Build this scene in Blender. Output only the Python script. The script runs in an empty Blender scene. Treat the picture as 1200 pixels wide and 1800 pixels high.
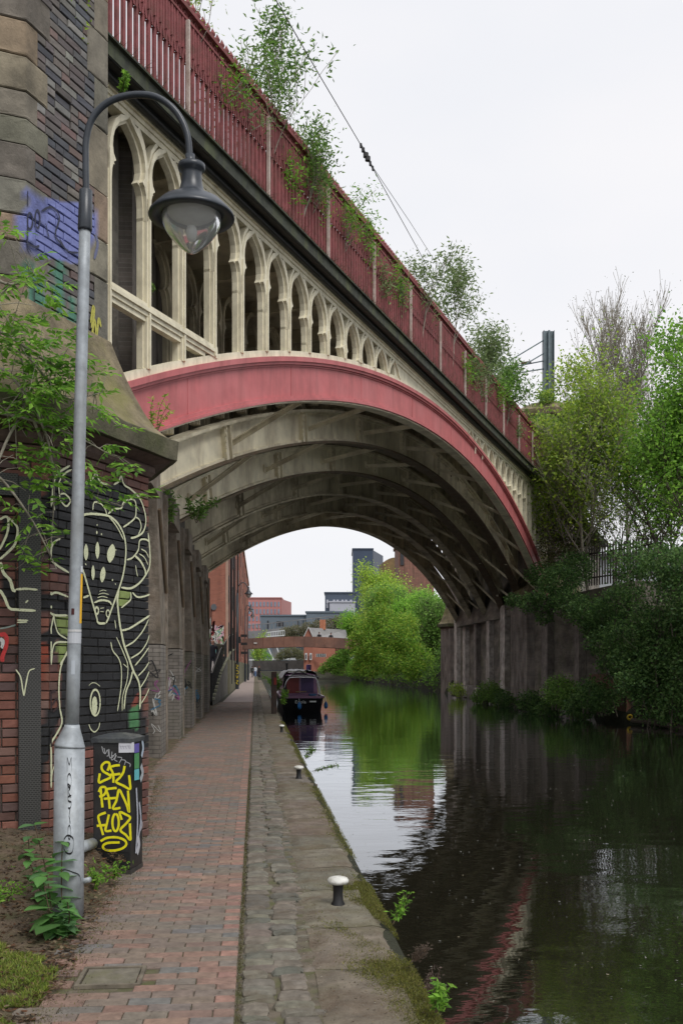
import bpy, math, random
import numpy as np
from mathutils import Vector, Matrix
random.seed(7); RNG = np.random.default_rng(11)
sc = bpy.context.scene
# ------------------------------------------------------------------ camera, sky, sun, exposure
F_PX = 1750.0; HY = 1172.0; EYE = 1.62            # focal length and horizon in photo pixels, eye height in metres
TH = math.atan(152/F_PX)                          # the camera looks this far right of the canal's axis (world +Y)
cam_d = bpy.data.cameras.new('camera'); cam = bpy.data.objects.new('camera', cam_d)
sc.collection.objects.link(cam); sc.camera = cam
cam.location = (0, 0, EYE); cam.rotation_euler = (math.radians(90), 0, -TH)
cam_d.sensor_fit = 'VERTICAL'; cam_d.sensor_height = 36; cam_d.sensor_width = 24; cam_d.lens = 35
cam_d.shift_y = (HY-900)/1800; cam_d.clip_end = 6000; cam_d.clip_start = 0.05
w = bpy.data.worlds.new('World'); sc.world = w; w.use_nodes = True
nt = w.node_tree; nt.nodes.clear()
SUN_EL = math.radians(52); SUN_AZ = math.radians(150)      # azimuth from +Y clockwise: behind the camera, to the right
sky = nt.nodes.new('ShaderNodeTexSky'); sky.sky_type = 'NISHITA'; sky.sun_disc = False
sky.sun_elevation = SUN_EL; sky.sun_rotation = SUN_AZ; sky.air_density = 1; sky.dust_density = 3
skm = nt.nodes.new('ShaderNodeMix'); skm.data_type = 'RGBA'; skm.blend_type = 'MULTIPLY'; skm.inputs[0].default_value = 1
nt.links.new(sky.outputs[0], skm.inputs[6]); skm.inputs[7].default_value = (.08, .08, .08, 1)
tc = nt.nodes.new('ShaderNodeTexCoord'); mp = nt.nodes.new('ShaderNodeMapping'); mp.inputs['Scale'].default_value = (1, 1, 2.2)
nz = nt.nodes.new('ShaderNodeTexNoise'); nz.inputs['Scale'].default_value = 1.7; nz.inputs['Detail'].default_value = 5; nz.inputs['Roughness'].default_value = .45
rp = nt.nodes.new('ShaderNodeValToRGB'); rp.color_ramp.elements[0].position = .3; rp.color_ramp.elements[1].position = .72
rp.color_ramp.elements[0].color = (.57, .59, .63, 1); rp.color_ramp.elements[1].color = (.68, .665, .67, 1)
mx = nt.nodes.new('ShaderNodeMix'); mx.data_type = 'RGBA'; mx.inputs[0].default_value = .93      # an even cloud deck with a little of the sky through it
bg = nt.nodes.new('ShaderNodeBackground'); bg.inputs[1].default_value = 1.0
wo = nt.nodes.new('ShaderNodeOutputWorld')
nt.links.new(tc.outputs['Generated'], mp.inputs[0]); nt.links.new(mp.outputs[0], nz.inputs[0]); nt.links.new(nz.outputs[0], rp.inputs[0])
nt.links.new(skm.outputs[2], mx.inputs[6]); nt.links.new(rp.outputs[0], mx.inputs[7]); nt.links.new(mx.outputs[2], bg.inputs[0]); nt.links.new(bg.outputs[0], wo.inputs[0])
sun_d = bpy.data.lights.new('sun', 'SUN'); sun_d.energy = 1.5; sun_d.angle = math.radians(25); sun_d.color = (1, .97, .93)
sun = bpy.data.objects.new('sun', sun_d); sc.collection.objects.link(sun)
sd = Vector((math.sin(SUN_AZ)*math.cos(SUN_EL), math.cos(SUN_AZ)*math.cos(SUN_EL), math.sin(SUN_EL)))
sun.rotation_euler = sd.to_track_quat('Z', 'Y').to_euler()
sc.view_settings.view_transform = 'Standard'; sc.view_settings.look = 'None'
sc.view_settings.exposure = 0.60; sc.view_settings.gamma = 1.0
try: sc.view_settings.use_curve_mapping = False
except Exception: pass
sc.render.engine = 'CYCLES'
# ------------------------------------------------------------------ frames used to survey the place
FW = np.array([math.sin(TH), math.cos(TH)]); RT = np.array([math.cos(TH), -math.sin(TH)])
PHI = math.atan(682/F_PX)+TH                       # bearing of the railway bridge
B = np.array([math.sin(PHI), math.cos(PHI)]); N = np.array([-B[1], B[0]])   # along the bridge; N points to its far side
def at(x, y, d):                                   # the world point seen at photo pixel x,y at depth d
    p = FW*d+RT*(x-600)/F_PX*d
    return (p[0], p[1], EYE+(HY-y)/F_PX*d)
def pix(P):
    P = np.asarray(P, float); dep = P[..., 0]*FW[0]+P[..., 1]*FW[1]; r = P[..., 0]*RT[0]+P[..., 1]*RT[1]
    return 600+F_PX*r/dep, HY-F_PX*(P[..., 2]-EYE)/dep, dep
col = sc.collection
# ------------------------------------------------------------------ materials
def lin(r, g, b): return tuple(((c/255+.055)/1.055)**2.4 if c > 10 else c/255/12.92 for c in (r, g, b))
MATS = {}
def mat(name, c=(.5, .5, .5), rough=.8, var=.25, scale=3., bump=.3, bscale=40., bdist=.004, metal=0, attr=False,
        dirt=None, dscale=1.2, damt=.5, streak=0, transl=0, spec=.4, hue2=None):
    if name in MATS: return MATS[name]
    m = bpy.data.materials.new(name); m.use_nodes = True; t = m.node_tree; n = t.nodes; L = t.links
    p = n['Principled BSDF']; p.inputs['Roughness'].default_value = rough; p.inputs['Metallic'].default_value = metal
    p.inputs['Specular IOR Level'].default_value = spec
    geo = n.new('ShaderNodeNewGeometry')
    def noise(s, det=4, ro=.6, vec=None):
        k = n.new('ShaderNodeTexNoise'); k.inputs['Scale'].default_value = s; k.inputs['Detail'].default_value = det; k.inputs['Roughness'].default_value = ro
        L.new(vec or geo.outputs['Position'], k.inputs['Vector']); return k
    def mixc(kind, fac, a, b):
        k = n.new('ShaderNodeMix'); k.data_type = 'RGBA'; k.blend_type = kind
        for i, v in ((0, fac), (6, a), (7, b)):
            if isinstance(v, (int, float)): k.inputs[i].default_value = v
            elif isinstance(v, tuple): k.inputs[i].default_value = (*v, 1)
            else: L.new(v, k.inputs[i])
        return k.outputs[2]
    def ramp(inp, a, b, lo=0., hi=1.):
        k = n.new('ShaderNodeMapRange'); k.inputs[1].default_value = a; k.inputs[2].default_value = b; k.inputs[3].default_value = lo; k.inputs[4].default_value = hi
        L.new(inp, k.inputs[0]); return k.outputs[0]
    if attr:
        a = n.new('ShaderNodeAttribute'); a.attribute_name = 'Col'; base = a.outputs['Color']
    else: base = tuple(c)
    n1 = noise(scale, 6, .65); v = ramp(n1.outputs[0], .3, .7, 1-var, 1+var*.8)
    cc = n.new('ShaderNodeCombineColor'); [L.new(v, cc.inputs[i]) for i in range(3)]
    base = mixc('MULTIPLY', 1.0, base, cc.outputs[0])
    if hue2 is not None:
        n3 = noise(scale*.45, 5, .6); base = mixc('MIX', ramp(n3.outputs[0], .45, .68, 0, .8), base, tuple(hue2))
    if dirt is not None:
        if streak:
            mpn = n.new('ShaderNodeMapping'); mpn.inputs['Scale'].default_value = (1, 1, 1/streak); L.new(geo.outputs['Position'], mpn.inputs[0])
            n2 = noise(dscale, 6, .7, mpn.outputs[0])
        else: n2 = noise(dscale, 6, .7)
        base = mixc('MIX', ramp(n2.outputs[0], .46, .7, 0, damt), base, tuple(dirt))
    L.new(base, p.inputs['Base Color'])
    if bump:
        nb = noise(bscale, 5, .7); bn = n.new('ShaderNodeBump'); bn.inputs['Strength'].default_value = bump; bn.inputs['Distance'].default_value = bdist
        L.new(nb.outputs[0], bn.inputs['Height']); L.new(bn.outputs[0], p.inputs['Normal'])
    if transl:
        tr = n.new('ShaderNodeBsdfTranslucent'); L.new(base, tr.inputs[0]); ms = n.new('ShaderNodeMixShader'); ms.inputs[0].default_value = transl
        L.new(p.outputs[0], ms.inputs[1]); L.new(tr.outputs[0], ms.inputs[2]); L.new(ms.outputs[0], n['Material Output'].inputs[0])
    MATS[name] = m; return m
def brickmat(name, c1, c2, mortar, axis=(1, 0), vs=.16, hs=2.2, bl=.225, bh=.075, var=.35, dirt=None, rough=.9, damt=.5, moss=None):
    """far brickwork: courses too small to tell apart; u runs along the horizontal direction `axis`"""
    if name in MATS: return MATS[name]
    m = bpy.data.materials.new(name); m.use_nodes = True; t = m.node_tree; n = t.nodes; L = t.links; p = n['Principled BSDF']
    geo = n.new('ShaderNodeNewGeometry'); sx = n.new('ShaderNodeSeparateXYZ'); L.new(geo.outputs['Position'], sx.inputs[0])
    def mth(op, a, b):
        k = n.new('ShaderNodeMath'); k.operation = op
        for i, v in enumerate((a, b)):
            if isinstance(v, (int, float)): k.inputs[i].default_value = v
            else: L.new(v, k.inputs[i])
        return k.outputs[0]
    u = mth('ADD', mth('MULTIPLY', sx.outputs[0], axis[0]), mth('MULTIPLY', sx.outputs[1], axis[1]))
    cx = n.new('ShaderNodeCombineXYZ'); L.new(u, cx.inputs[0]); L.new(sx.outputs[2], cx.inputs[1])
    br = n.new('ShaderNodeTexBrick'); L.new(cx.outputs[0], br.inputs['Vector']); br.inputs['Scale'].default_value = 1
    br.inputs['Brick Width'].default_value = bl; br.inputs['Row Height'].default_value = bh; br.inputs['Mortar Size'].default_value = .006
    br.inputs['Color1'].default_value = (*c1, 1); br.inputs['Color2'].default_value = (*c2, 1); br.inputs['Mortar'].default_value = (*mortar, 1)
    mp3 = n.new('ShaderNodeMapping'); mp3.inputs['Scale'].default_value = (1, min(1, hs), 1); L.new(geo.outputs['Position'], mp3.inputs[0]); nz = n.new('ShaderNodeTexNoise'); nz.inputs['Scale'].default_value = 1.3; nz.inputs['Detail'].default_value = 8; nz.inputs['Roughness'].default_value = .7; L.new(mp3.outputs[0], nz.inputs[0])
    mr = n.new('ShaderNodeMapRange'); mr.inputs[1].default_value = .35; mr.inputs[2].default_value = .68; mr.inputs[3].default_value = 0; mr.inputs[4].default_value = damt; L.new(nz.outputs[0], mr.inputs[0])
    k = n.new('ShaderNodeMix'); k.data_type = 'RGBA'; L.new(mr.outputs[0], k.inputs[0]); L.new(br.outputs[0], k.inputs[6]); k.inputs[7].default_value = (*(dirt or mortar), 1); out = k.outputs[2]
    mp2 = n.new('ShaderNodeMapping'); mp2.inputs['Scale'].default_value = (2.2, hs, vs); L.new(geo.outputs['Position'], mp2.inputs[0])
    n4 = n.new('ShaderNodeTexNoise'); n4.inputs['Scale'].default_value = 1.6; n4.inputs['Detail'].default_value = 6; L.new(mp2.outputs[0], n4.inputs[0])
    m4 = n.new('ShaderNodeMapRange'); m4.inputs[1].default_value = .35; m4.inputs[2].default_value = .7; m4.inputs[3].default_value = 1-var; m4.inputs[4].default_value = 1+var; L.new(n4.outputs[0], m4.inputs[0])
    c4 = n.new('ShaderNodeCombineColor'); [L.new(m4.outputs[0], c4.inputs[i]) for i in range(3)]
    k2 = n.new('ShaderNodeMix'); k2.data_type = 'RGBA'; k2.blend_type = 'MULTIPLY'; k2.inputs[0].default_value = 1; L.new(out, k2.inputs[6]); L.new(c4.outputs[0], k2.inputs[7]); out = k2.outputs[2]
    if moss:
        n5 = n.new('ShaderNodeTexNoise'); n5.inputs['Scale'].default_value = .8; n5.inputs['Detail'].default_value = 8; L.new(geo.outputs['Position'], n5.inputs[0])
        m5 = n.new('ShaderNodeMapRange'); m5.inputs[1].default_value = .5; m5.inputs[2].default_value = .7; m5.inputs[4].default_value = .7; L.new(n5.outputs[0], m5.inputs[0])
        k3 = n.new('ShaderNodeMix'); k3.data_type = 'RGBA'; L.new(m5.outputs[0], k3.inputs[0]); L.new(out, k3.inputs[6]); k3.inputs[7].default_value = (*moss, 1); out = k3.outputs[2]
    L.new(out, p.inputs['Base Color']); p.inputs['Roughness'].default_value = rough
    bn = n.new('ShaderNodeBump'); bn.inputs['Strength'].default_value = .6; bn.inputs['Distance'].default_value = .01; bn.invert = True
    L.new(br.outputs['Fac'], bn.inputs['Height']); L.new(bn.outputs[0], p.inputs['Normal'])
    MATS[name] = m; return m
# ------------------------------------------------------------------ objects
def tag(o, label=None, cat=None, group=None, kind=None):
    if label: o['label'] = label
    if cat: o['category'] = cat
    if group: o['group'] = group
    if kind: o['kind'] = kind
    return o
LOC = {}
def thing(name, loc, label, cat, group=None):
    o = bpy.data.objects.new(name, None); o.empty_display_size = .2; col.objects.link(o); o.location = loc; LOC[o.name] = Vector(loc)
    return tag(o, label, cat, group)
def link_mesh(name, me, m, parent=None, kind=None, loc=None):
    o = bpy.data.objects.new(name, me); col.objects.link(o)
    if m is not None and not me.materials:
        for mm in (m if isinstance(m, (list, tuple)) else [m]): me.materials.append(mm)
    if parent is not None: o.parent = parent
    if loc is not None: o.location = loc
    LOC[o.name] = (LOC.get(parent.name, Vector()) if parent is not None else Vector()) + Vector(loc if loc is not None else (0, 0, 0))
    if kind: o['kind'] = kind
    return o
def fast_mesh(name, V, Fc, C=None, smooth=False):
    """V (n,3); Fc: list of index tuples or an (m,4)/(m,3) array; C optional (n,3) vertex colours"""
    V = np.asarray(V, np.float32); me = bpy.data.meshes.new(name)
    if isinstance(Fc, np.ndarray):
        k = Fc.shape[1]; nf = len(Fc); tot = np.full(nf, k, np.int32); idx = Fc.ravel().astype(np.int32)
    else:
        tot = np.array([len(f) for f in Fc], np.int32); nf = len(Fc); idx = np.array([i for f in Fc for i in f], np.int32)
    st = np.zeros(nf, np.int32); st[1:] = np.cumsum(tot)[:-1]
    me.vertices.add(len(V)); me.vertices.foreach_set('co', V.ravel())
    me.loops.add(len(idx)); me.loops.foreach_set('vertex_index', idx)
    me.polygons.add(nf); me.polygons.foreach_set('loop_start', st)
    try: me.polygons.foreach_set('loop_total', tot)
    except Exception: pass
    me.polygons.foreach_set('use_smooth', np.full(nf, smooth, bool))
    if C is not None:
        ca = me.color_attributes.new('Col', 'FLOAT_COLOR', 'POINT')
        ca.data.foreach_set('color', np.concatenate([np.asarray(C, np.float32), np.ones((len(V), 1), np.float32)], 1).ravel())
    me.update(calc_edges=True); me.validate(); return me
def catmull(P, k=6):
    P = [np.array(p, float) for p in P]; P = [2*P[0]-P[1]]+P+[2*P[-1]-P[-2]]; out = []
    for i in range(1, len(P)-2):
        for j in range(k):
            t = j/k; a, b, c, d = P[i-1:i+3]
            out.append(.5*((2*b)+(c-a)*t+(2*a-5*b+4*c-d)*t*t+(3*b-a-3*c+d)*t**3))
    return np.array(out+[P[-2]])
class MB:
    def __init__(s): s.V = []; s.F = []; s.C = []; s.n = 0; s.c = None
    def add(s, V, Fc, c=None):
        V = np.asarray(V, float).reshape(-1, 3); s.V.append(V); s.F += [tuple(i+s.n for i in f) for f in Fc]; s.n += len(V)
        s.C.append(np.tile(np.array(c if c is not None else (s.c or (.5, .5, .5)), float), (len(V), 1)) if np.ndim(c) < 2 else np.asarray(c, float)); return s
    def box(s, c, d, rz=0, M=None, col=None):
        x, y, z = [v/2 for v in d]; V = np.array([(sx*x, sy*y, sz*z) for sz in (-1, 1) for sx, sy in ((-1, -1), (1, -1), (1, 1), (-1, 1))])
        if M is not None: V = V@np.array(M)[:3, :3].T
        elif rz: cs, sn = math.cos(rz), math.sin(rz); V = V@np.array([[cs, sn, 0], [-sn, cs, 0], [0, 0, 1]])
        return s.add(V+np.array(c), [(3, 2, 1, 0), (4, 5, 6, 7), (0, 1, 5, 4), (1, 2, 6, 5), (2, 3, 7, 6), (3, 0, 4, 7)], col)
    def bar(s, a, b, wd, ht, col=None, up=(0, 0, 1)):      # box beam between two points
        a = Vector(a); b = Vector(b); d = b-a; L = d.length
        if L < 1e-6: return s
        d.normalize(); u = Vector(up)
        if abs(d.dot(u)) > .98: u = Vector((B[0], B[1], 0))
        r = d.cross(u).normalized(); u = r.cross(d).normalized()
        M = np.array([list(r), list(d), list(u)]).T
        return s.box((a+b)/2, (wd, L, ht), M=M, col=col)
    def tube(s, P, r, n=8, cap=True, col=None):
        P = [Vector(p) for p in P]; m = len(P); r = r if hasattr(r, '__len__') else [r]*m; V = []; nrm = None
        for i, p in enumerate(P):
            t = (P[min(i+1, m-1)]-P[max(i-1, 0)])
            t = t.normalized() if t.length > 1e-9 else Vector((0, 0, 1))
            if nrm is None: nrm = t.orthogonal().normalized()
            else:
                nrm = nrm-t*nrm.dot(t); nrm = nrm.normalized() if nrm.length > 1e-6 else t.orthogonal().normalized()
            bn = t.cross(nrm)
            V += [p+(nrm*math.cos(2*math.pi*k/n)+bn*math.sin(2*math.pi*k/n))*r[i] for k in range(n)]
        Fc = [(i*n+k, i*n+(k+1) % n, (i+1)*n+(k+1) % n, (i+1)*n+k) for i in range(m-1) for k in range(n)]
        if cap: Fc += [tuple(range(n))[::-1], tuple((m-1)*n+k for k in range(n))]
        return s.add(np.array([list(v) for v in V]), Fc, col)
    def lathe(s, prof, c=(0, 0, 0), n=24, col=None, sx=1, sy=1):
        V = []; m = len(prof)
        for r, z in prof: V += [(c[0]+sx*r*math.cos(2*math.pi*k/n), c[1]+sy*r*math.sin(2*math.pi*k/n), c[2]+z) for k in range(n)]
        Fc = [(i*n+k, i*n+(k+1) % n, (i+1)*n+(k+1) % n, (i+1)*n+k) for i in range(m-1) for k in range(n)]
        return s.add(V, Fc, col)
    def prism(s, poly, h0, h1, col=None):                  # plan polygon (CCW) between two heights
        n = len(poly); V = [(x, y, h0) for x, y in poly]+[(x, y, h1) for x, y in poly]
        return s.add(V, [tuple(range(n))[::-1], tuple(range(n, 2*n))]+[(i, (i+1) % n, n+(i+1) % n, n+i) for i in range(n)], col)
    def loft(s, rings, col=None, cap=True):
        n = len(rings[0]); m = len(rings); V = [p for r in rings for p in r]
        Fc = [(i*n+k, i*n+(k+1) % n, (i+1)*n+(k+1) % n, (i+1)*n+k) for i in range(m-1) for k in range(n)]
        if cap: Fc += [tuple(range(n))[::-1], tuple((m-1)*n+k for k in range(n))]
        return s.add(V, Fc, col)
    def build(s, name, m, parent=None, kind=None, smooth=False, attr=False, bevel=0):
        V = np.concatenate(s.V); off = LOC.get(parent.name, Vector()) if parent is not None else Vector()
        me = fast_mesh(name, V-np.array(off), s.F, np.concatenate(s.C) if attr else None, smooth)
        o = link_mesh(name, me, m, parent, kind)
        if bevel:
            b = o.modifiers.new('bevel', 'BEVEL'); b.width = bevel; b.segments = 2; b.limit_method = 'ANGLE'
        return o
def solo(mb, name, m, label, cat, group=None, smooth=False, attr=False, kind=None, bevel=0):
    o = mb.build(name, m, None, kind, smooth, attr, bevel); return tag(o, label, cat, group)
class Pieces:
    """alike pieces of one parent: the 300 that show largest become objects sharing a few meshes, the others one joined part"""
    def __init__(s, name, m, parent, limit=300, restname=None): s.name = name; s.m = m; s.parent = parent; s.var = {}; s.items = []; s.limit = limit; s.rest = restname or name
    def variant(s, key, V, Fc, C): s.var[key] = [np.asarray(V, float), Fc, np.asarray(C, float), None]
    def put(s, key, M): s.items.append((key, M))
    def finish(s):
        off = np.array(LOC.get(s.parent.name, Vector())) if s.parent is not None else np.zeros(3)
        ctr = np.array([M[:3, 3]+M[:3, :3]@s.var[k][0].mean(0) for k, M in s.items]); x, y, d = pix(ctr)
        vis = (d > .3) & (x > -80) & (x < 1280) & (y > -80) & (y < 1900)
        sz = np.array([np.ptp(s.var[k][0], axis=0).max() for k, M in s.items]); score = np.where(vis, sz/np.maximum(d, .3), 0)
        order = np.argsort(-score); Vr, Fr, Cr, n = [], [], [], 0
        for rank, i in enumerate(order):
            k, M = s.items[i]; v = s.var[k]
            if rank < s.limit and score[i] > 0:
                if v[3] is None: v[3] = fast_mesh(s.name, v[0], v[1], v[2])
                o = link_mesh(s.name, v[3], s.m, s.parent); MM = M.copy(); MM[:3, 3] -= off; o.matrix_local = Matrix(MM.tolist())
            else:
                Vr.append(v[0]@M[:3, :3].T+M[:3, 3]); Fr += [tuple(q+n for q in f) for f in v[1]]; Cr.append(v[2]); n += len(v[0])
        if n:
            me = fast_mesh(s.rest, np.concatenate(Vr)-off, Fr, np.concatenate(Cr)); link_mesh(s.rest, me, s.m, s.parent, 'stuff')
def frame(o, u, nrm, up=(0, 0, 1)):
    M = np.eye(4); M[:3, 0] = u; M[:3, 1] = nrm; M[:3, 2] = up; M[:3, 3] = o; return M
def bevel_box(L, D, H, b=.006, jit=.0):
    """brick in local x (length) y (outward normal, front at 0) z: a box whose front edges are chamfered; 30 triangles"""
    V = [(b, 0, b), (L-b, 0, b), (L-b, 0, H-b), (b, 0, H-b), (0, -b, 0), (L, -b, 0), (L, -b, H), (0, -b, H), (0, -D, 0), (L, -D, 0), (L, -D, H), (0, -D, H)]
    V = np.array(V, float)
    if jit: V[:8] += RNG.uniform(-jit, jit, (8, 3))
    Fc = [(0, 1, 2, 3)[::-1]]+[(i, (i+1) % 4, 4+(i+1) % 4, 4+i) for i in range(4)]+[(4+i, 4+(i+1) % 4, 8+(i+1) % 4, 8+i) for i in range(4)]
    return V, Fc
def ribbon(mb, P, wd, plane, col=None, taper=True, k=5, jit=.12):
    """a painted line on a wall: P in (u,z) wall coordinates, plane(u,z)->3D point"""
    Q = catmull(P, k) if len(P) > 2 else np.array([np.array(P[0], float)+(np.array(P[1], float)-np.array(P[0], float))*t for t in np.linspace(0, 1, 6)])
    T = np.gradient(Q, axis=0); T /= np.maximum(np.linalg.norm(T, axis=1, keepdims=True), 1e-9); Nn = np.stack([-T[:, 1], T[:, 0]], 1)
    n = len(Q); h = wd/2*(1+RNG.uniform(-jit, jit, n))
    if taper: h[0] *= .5; h[-1] *= .4
    V = []
    for i in range(n):
        a = Q[i]+Nn[i]*h[i]; b = Q[i]-Nn[i]*h[i]; V += [plane(*a), plane(*b)]
    mb.add(V, [(2*i, 2*i+1, 2*i+3, 2*i+2) for i in range(n-1)], col)
def in_poly(x, y, poly):
    x = np.asarray(x); y = np.asarray(y); ins = np.zeros(x.shape, bool); n = len(poly)
    for i in range(n):
        x1, y1 = poly[i]; x2, y2 = poly[(i+1) % n]
        if y1 == y2: continue
        c = ((y1 > y) != (y2 > y)) & (x < (x2-x1)*(y-y1)/(y2-y1)+x1); ins ^= c
    return ins
def jitc(c, a=.12, h=.04): 
    k = 1+random.uniform(-a, a); return tuple(max(.004, v*k*(1+random.uniform(-h, h))) for v in c)
# foliage -----------------------------------------------------------
def leaf_cloud(name, C, size, cols, m, parent=None, kind=None, up=.35, narrow=.55, label=None):
    """one small folded leaf (two triangles each side of a rib would be four; two here) at every point of C"""
    C = np.asarray(C, float); n = len(C); off = np.array(LOC.get(parent.name, Vector())) if parent is not None else 0
    d = RNG.normal(size=(n, 3)); d[:, 2] *= .7; d /= np.linalg.norm(d, axis=1, keepdims=True)
    r = RNG.normal(size=(n, 3)); r[:, 2] *= 1-up; s = np.cross(d, r); s /= np.maximum(np.linalg.norm(s, axis=1, keepdims=True), 1e-6)
    L = (size*RNG.uniform(.6, 1.35, n))[:, None]; W = L*narrow*.5; nn = np.cross(d, s)
    V = np.stack([C, C+d*L*.5+s*W+nn*L*.08, C+d*L, C+d*L*.5-s*W+nn*L*.08], 1).reshape(-1, 3)
    Fc = np.arange(4*n).reshape(n, 4); cols = np.asarray(cols, float); ci = cols[RNG.integers(0, len(cols), n)]*RNG.uniform(.7, 1.3, (n, 1))
    me = fast_mesh(name, V-off, Fc, np.repeat(ci, 4, 0)); return link_mesh(name, me, m, parent, kind)
def blob_points(centers, radii, n, shell=.55, squash=1.):
    centers = np.asarray(centers, float); radii = np.asarray(radii, float); wts = radii**2; wts = wts/wts.sum(); k = RNG.choice(len(centers), n, p=wts)
    d = RNG.normal(size=(n, 3)); d /= np.linalg.norm(d, axis=1, keepdims=True); r = radii[k]*(shell+(1-shell)*RNG.uniform(0, 1, n)**.5)*(1+.25*RNG.normal(size=n)*.5)
    d[:, 2] *= squash; return centers[k]+d*r[:, None]
def branches(base, height, levels, spread=.5, n0=5, r0=.1, lean=(0, 0), seed=0, up=.6, wig=.12, start=.3, drop=0):
    """a recursive limb skeleton: list of (points, radii) and the twig ends"""
    rn = random.Random(seed); segs = []; tips = []
    def grow(p, d, L, r, lev):
        k = 6; P = [Vector(p)]; R = [r]; dd = Vector(d).normalized()
        for i in range(k):
            dd = (dd+Vector((rn.uniform(-wig, wig), rn.uniform(-wig, wig), rn.uniform(-wig, wig)*.5-drop*(lev > 0)))).normalized()
            P.append(P[-1]+dd*L/k); R.append(r*(1-.75*(i+1)/k))
        segs.append((P, R))
        if lev == levels: tips.extend([P[-1], P[-2], P[-3], P[-4]]); return
        nb = n0 if lev == 0 else max(3, n0-2)
        if lev: tips.append(P[-1])
        for j in range(nb):
            t = start+(1-start)*(j+rn.random())/nb if lev == 0 else .2+.8*(j+rn.random())/nb
            q = min(k-1, int(t*k)); pp = P[q].lerp(P[q+1], t*k-q); a = rn.uniform(0, 2*math.pi)+j*2.4
            side = Vector((math.cos(a), math.sin(a), 0)); nd = (side*spread+Vector((0, 0, up))+dd*.35).normalized()
            grow(pp, nd, L*(.62-.25*t if lev == 0 else .55)*rn.uniform(.7, 1.1), R[q]*.6, lev+1)
    grow(base, (lean[0], lean[1], 1), height, r0, 0)
    top = max(p.z for P, R in segs for p in P); b0 = Vector(base); f = height/max(.1, top-b0.z)      # the whole crown fits the given height
    segs = [([b0+(p-b0)*f for p in P], R) for P, R in segs]; tips = [b0+(p-b0)*f for p in tips]
    return segs, tips
def tree(name, base, height, label, cols, size, nleaf, levels=3, r0=.12, seed=0, spread=.5, up=.6, n0=7, lean=(0, 0), group=None, jitter=.35, bark='bark', start=.25, cat='tree', drop=0, twig_r=.006, narrow=.6, trunkcol=None):
    t = thing(name, base, label, cat, group); segs, tips = branches(base, height, levels, spread, n0, r0, lean, seed, up, start=start, drop=drop)
    mb = MB()
    for P, R in segs: mb.tube(P, [max(r, twig_r) for r in R], 5 if R[0] < .05 else 7, cap=False)
    mb.build('trunk', MATS[bark], t, smooth=True)
    T = np.array([list(p) for p in tips]); k = RNG.integers(0, len(T), nleaf); C = T[k]+RNG.normal(size=(nleaf, 3))*jitter*np.array([1, 1, .8])
    leaf_cloud('crown', C, size, cols, MATS['leaf'], t, narrow=narrow); return t
# ------------------------------------------------------------------ the palette
mat('leaf', attr=True, rough=.55, var=.15, scale=9, bump=0, transl=.52, spec=.35)
mat('bark', (.11, .09, .07), var=.4, scale=14, bump=.5, bscale=60)
mat('pale_bark', (.30, .27, .22), var=.4, scale=12, bump=.4, bscale=50, dirt=(.06, .05, .04), dscale=9)
mat('paver', attr=True, rough=.85, var=.34, scale=16, bump=.6, bscale=160, bdist=.002, dirt=(.12, .09, .068), dscale=1.6, damt=.38)
mat('sett', attr=True, rough=.85, var=.4, scale=12, bump=.8, bscale=60, bdist=.006, dirt=(.085, .066, .045), dscale=5, damt=.85)
mat('flagstone', attr=True, rough=.86, var=.4, scale=7, bump=1, bscale=35, bdist=.012, dirt=(.10, .068, .044), dscale=2.4, damt=.9, hue2=(.125, .11, .065))
mat('joint_sand', (.12, .10, .075), rough=.95, var=.4, scale=14, bump=.6, bscale=120, hue2=(.075, .085, .025))
mat('soil', (.12, .088, .06), rough=.97, var=.5, scale=9, bump=1, bscale=50, bdist=.02, hue2=(.075, .08, .028))
mat('bank_earth', (.03, .032, .018), rough=.97, var=.5, scale=2, bump=1, bscale=9, bdist=.05)
mat('far_ground', (.07, .08, .04), rough=.95, var=.4, scale=.3, bump=0)
mat('quay_stone', (.12, .10, .075), rough=.9, var=.4, scale=4, bump=.8, bscale=25, bdist=.02, hue2=(.05, .055, .02))
mat('wall_brick', attr=True, rough=.85, var=.28, scale=11, bump=.55, bscale=130, bdist=.003, dirt=(.035, .032, .028), dscale=2.3, damt=.45)
mat('painted_brick', attr=True, rough=.7, var=.2, scale=9, bump=.5, bscale=130, bdist=.003)
mat('old_stone', attr=True, rough=.9, var=.4, scale=3.5, bump=.7, bscale=45, bdist=.01, dirt=(.045, .04, .032), dscale=1.5, damt=.65)
mat('cap_stone', (.23, .19, .12), rough=.93, var=.5, scale=3.5, bump=1, bscale=24, bdist=.02, dirt=(.07, .06, .04), dscale=2.2, damt=.8, hue2=(.17, .165, .05))
mat('coping_dark', (.10, .092, .06), rough=.95, var=.5, scale=4, bump=.9, bscale=30, bdist=.015, hue2=(.06, .07, .022))
mat('mortar', (.15, .14, .12), rough=.97, var=.4, scale=12, bump=.5, bscale=90)
mat('red_paint', (.47, .13, .135), rough=.6, var=.16, scale=2.2, bump=.25, bscale=9, dirt=(.26, .075, .07), dscale=3.4, damt=.55, streak=9, hue2=(.50, .165, .17))
mat('red_rail', (.235, .066, .068), rough=.75, var=.35, scale=5, bump=.3, bscale=60, dirt=(.12, .055, .04), dscale=4, damt=.75)
mat('cream_paint', (.72, .67, .51), rough=.6, var=.12, scale=5, bump=.25, bscale=35, dirt=(.33, .29, .20), dscale=4.5, damt=.55, streak=4)
mat('soot_cream', (.78, .72, .54), rough=.6, var=.2, scale=2.2, bump=.25, bscale=20, dirt=(.26, .19, .12), dscale=1.6, damt=.6, streak=5)
mat('soot_cream_dark', (.52, .47, .34), rough=.8, var=.3, scale=1.2, bump=.2, bscale=30, dirt=(.055, .04, .028), dscale=.9, damt=.8, streak=4)
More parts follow.
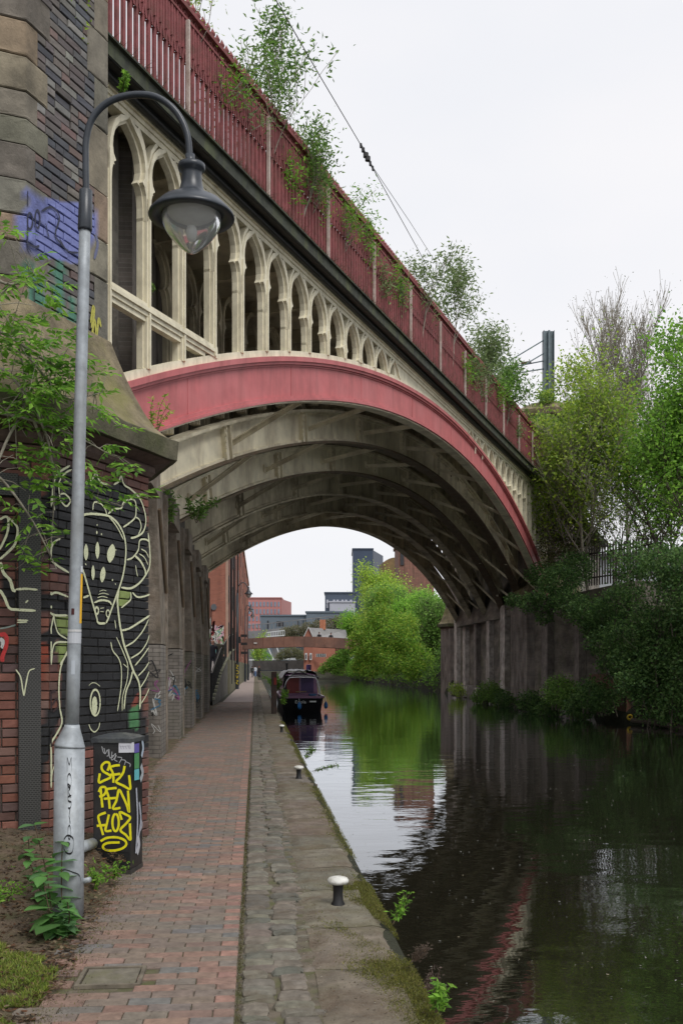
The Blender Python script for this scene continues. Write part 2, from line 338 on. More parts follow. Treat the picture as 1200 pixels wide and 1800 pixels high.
mat('rusty_edge', (.15, .12, .08), rough=.8, var=.4, scale=6, bump=.3, bscale=50, dirt=(.10, .04, .02), dscale=3, damt=.7)
mat('black_girder', (.018, .019, .018), rough=.55, var=.4, scale=3, bump=.2, bscale=30)
mat('mossy_girder', (.045, .05, .038), rough=.85, var=.5, scale=6, bump=.4, bscale=40, dirt=(.10, .115, .05), dscale=2.5, damt=.75, streak=5)
mat('galvanised', (.34, .37, .395), rough=.55, var=.3, scale=9, bump=.2, bscale=45, metal=.25, dirt=(.20, .205, .19), dscale=3.2, damt=.75, streak=2.5)
mat('lamp_black', (.035, .042, .052), rough=.35, var=.3, scale=6, bump=.08, bscale=60)
mat('black_iron', (.015, .015, .016), rough=.5, var=.3, scale=8, bump=.1, bscale=60)
mat('white_cap', (.62, .62, .58), rough=.6, var=.2, scale=30, bump=.3, bscale=90, dirt=(.25, .23, .17), dscale=22, damt=.7)
mat('brown_stem', (.09, .06, .04), rough=.9, var=.4, scale=8, bump=0)
mat('cabinet_black', (.014, .015, .016), rough=.45, var=.4, scale=5, bump=.15, bscale=40, dirt=(.05, .045, .04), dscale=3, damt=.4)
mat('spray', attr=True, rough=.6, var=.08, scale=40, bump=0)
mat('cab_spray', attr=True, rough=.5, var=.08, scale=40, bump=0)
mat('cloth', attr=True, rough=.85, var=.1, scale=10, bump=0)
mat('plain', attr=True, rough=.7, var=.12, scale=4, bump=0)
# water -------------------------------------------------------------
def water_mat():
    m = bpy.data.materials.new('canal_water'); m.use_nodes = True; t = m.node_tree; n = t.nodes; L = t.links; n.remove(n['Principled BSDF'])
    geo = n.new('ShaderNodeNewGeometry')
    def nz(scale, sc3, det=3, ro=.5):
        mp = n.new('ShaderNodeMapping'); mp.inputs['Scale'].default_value = sc3; L.new(geo.outputs['Position'], mp.inputs[0])
        k = n.new('ShaderNodeTexNoise'); k.inputs['Scale'].default_value = scale; k.inputs['Detail'].default_value = det; k.inputs['Roughness'].default_value = ro; L.new(mp.outputs[0], k.inputs[0]); return k.outputs[0]
    def mul(a, b, op='MULTIPLY'):
        k = n.new('ShaderNodeMath'); k.operation = op
        for i, v in enumerate((a, b)):
            if isinstance(v, (int, float)): k.inputs[i].default_value = v
            else: L.new(v, k.inputs[i])
        return k.outputs[0]
    big = nz(.9, (.55, 1, 1), 2); mid = nz(4.5, (.6, 1, 1), 3); fine = nz(15, (.7, 1, 1), 2); patch = nz(.22, (1, 1, 1), 2)
    pm = n.new('ShaderNodeMapRange'); pm.inputs[1].default_value = .42; pm.inputs[2].default_value = .62; pm.inputs[3].default_value = .35; pm.inputs[4].default_value = 1.3; L.new(patch, pm.inputs[0])
    h = mul(mul(mul(big, 2.4), mul(mid, .50), 'ADD'), mul(mul(fine, .07), pm.outputs[0]), 'ADD')
    bn = n.new('ShaderNodeBump'); bn.inputs['Strength'].default_value = 1; bn.inputs['Distance'].default_value = .0045; L.new(h, bn.inputs['Height'])
    gl = n.new('ShaderNodeBsdfGlossy'); gl.inputs['Roughness'].default_value = .015; gl.inputs['Color'].default_value = (.93, .96, 1, 1); L.new(bn.outputs[0], gl.inputs['Normal'])
    df = n.new('ShaderNodeBsdfDiffuse'); df.inputs[0].default_value = (.0125, .0118, .0075, 1)
    fr = n.new('ShaderNodeFresnel'); fr.inputs['IOR'].default_value = 1.5; L.new(bn.outputs[0], fr.inputs['Normal'])
    fa = mul(mul(fr.outputs[0], 1.25), .02, 'ADD'); fa2 = mul(fa, 1.0, 'MINIMUM')
    ms = n.new('ShaderNodeMixShader'); L.new(fa2, ms.inputs[0]); L.new(df.outputs[0], ms.inputs[1]); L.new(gl.outputs[0], ms.inputs[2]); L.new(ms.outputs[0], n['Material Output'].inputs[0])
    return m
WZ = -.5
def right_edge(y):                                  # the far bank's waterline, X at a given Y
    return float(np.interp(y, [-20, 20, 32, 37, 44, 50, 60, 78, 90, 110, 148, 200, 250, 600], [14.8, 14.6, 14.3, 14.0, 13.8, 13.3, 13.9, 15.0, 16.0, 16.4, 16.4, 18, 20, 20]))
def left_path(y): return float(np.interp(y, [0, 6, 9.6, 16, 40, 75, 120, 400], [-1.03, -1.0, -1.05, -1.5, -1.5, -1.35, -1.2, -1.2]))
def ground_z(x, y):
    if y > 150 and x <= 14.5: return .9 if x > .85 else -.03
    if x <= .85: 
        return -.03
    re = right_edge(y)
    if x < re+.15: return -1.6
    q = x-re
    if y < 43: return float(np.interp(q, [.15, .5, 1.3, 4.0, 6, 60], [-.55, -.2, .5, 4.6, 5.2, 5.4]))
    if y < 80: return float(np.interp(q, [.15, .45, 1.2, 1.8, 60], [-.55, -.1, .05, .1, 5]))
    return float(np.interp(q, [.15, .4, .8, 3, 9, 60], [-.55, .6, 1.4, 2.6, 5.0, 5.0]))
XS = sorted(set([-3000, -900, -300, -100, -40, -20, -8, -3, -1, .5, .849, .851, 2, 6, 10, 12.5]+list(np.round(np.arange(13, 27, .5), 3))+[30, 40, 60, 100, 300, 900, 3000]))
YS = sorted(set([-600, -100, -40, -20, -10, 0]+list(range(4, 130, 2))+[140, 160, 180, 200, 230, 259, 261, 300, 500, 1000, 3000]))
V = []
for y in YS:
    for x in XS:
        z = ground_z(x, y) if y <= 260 else (-.03 if x < .86 else 3.0 if x > 20 else 0.4)
        if x > 15 and 0 < y < 130: z += .25*math.sin(x*1.7+y*.9)*math.sin(y*.6)*min(1, max(0, (x-right_edge(y)-.8)))
        V.append((x, y, z))
nx = len(XS); Fc = np.array([(j*nx+i, j*nx+i+1, (j+1)*nx+i+1, (j+1)*nx+i) for j in range(len(YS)-1) for i in range(nx-1)])
link_mesh('ground', fast_mesh('ground', V, Fc), MATS['bank_earth'], kind='structure')
wt = MB().add([(.3, -60, WZ), (40, -60, WZ), (40, 262, WZ), (.3, 262, WZ)], [(0, 1, 2, 3)]); wt.build('canal_water', water_mat(), kind='structure')
# the brick path: sand bed, then every brick
PR = -.09
path = MB()
ys = list(np.arange(-6, 60, 2))+[70, 90, 130, 200, 261]
path.add([(left_path(y)-(.02 if y < 60 else 0), y, -.014) for y in ys]+[(PR, y, -.014) for y in ys], [(i, len(ys)+i, len(ys)+i+1, i+1) for i in range(len(ys)-1)])
path = path.build('path', MATS['joint_sand'], kind='structure')
pc = Pieces('brick', MATS['paver'], path)
PC = [(.225, .145, .115), (.21, .138, .108), (.245, .155, .125), (.195, .135, .11), (.165, .14, .12), (.145, .14, .13), (.15, .142, .13), (.26, .15, .12), (.18, .14, .115), (.18, .145, .122)]
for ci, c in enumerate(PC):
    for vj in range(3):
        for nm, L_ in (('full', .203), ('half', .098)):
            Vv, Ff = bevel_box(L_, .05, .094, .005); Vv = Vv[:, [0, 2, 1]]; Vv[:, 2] += RNG.uniform(-.0025, .0025, 12)*(np.arange(12) < 8)
            Ff = [f[::-1] for f in Ff]; cc = np.tile(jitc(c, .09), (12, 1)); pc.variant((nm, ci, vj), Vv, Ff, cc)
mo = (-.90, 5.12, .31, .33)                          # the inspection cover takes the place of some bricks
row = 0; y = 1.6
while y < 46:
    x = PR-.004; first = True; wob = .004*math.sin(y*3.1); lp = left_path(y)+random.uniform(-.03, .05)
    while x > lp:
        half = first and row % 2; L_ = .103 if half else .208; x0 = x-L_
        if not (mo[1]-.03 < y+.05 < mo[1]+mo[3]+.03 and x0+L_/2 > mo[0]-.05 and x0+L_/2 < mo[0]+mo[2]+.05):
            a = random.gauss(0, .006); M = np.eye(4); M[:3, 0] = (math.cos(a), math.sin(a), random.gauss(0, .006)); M[:3, 1] = (-math.sin(a), math.cos(a), 0); M[:3, 2] = (0, 0, 1)
            red = 7 if (half and random.random() < .6) else random.choice([0, 0, 1, 1, 2, 3, 4, 4, 5, 6, 8, 8, 9, 9])
            M[:3, 3] = (x0+.002, y+wob, -.001+.003*math.sin(x*2+y*.7)*math.sin(y*1.3)-.003*random.random()); pc.put(('half' if half else 'full', red, random.randrange(3)), M)
        x = x0; first = False
    y += .0985; row += 1
pc.finish()
farp = MB().add([(left_path(46), 46, .002), (PR, 46, .002), (PR, 261, .002), (left_path(200), 261, .002), (left_path(75), 75, .002)], [(0, 1, 2, 3, 4)])
farp.build('far_paving', mat('far_paver', (.29, .235, .215), var=.2, scale=2, bump=0), path, kind='stuff')
# inspection cover set in the path
ic = thing('inspection_cover', (mo[0]+.17, mo[1]+.16, 0), 'small square stone-filled inspection cover set in the brick path by the lamp post base', 'cover')
m1 = MB().box((mo[0]+.155, mo[1]+.17, -.008), (.27, .26, .02)); m1.build('cover_panel', mat('cover_stone', (.15, .135, .105), var=.4, scale=12, bump=.5, bscale=80, hue2=(.12, .115, .06)), ic)
m2 = MB()
for c, d in (((mo[0]+.155, mo[1]+.02, -.002), (.33, .02, .02)), ((mo[0]+.155, mo[1]+.318, -.002), (.33, .02, .02)), ((mo[0]+.0, mo[1]+.17, -.002), (.02, .278, .02)), ((mo[0]+.31, mo[1]+.17, -.002), (.02, .278, .02))): m2.box(c, d)
m2.build('frame', mat('cover_frame', (.14, .12, .09), var=.4, scale=10, bump=.3), ic)
# setts: two ragged courses beside the bricks
quay = MB().add([(PR, -6, -.02), (.40, -6, -.02), (.40, 261, -.02), (PR, 261, -.02)], [(0, 1, 2, 3)]).build('sett_border', MATS['joint_sand'], kind='structure')
ps = Pieces('sett', MATS['sett'], quay)
SC = [(.15, .135, .11), (.155, .138, .11), (.13, .125, .105), (.165, .138, .115), (.175, .145, .125), (.12, .118, .095)]
def sett_mesh(Lx, Ly):
    nxx, nyy = 5, 4; Vv = []; ox = [0, .09, .5, .91, 1]; oy = [0, .14, .86, 1]; jx = RNG.uniform(-.012, .012, (nyy, nxx)); jy = RNG.uniform(-.009, .009, (nyy, nxx))
    tilt = RNG.uniform(-.05, .05, 2)
    for j in range(nyy):
        for i in range(nxx):
            e = (i in (0, nxx-1)) or (j in (0, nyy-1)); cx = ox[i]-.5; cy = oy[j]-.5
            z = (-.013 if e else .0)+(.005 if (i == 2 and not e) else 0)+RNG.uniform(-.003, .003)+tilt[0]*cx*Lx+tilt[1]*cy*Ly
            cr = .86 if (i in (0, nxx-1) and j in (0, nyy-1)) else 1
            Vv.append((cx*Lx*cr+jx[j, i]*(1 if not e else .6), cy*Ly*cr+jy[j, i], z))
    b = len(Vv); ring = [0, 1, 2, 3, 4, 9, 14, 19, 18, 17, 16, 15, 10, 5]
    Vv += [(Vv[i][0], Vv[i][1], -.06) for i in ring]
    Ff = [(j*nxx+i, j*nxx+i+1, (j+1)*nxx+i+1, (j+1)*nxx+i) for j in range(nyy-1) for i in range(nxx-1)]
    Ff += [(ring[(k+1) % 14], ring[k], b+k, b+(k+1) % 14) for k in range(14)]
    return np.array(Vv), Ff
widths = [.15, .18, .21]; lens = [.09, .115, .14, .17]
for wi, wv in enumerate(widths):
    for li, lv in enumerate(lens):
        for q in range(3):
            Vv, Ff = sett_mesh(wv-.012, lv-.012); ps.variant((wi, li, q), Vv, Ff, np.tile(jitc(random.choice(SC), .15), (len(Vv), 1)))
for side in (0, 1):
    y = 1.6
    while y < 60:
        li = random.choice([0, 1, 1, 2, 2, 3]); wi = random.choice([0, 1, 1, 2]) if side == 0 else random.choice([0, 1, 2])
        lv = lens[li]; wv = widths[wi]; M = np.eye(4); a = random.gauss(0, .03); M[:3, 0] = (math.cos(a), math.sin(a), 0); M[:3, 1] = (-math.sin(a), math.cos(a), 0)
        cx = PR+.018+wv/2 if side == 0 else .285-wv/2+.03*math.sin(y*1.9)+random.uniform(-.01, .01); M[:3, 3] = (cx, y+lv/2, random.uniform(-.006, .004)); ps.put((wi, li, random.randrange(3)), M)
        y += lv+random.uniform(0, .008)
y = 1.6
while y < 26:
    if random.random() < .5: M = np.eye(4); M[:3, :3] *= .55; M[2, 2] = .8; M[:3, 3] = (.298+random.uniform(-.012, .01), y, -.012); ps.put((random.choice([0, 1]), random.choice([0, 1]), random.randrange(3)), M)
    y += random.uniform(.07, .16)
ps.finish()
# the big quay flags along the water
qb = MB().box((.60, 127, -.45), (.44, 270, .8)); qb = qb.build('quay_wall', MATS['quay_stone'], kind='structure')
pf = Pieces('flagstone', MATS['flagstone'], qb, limit=300)
y = 1.3; k = 0; x0 = .315
while y < 120:
    L_ = random.uniform(.7, 1.15) if y < 40 else 2.5; W = .535+random.uniform(-.012, .012); nn = 9; mm = 6; Vv = []; xx = x0+random.uniform(-.012, .012)
    for j in range(nn):
        for i in range(mm):
            u = i/(mm-1); v = j/(nn-1); e = i in (0, mm-1) or j in (0, nn-1); X = xx+u*W+random.uniform(-.006, .006)+(.018*math.sin((y+v*L_)*5)+random.uniform(-.012, .012) if i == mm-1 else 0); Y = y+.006+v*(L_-.016)+(random.uniform(-.004, .004) if e else 0)
            z = -.004-(.016 if e else 0)-(.03 if i == mm-1 else 0)+.007*math.sin(X*9+Y*4)*math.sin(Y*3.3)+random.uniform(-.003, .003); Vv.append((X, Y, z))
    b = len(Vv); ring = list(range(mm))+[j*mm+mm-1 for j in range(1, nn)]+[(nn-1)*mm+i for i in range(mm-2, -1, -1)]+[j*mm for j in range(nn-2, 0, -1)]
    Vv += [(Vv[i][0], Vv[i][1], -.2) for i in ring]; R_ = len(ring)
    Ff = [(j*mm+i, j*mm+i+1, (j+1)*mm+i+1, (j+1)*mm+i) for j in range(nn-1) for i in range(mm-1)]+[(ring[(q+1) % R_], ring[q], b+q, b+(q+1) % R_) for q in range(R_)]
    c = jitc(random.choice([(.165, .145, .115), (.15, .135, .11), (.175, .145, .11)]), .12); pf.variant(k, np.array(Vv), Ff, np.tile(c, (len(Vv), 1))); pf.put(k, np.eye(4)); k += 1; y += L_
pf.finish()
# soil strip and bank left of the path
def bank_z(x, y):
    d = math.hypot(x+1.9, y-8.1); return .02*math.sin(x*7+y*3)*math.sin(y*5)+.01*math.sin(x*23)*math.sin(y*19)+.30*math.exp(-(d/1.1)**2)+max(0, min(.25, (-x-1.9)*.14))
V = []; GX = np.arange(-4.2, -.94, .06); GY = np.arange(1.5, 44, .1)
for y in GY:
    lp = left_path(y)
    for x in GX:
        X = min(x, lp-.005+.03*math.sin(y*11)); edge = max(0, min(1, (lp-X)/.25)); V.append((X, y, -.012+edge*(bank_z(X, y)+.015)))
nx = len(GX); link_mesh('soil_bank', fast_mesh('soil_bank', V, np.array([(j*nx+i, j*nx+i+1, (j+1)*nx+i+1, (j+1)*nx+i) for j in range(len(GY)-1) for i in range(nx-1)]), smooth=True), MATS['soil'], kind='structure')
def blades(name, n, xf, zf, size, cols, up=1., narrow=.16):
    C = np.array([xf() for _ in range(n)]); d = RNG.normal(size=(n, 3)); d[:, 2] = np.abs(d[:, 2])*up+.15*up; d /= np.linalg.norm(d, axis=1, keepdims=True)
    s = np.cross(d, RNG.normal(size=(n, 3))); s /= np.linalg.norm(s, axis=1, keepdims=True); L = (size*RNG.uniform(.5, 1.5, n))[:, None]
    C = np.array([(c[0], c[1], zf(c[0], c[1])) for c in C]); V = np.stack([C-s*L*narrow, C+s*L*narrow, C+d*L+s*L*narrow*.3], 1).reshape(-1, 3)
    cc = np.asarray(cols)[RNG.integers(0, len(cols), n)]*RNG.uniform(.6, 1.4, (n, 1)); me = fast_mesh(name, V, np.arange(3*n).reshape(n, 3), np.repeat(cc, 3, 0)); return link_mesh(name, me, MATS['leaf'])
def near_lamp():
    while True:
        x = random.uniform(-3.0, -1.03); y = random.uniform(3.4, 6.6)
        if (x+1.75)**2/.55+(y-5.0)**2/1.15 < 1+.5*math.sin(x*9+y*7)+.3*math.sin(y*17): return x, y
o = blades('grass', 52000, near_lamp, bank_z, .030, [(.21, .29, .045), (.27, .33, .06), (.30, .29, .09), (.15, .22, .04)], narrow=.11); tag(o, 'short mossy grass covering the bank at the foot of the lamp post', 'grass', kind='stuff')
def litter_xy():
    while True:
        y = 2.5+abs(random.gauss(0, 1))*5; x = left_path(y)-abs(random.gauss(0, .75))+.03
        if x > -4 and y < 20: return x, y
def litter(name, n, xy, zf, size, cols, label, cat='leaves'):
    P = [xy() for _ in range(n)]; C = np.array([(x, y, zf(x, y)+.004) for x, y in P]); o = leaf_cloud(name, C, size, cols, MATS['leaf'], narrow=.5, up=0)
    V = np.empty(len(o.data.vertices)*3, np.float32); o.data.vertices.foreach_get('co', V); V = V.reshape(-1, 4, 3); V[:, :, 2] = V[:, :1, 2]+(V[:, :, 2]-V[:, :1, 2])*.3+.003; o.data.vertices.foreach_set('co', V.ravel()); return tag(o, label, cat, kind='stuff')
litter('leaf_litter', 12000, litter_xy, bank_z, .04, [(.15, .095, .06), (.08, .05, .03), (.22, .15, .09), (.05, .035, .025), (.30, .23, .15), (.18, .09, .05)], 'brown dead leaves and twigs littering the soil between path and wall')
def quay_moss():
    while True:
        y = random.choice([random.uniform(2.4, 7.5), random.uniform(2.4, 7.5), random.uniform(2, 30)]); x = .87-abs(random.gauss(0, .17 if y < 7.5 else .10)); 
        if x > .36 and (math.sin(x*13+y*2.3)+math.sin(y*3.1+x*6)+random.uniform(-.6, .6) > -.1-(x-.6)*2.4): return x, y
o = blades('moss', 70000, quay_moss, lambda x, y: -.010 if x < .84 else -.03, .015, [(.20, .21, .04), (.15, .17, .04), (.24, .22, .06), (.11, .11, .04)], narrow=.14); tag(o, 'yellow green moss creeping along the canal edge of the flagstones', 'moss', kind='stuff')
litter('fallen_debris', 6500, lambda: (random.choice([random.uniform(.3, .85), random.gauss(.33, .05), random.gauss(-.08, .015), random.gauss(.62, .12)]), random.uniform(2.2, 16)), lambda x, y: -.006, .014, [(.25, .2, .13), (.10, .07, .045), (.15, .1, .06), (.32, .3, .24), (.06, .045, .03)], 'small dry leaves and twigs scattered over the quay flagstones', 'debris')
litter('path_litter', 1500, lambda: (random.choice([random.uniform(-1.0, -.1), -1.0+abs(random.gauss(0, .15))]), random.uniform(2.2, 16)), lambda x, y: -.001, .013, [(.13, .09, .06), (.09, .065, .045), (.25, .2, .14), (.3, .28, .2)], 'tiny dry leaves and grit scattered over the brick path', 'debris')
o = blades('path_edge_moss', 9000, lambda: ((lambda y: (left_path(y)+abs(random.gauss(0, .10))-.03, y))(random.uniform(2, 15))), lambda x, y: -.002, .012, [(.17, .18, .04), (.13, .13, .045), (.10, .085, .05)], narrow=.14); tag(o, 'moss and soil creeping over the left edge of the brick path', 'moss', kind='stuff')
o = blades('joint_moss', 5000, lambda: (PR+.008+random.gauss(0, .007), random.uniform(2, 16)), lambda x, y: -.012, .012, [(.15, .15, .03), (.12, .12, .035), (.09, .075, .04)], narrow=.14); tag(o, 'moss filling the gap between path bricks and setts', 'moss', kind='stuff')
C = np.array([(random.uniform(1.2, 11), 3+abs(random.gauss(0, 1))*11, WZ+.004) for _ in range(420)])
o = litter('floating_petals', 1100, lambda: (random.uniform(1.1, 10), 3+abs(random.gauss(0, 1))*10), lambda x, y: WZ, .021, [(.6, .58, .5), (.35, .3, .2), (.6, .6, .55)], 'pale petals and specks floating on the dark canal water', 'petals')

_m = MATS['spray']; _t = _m.node_tree; _n = _t.nodes; _L = _t.links; _g = _n.new('ShaderNodeNewGeometry'); _k = _n.new('ShaderNodeTexNoise'); _k.inputs['Scale'].default_value = 70; _k.inputs['Detail'].default_value = 4; _k.inputs['Roughness'].default_value = .7; _L.new(_g.outputs['Position'], _k.inputs[0])
_r = _n.new('ShaderNodeMapRange'); _r.inputs[1].default_value = .30; _r.inputs[2].default_value = .42; _L.new(_k.outputs[0], _r.inputs[0]); _L.new(_r.outputs[0], _n['Principled BSDF'].inputs['Alpha'])
# ------------------------------------------------------------------ the railway bridge
P0 = np.array(at(188, HY, 14.8)[:2])
RIB = 4.42; SC_, ZC_, RR = 19.1, 9.83, 47.0
def zt(s): return ZC_-(RR-math.sqrt(RR*RR-(s-SC_)**2))
def FP(s, z, n=0., k=0): p = P0+B*s+N*n; return (p[0], p[1]+RIB*k, z)
br = thing('railway_bridge', (P0[0], P0[1], 0), 'cast iron railway arch bridge with red rib, cream tracery and red railing spanning the canal', 'bridge')
def arc_beam(z0, z1, n0, n1, s0=-.6, s1=38.9, step=.55, k=0):
    """sweep a rectangle along the arch; z0/z1 are offsets below/above the rib's top line"""
    S = np.arange(s0, s1+step, step); mb = MB(); V = []
    for s in S:
        z = zt(s); V += [FP(s, z+z0, n0, k), FP(s, z+z0, n1, k), FP(s, z+z1, n1, k), FP(s, z+z1, n0, k)]
    Fc = [(4*i+a, 4*i+4+a, 4*i+4+(a+1) % 4, 4*i+(a+1) % 4) for i in range(len(S)-1) for a in range(4)]
    mb.add(V, Fc+[(0, 1, 2, 3), tuple(4*(len(S)-1)+q for q in (3, 2, 1, 0))]); return mb
RED, CRE, SOOT, DARK = MATS['red_paint'], MATS['cream_paint'], MATS['soot_cream'], MATS['soot_cream_dark']
for k in range(6):
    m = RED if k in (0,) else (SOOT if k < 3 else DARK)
    rib = arc_beam(-.86, -.06, 0 if k == 0 else -.03, .05 if k == 0 else .03, k=k).build('arch_rib', m, br)
    if k == 0:
        for a, b, n0 in ((-.10, .0, -.11), (-.16, -.10, -.07), (-.20, -.175, -.03), (-.93, -.88, -.12), (-.88, -.82, -.07)): arc_beam(a, b, n0, .0 if n0 > -.1 else .3, k=0).build('flange', RED, rib)
        arc_beam(-.965, -.93, -.06, .26, k=0).build('flange', MATS['soot_cream'], rib)
    else:
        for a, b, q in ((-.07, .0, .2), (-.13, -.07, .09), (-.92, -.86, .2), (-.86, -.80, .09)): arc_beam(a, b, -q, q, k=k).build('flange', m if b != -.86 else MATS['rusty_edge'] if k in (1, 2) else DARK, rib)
rl = arc_beam(.0, .13, -.03, .16); rl.build('arch_rail', CRE, br)
# top rail with its mouldings
for (z0, z1, n0) in ((10.20, 10.30, -.10), (10.13, 10.20, -.055), (10.04, 10.13, -.03)):
    MB().add([FP(s, z, n) for s in (-.3, 38.6) for z, n in ((z0, n0), (z0, .16), (z1, .16), (z1, n0))], [(0, 1, 2, 3)[::-1], (4, 5, 6, 7), (0, 4, 5, 1)[::-1], (1, 5, 6, 2)[::-1], (2, 6, 7, 3)[::-1], (3, 7, 4, 0)[::-1]]).build('top_rail', CRE, br)
BW = 1.083; ZA = 10.02
def strip(mb, A, Bq, n0, n1, k=0):
    """solid between two (s,z) lines A and B (same length), from n0 (front) to n1"""
    V = []
    for (a, b) in zip(A, Bq): V += [FP(a[0], a[1], n0, k), FP(b[0], b[1], n0, k), FP(b[0], b[1], n1, k), FP(a[0], a[1], n1, k)]
    mb.add(V, [(4*i+a, 4*i+4+a, 4*i+4+(a+1) % 4, 4*i+(a+1) % 4) for i in range(len(A)-1) for a in range(4)]+[(0, 1, 2, 3), tuple(4*(len(A)-1)+q for q in (3, 2, 1, 0))])
def bay(i):
    s0 = i*BW; mb = MB(); inner = [(.085, -1.25), (.085, -1.05), (.11, -.86), (.17, -.74), (.235, -.715), (.175, -.64), (.15, -.52), (.165, -.38), (.225, -.22), (.33, -.09), (.5*BW, .06)]
    outer = [(.0, -1.25), (.0, -1.05), (.0, -.86), (.0, -.74), (.0, -.66), (.012, -.56), (.035, -.42), (.075, -.26), (.16, -.08), (.31, .07), (.5*BW, .14)]
    inner2 = [(u*.72+.0, z) if j < 4 else (u-.055, z+.02) for j, (u, z) in enumerate(inner)]
    def clampz(L_, lo): return [(s, max(z, lo(s))) for s, z in L_]
    lo = lambda s: zt(s)+.12
    for sg in (1, -1):
        f = lambda L_: clampz([((s0+u) if sg > 0 else (s0+BW-u), ZA-.1+z) for u, z in L_], lo)
        a, b, c = f(outer), f(inner), f(inner2)
        if max(p[1] for p in b)-lo(s0+.5*BW) < .05: continue
        strip(mb, a, b, .02, .13); strip(mb, a, c, -.045, .02)
    return mb
for i in range(35):
    if 13.9 < i*BW < 21.2: continue
    mb = bay(i)
    if not mb.V: continue
    sc0 = (i+.5)*BW
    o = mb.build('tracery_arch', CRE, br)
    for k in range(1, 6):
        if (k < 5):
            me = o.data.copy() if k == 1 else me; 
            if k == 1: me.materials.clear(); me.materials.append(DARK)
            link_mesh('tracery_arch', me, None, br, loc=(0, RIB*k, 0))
for i in range(36):
    s = i*BW; z0 = zt(min(max(s, 0), 38.4))+.1; z1 = ZA-.1-1.2
    if 13.9 < s < 22: continue
    if z1-z0 < .03 and not s > 30: 
        pass
    mb = MB(); z1 = max(z1, z0+.02)
    if z1-z0 > .04:
        strip(mb, [(s-.085, z0), (s-.085, z1)], [(s+.085, z0), (s+.085, z1)], .02, .13); strip(mb, [(s-.058, z0), (s-.058, z1+.3)], [(s+.058, z0), (s+.058, z1+.3)], -.045, .02)
    strip(mb, [(s-.022, z0), (s-.022, ZA-.1-.6)], [(s+.022, z0), (s+.022, ZA-.1-.6)], -.075, -.045)
    o = mb.build('mullion', CRE, br); me = None
    for k in range(1, 5):
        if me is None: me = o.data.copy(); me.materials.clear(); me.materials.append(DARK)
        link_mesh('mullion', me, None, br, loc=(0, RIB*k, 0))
# small triangular frames between the arch heads and the rail
for i in range(1, 35):
    s = i*BW
    if 13.2 < s < 22: continue
    mb = MB(); zz = ZA-.1
    for sg in (1, -1): strip(mb, [(s, zz-.42), (s+sg*.13, zz-.1), (s+sg*.30, zz+.10)], [(s, zz-.36), (s+sg*.095, zz-.06), (s+sg*.24, zz+.13)], -.03, .1)
    mb.build('spandrel_frame', CRE, br)
mb = MB(); S = np.arange(13.6, 22.4, .4); strip(mb, [(s, zt(s)+.1) for s in S], [(s, 10.06) for s in S], .0, .1); mb.build('spandrel_plate', CRE, br)
for k in range(1, 5):
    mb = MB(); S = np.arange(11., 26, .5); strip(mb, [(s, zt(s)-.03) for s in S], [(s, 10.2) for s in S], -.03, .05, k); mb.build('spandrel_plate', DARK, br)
# the level tie at the left end
mb = MB(); strip(mb, [(0, 7.36), (3.35, 7.36)], [(0, 7.16), (3.35, 7.16)], -.05, .13); strip(mb, [(0, 7.29), (3.2, 7.29)], [(0, 7.23), (3.2, 7.23)], -.085, -.05); strip(mb, [(.085, 7.16), (2.95, 7.16)], [(.085, 7.08), (2.95, 7.08)], -.02, .1); mb.build('tie_rail', CRE, br)
mb = MB(); strip(mb, [(35.1, 7.5), (38, 7.5)], [(35.1, 7.3), (38, 7.3)], -.05, .13); mb.build('tie_rail', CRE, br)
for s in np.arange(6.68-4.3*1, 38, 4.3): mb = MB(); strip(mb, [(s-.02, zt(s)-.82), (s-.02, zt(s)-.2)], [(s+.02, zt(s)-.82), (s+.02, zt(s)-.2)], -.008, 0); mb.build('rib_seam', RED, br)
# braces, joint plates
for k in range(5):
    for j, s in enumerate(np.arange(3.3 if k % 2 == 0 else 5.2, 40, 4.3)):
        s2 = s-RIB*B[1]
        if s2 < .4: continue
        a = FP(s, zt(min(s, 38.5))-.82, .05, k); b = FP(s2, zt(s2)-.5, -.05, k+1)
        mb = MB(); mb.bar(a, b, .12, .03); mb.bar((a[0], a[1], a[2]-.05), (b[0], b[1], b[2]-.05), .03, .11); mb.box(b, (.05, .22, .22), rz=-PHI); mb.build('brace', SOOT if k < 2 else DARK, br)
pl = None
for k in range(1, 6):
    for j, s in enumerate(np.arange(1.6, 38, 4.3)):
        s = s+1.0*((k*1.7) % 3)
        if s > 37.9: continue
        z = zt(s); sl = -(s-SC_)/math.sqrt(RR*RR-(s-SC_)**2)
        mb = MB()
        strip(mb, [(s-.17-sl*-.43, z-.86), (s-.17+sl*.0, z-.08)], [(s-.04-sl*-.43, z-.86), (s-.04, z-.08)], -.14, -.03, k); strip(mb, [(s+.02+sl*.43, z-.86), (s+.02, z-.08)], [(s+.06+sl*.43, z-.86), (s+.06, z-.08)], -.19, -.03, k)
        for q in range(5): mb.box(FP(s-.10, z-.74+q*.14, -.155, k), (.05, .05, .05), rz=-PHI)
        mb.build('joint_plate', SOOT if k < 3 else DARK, br)
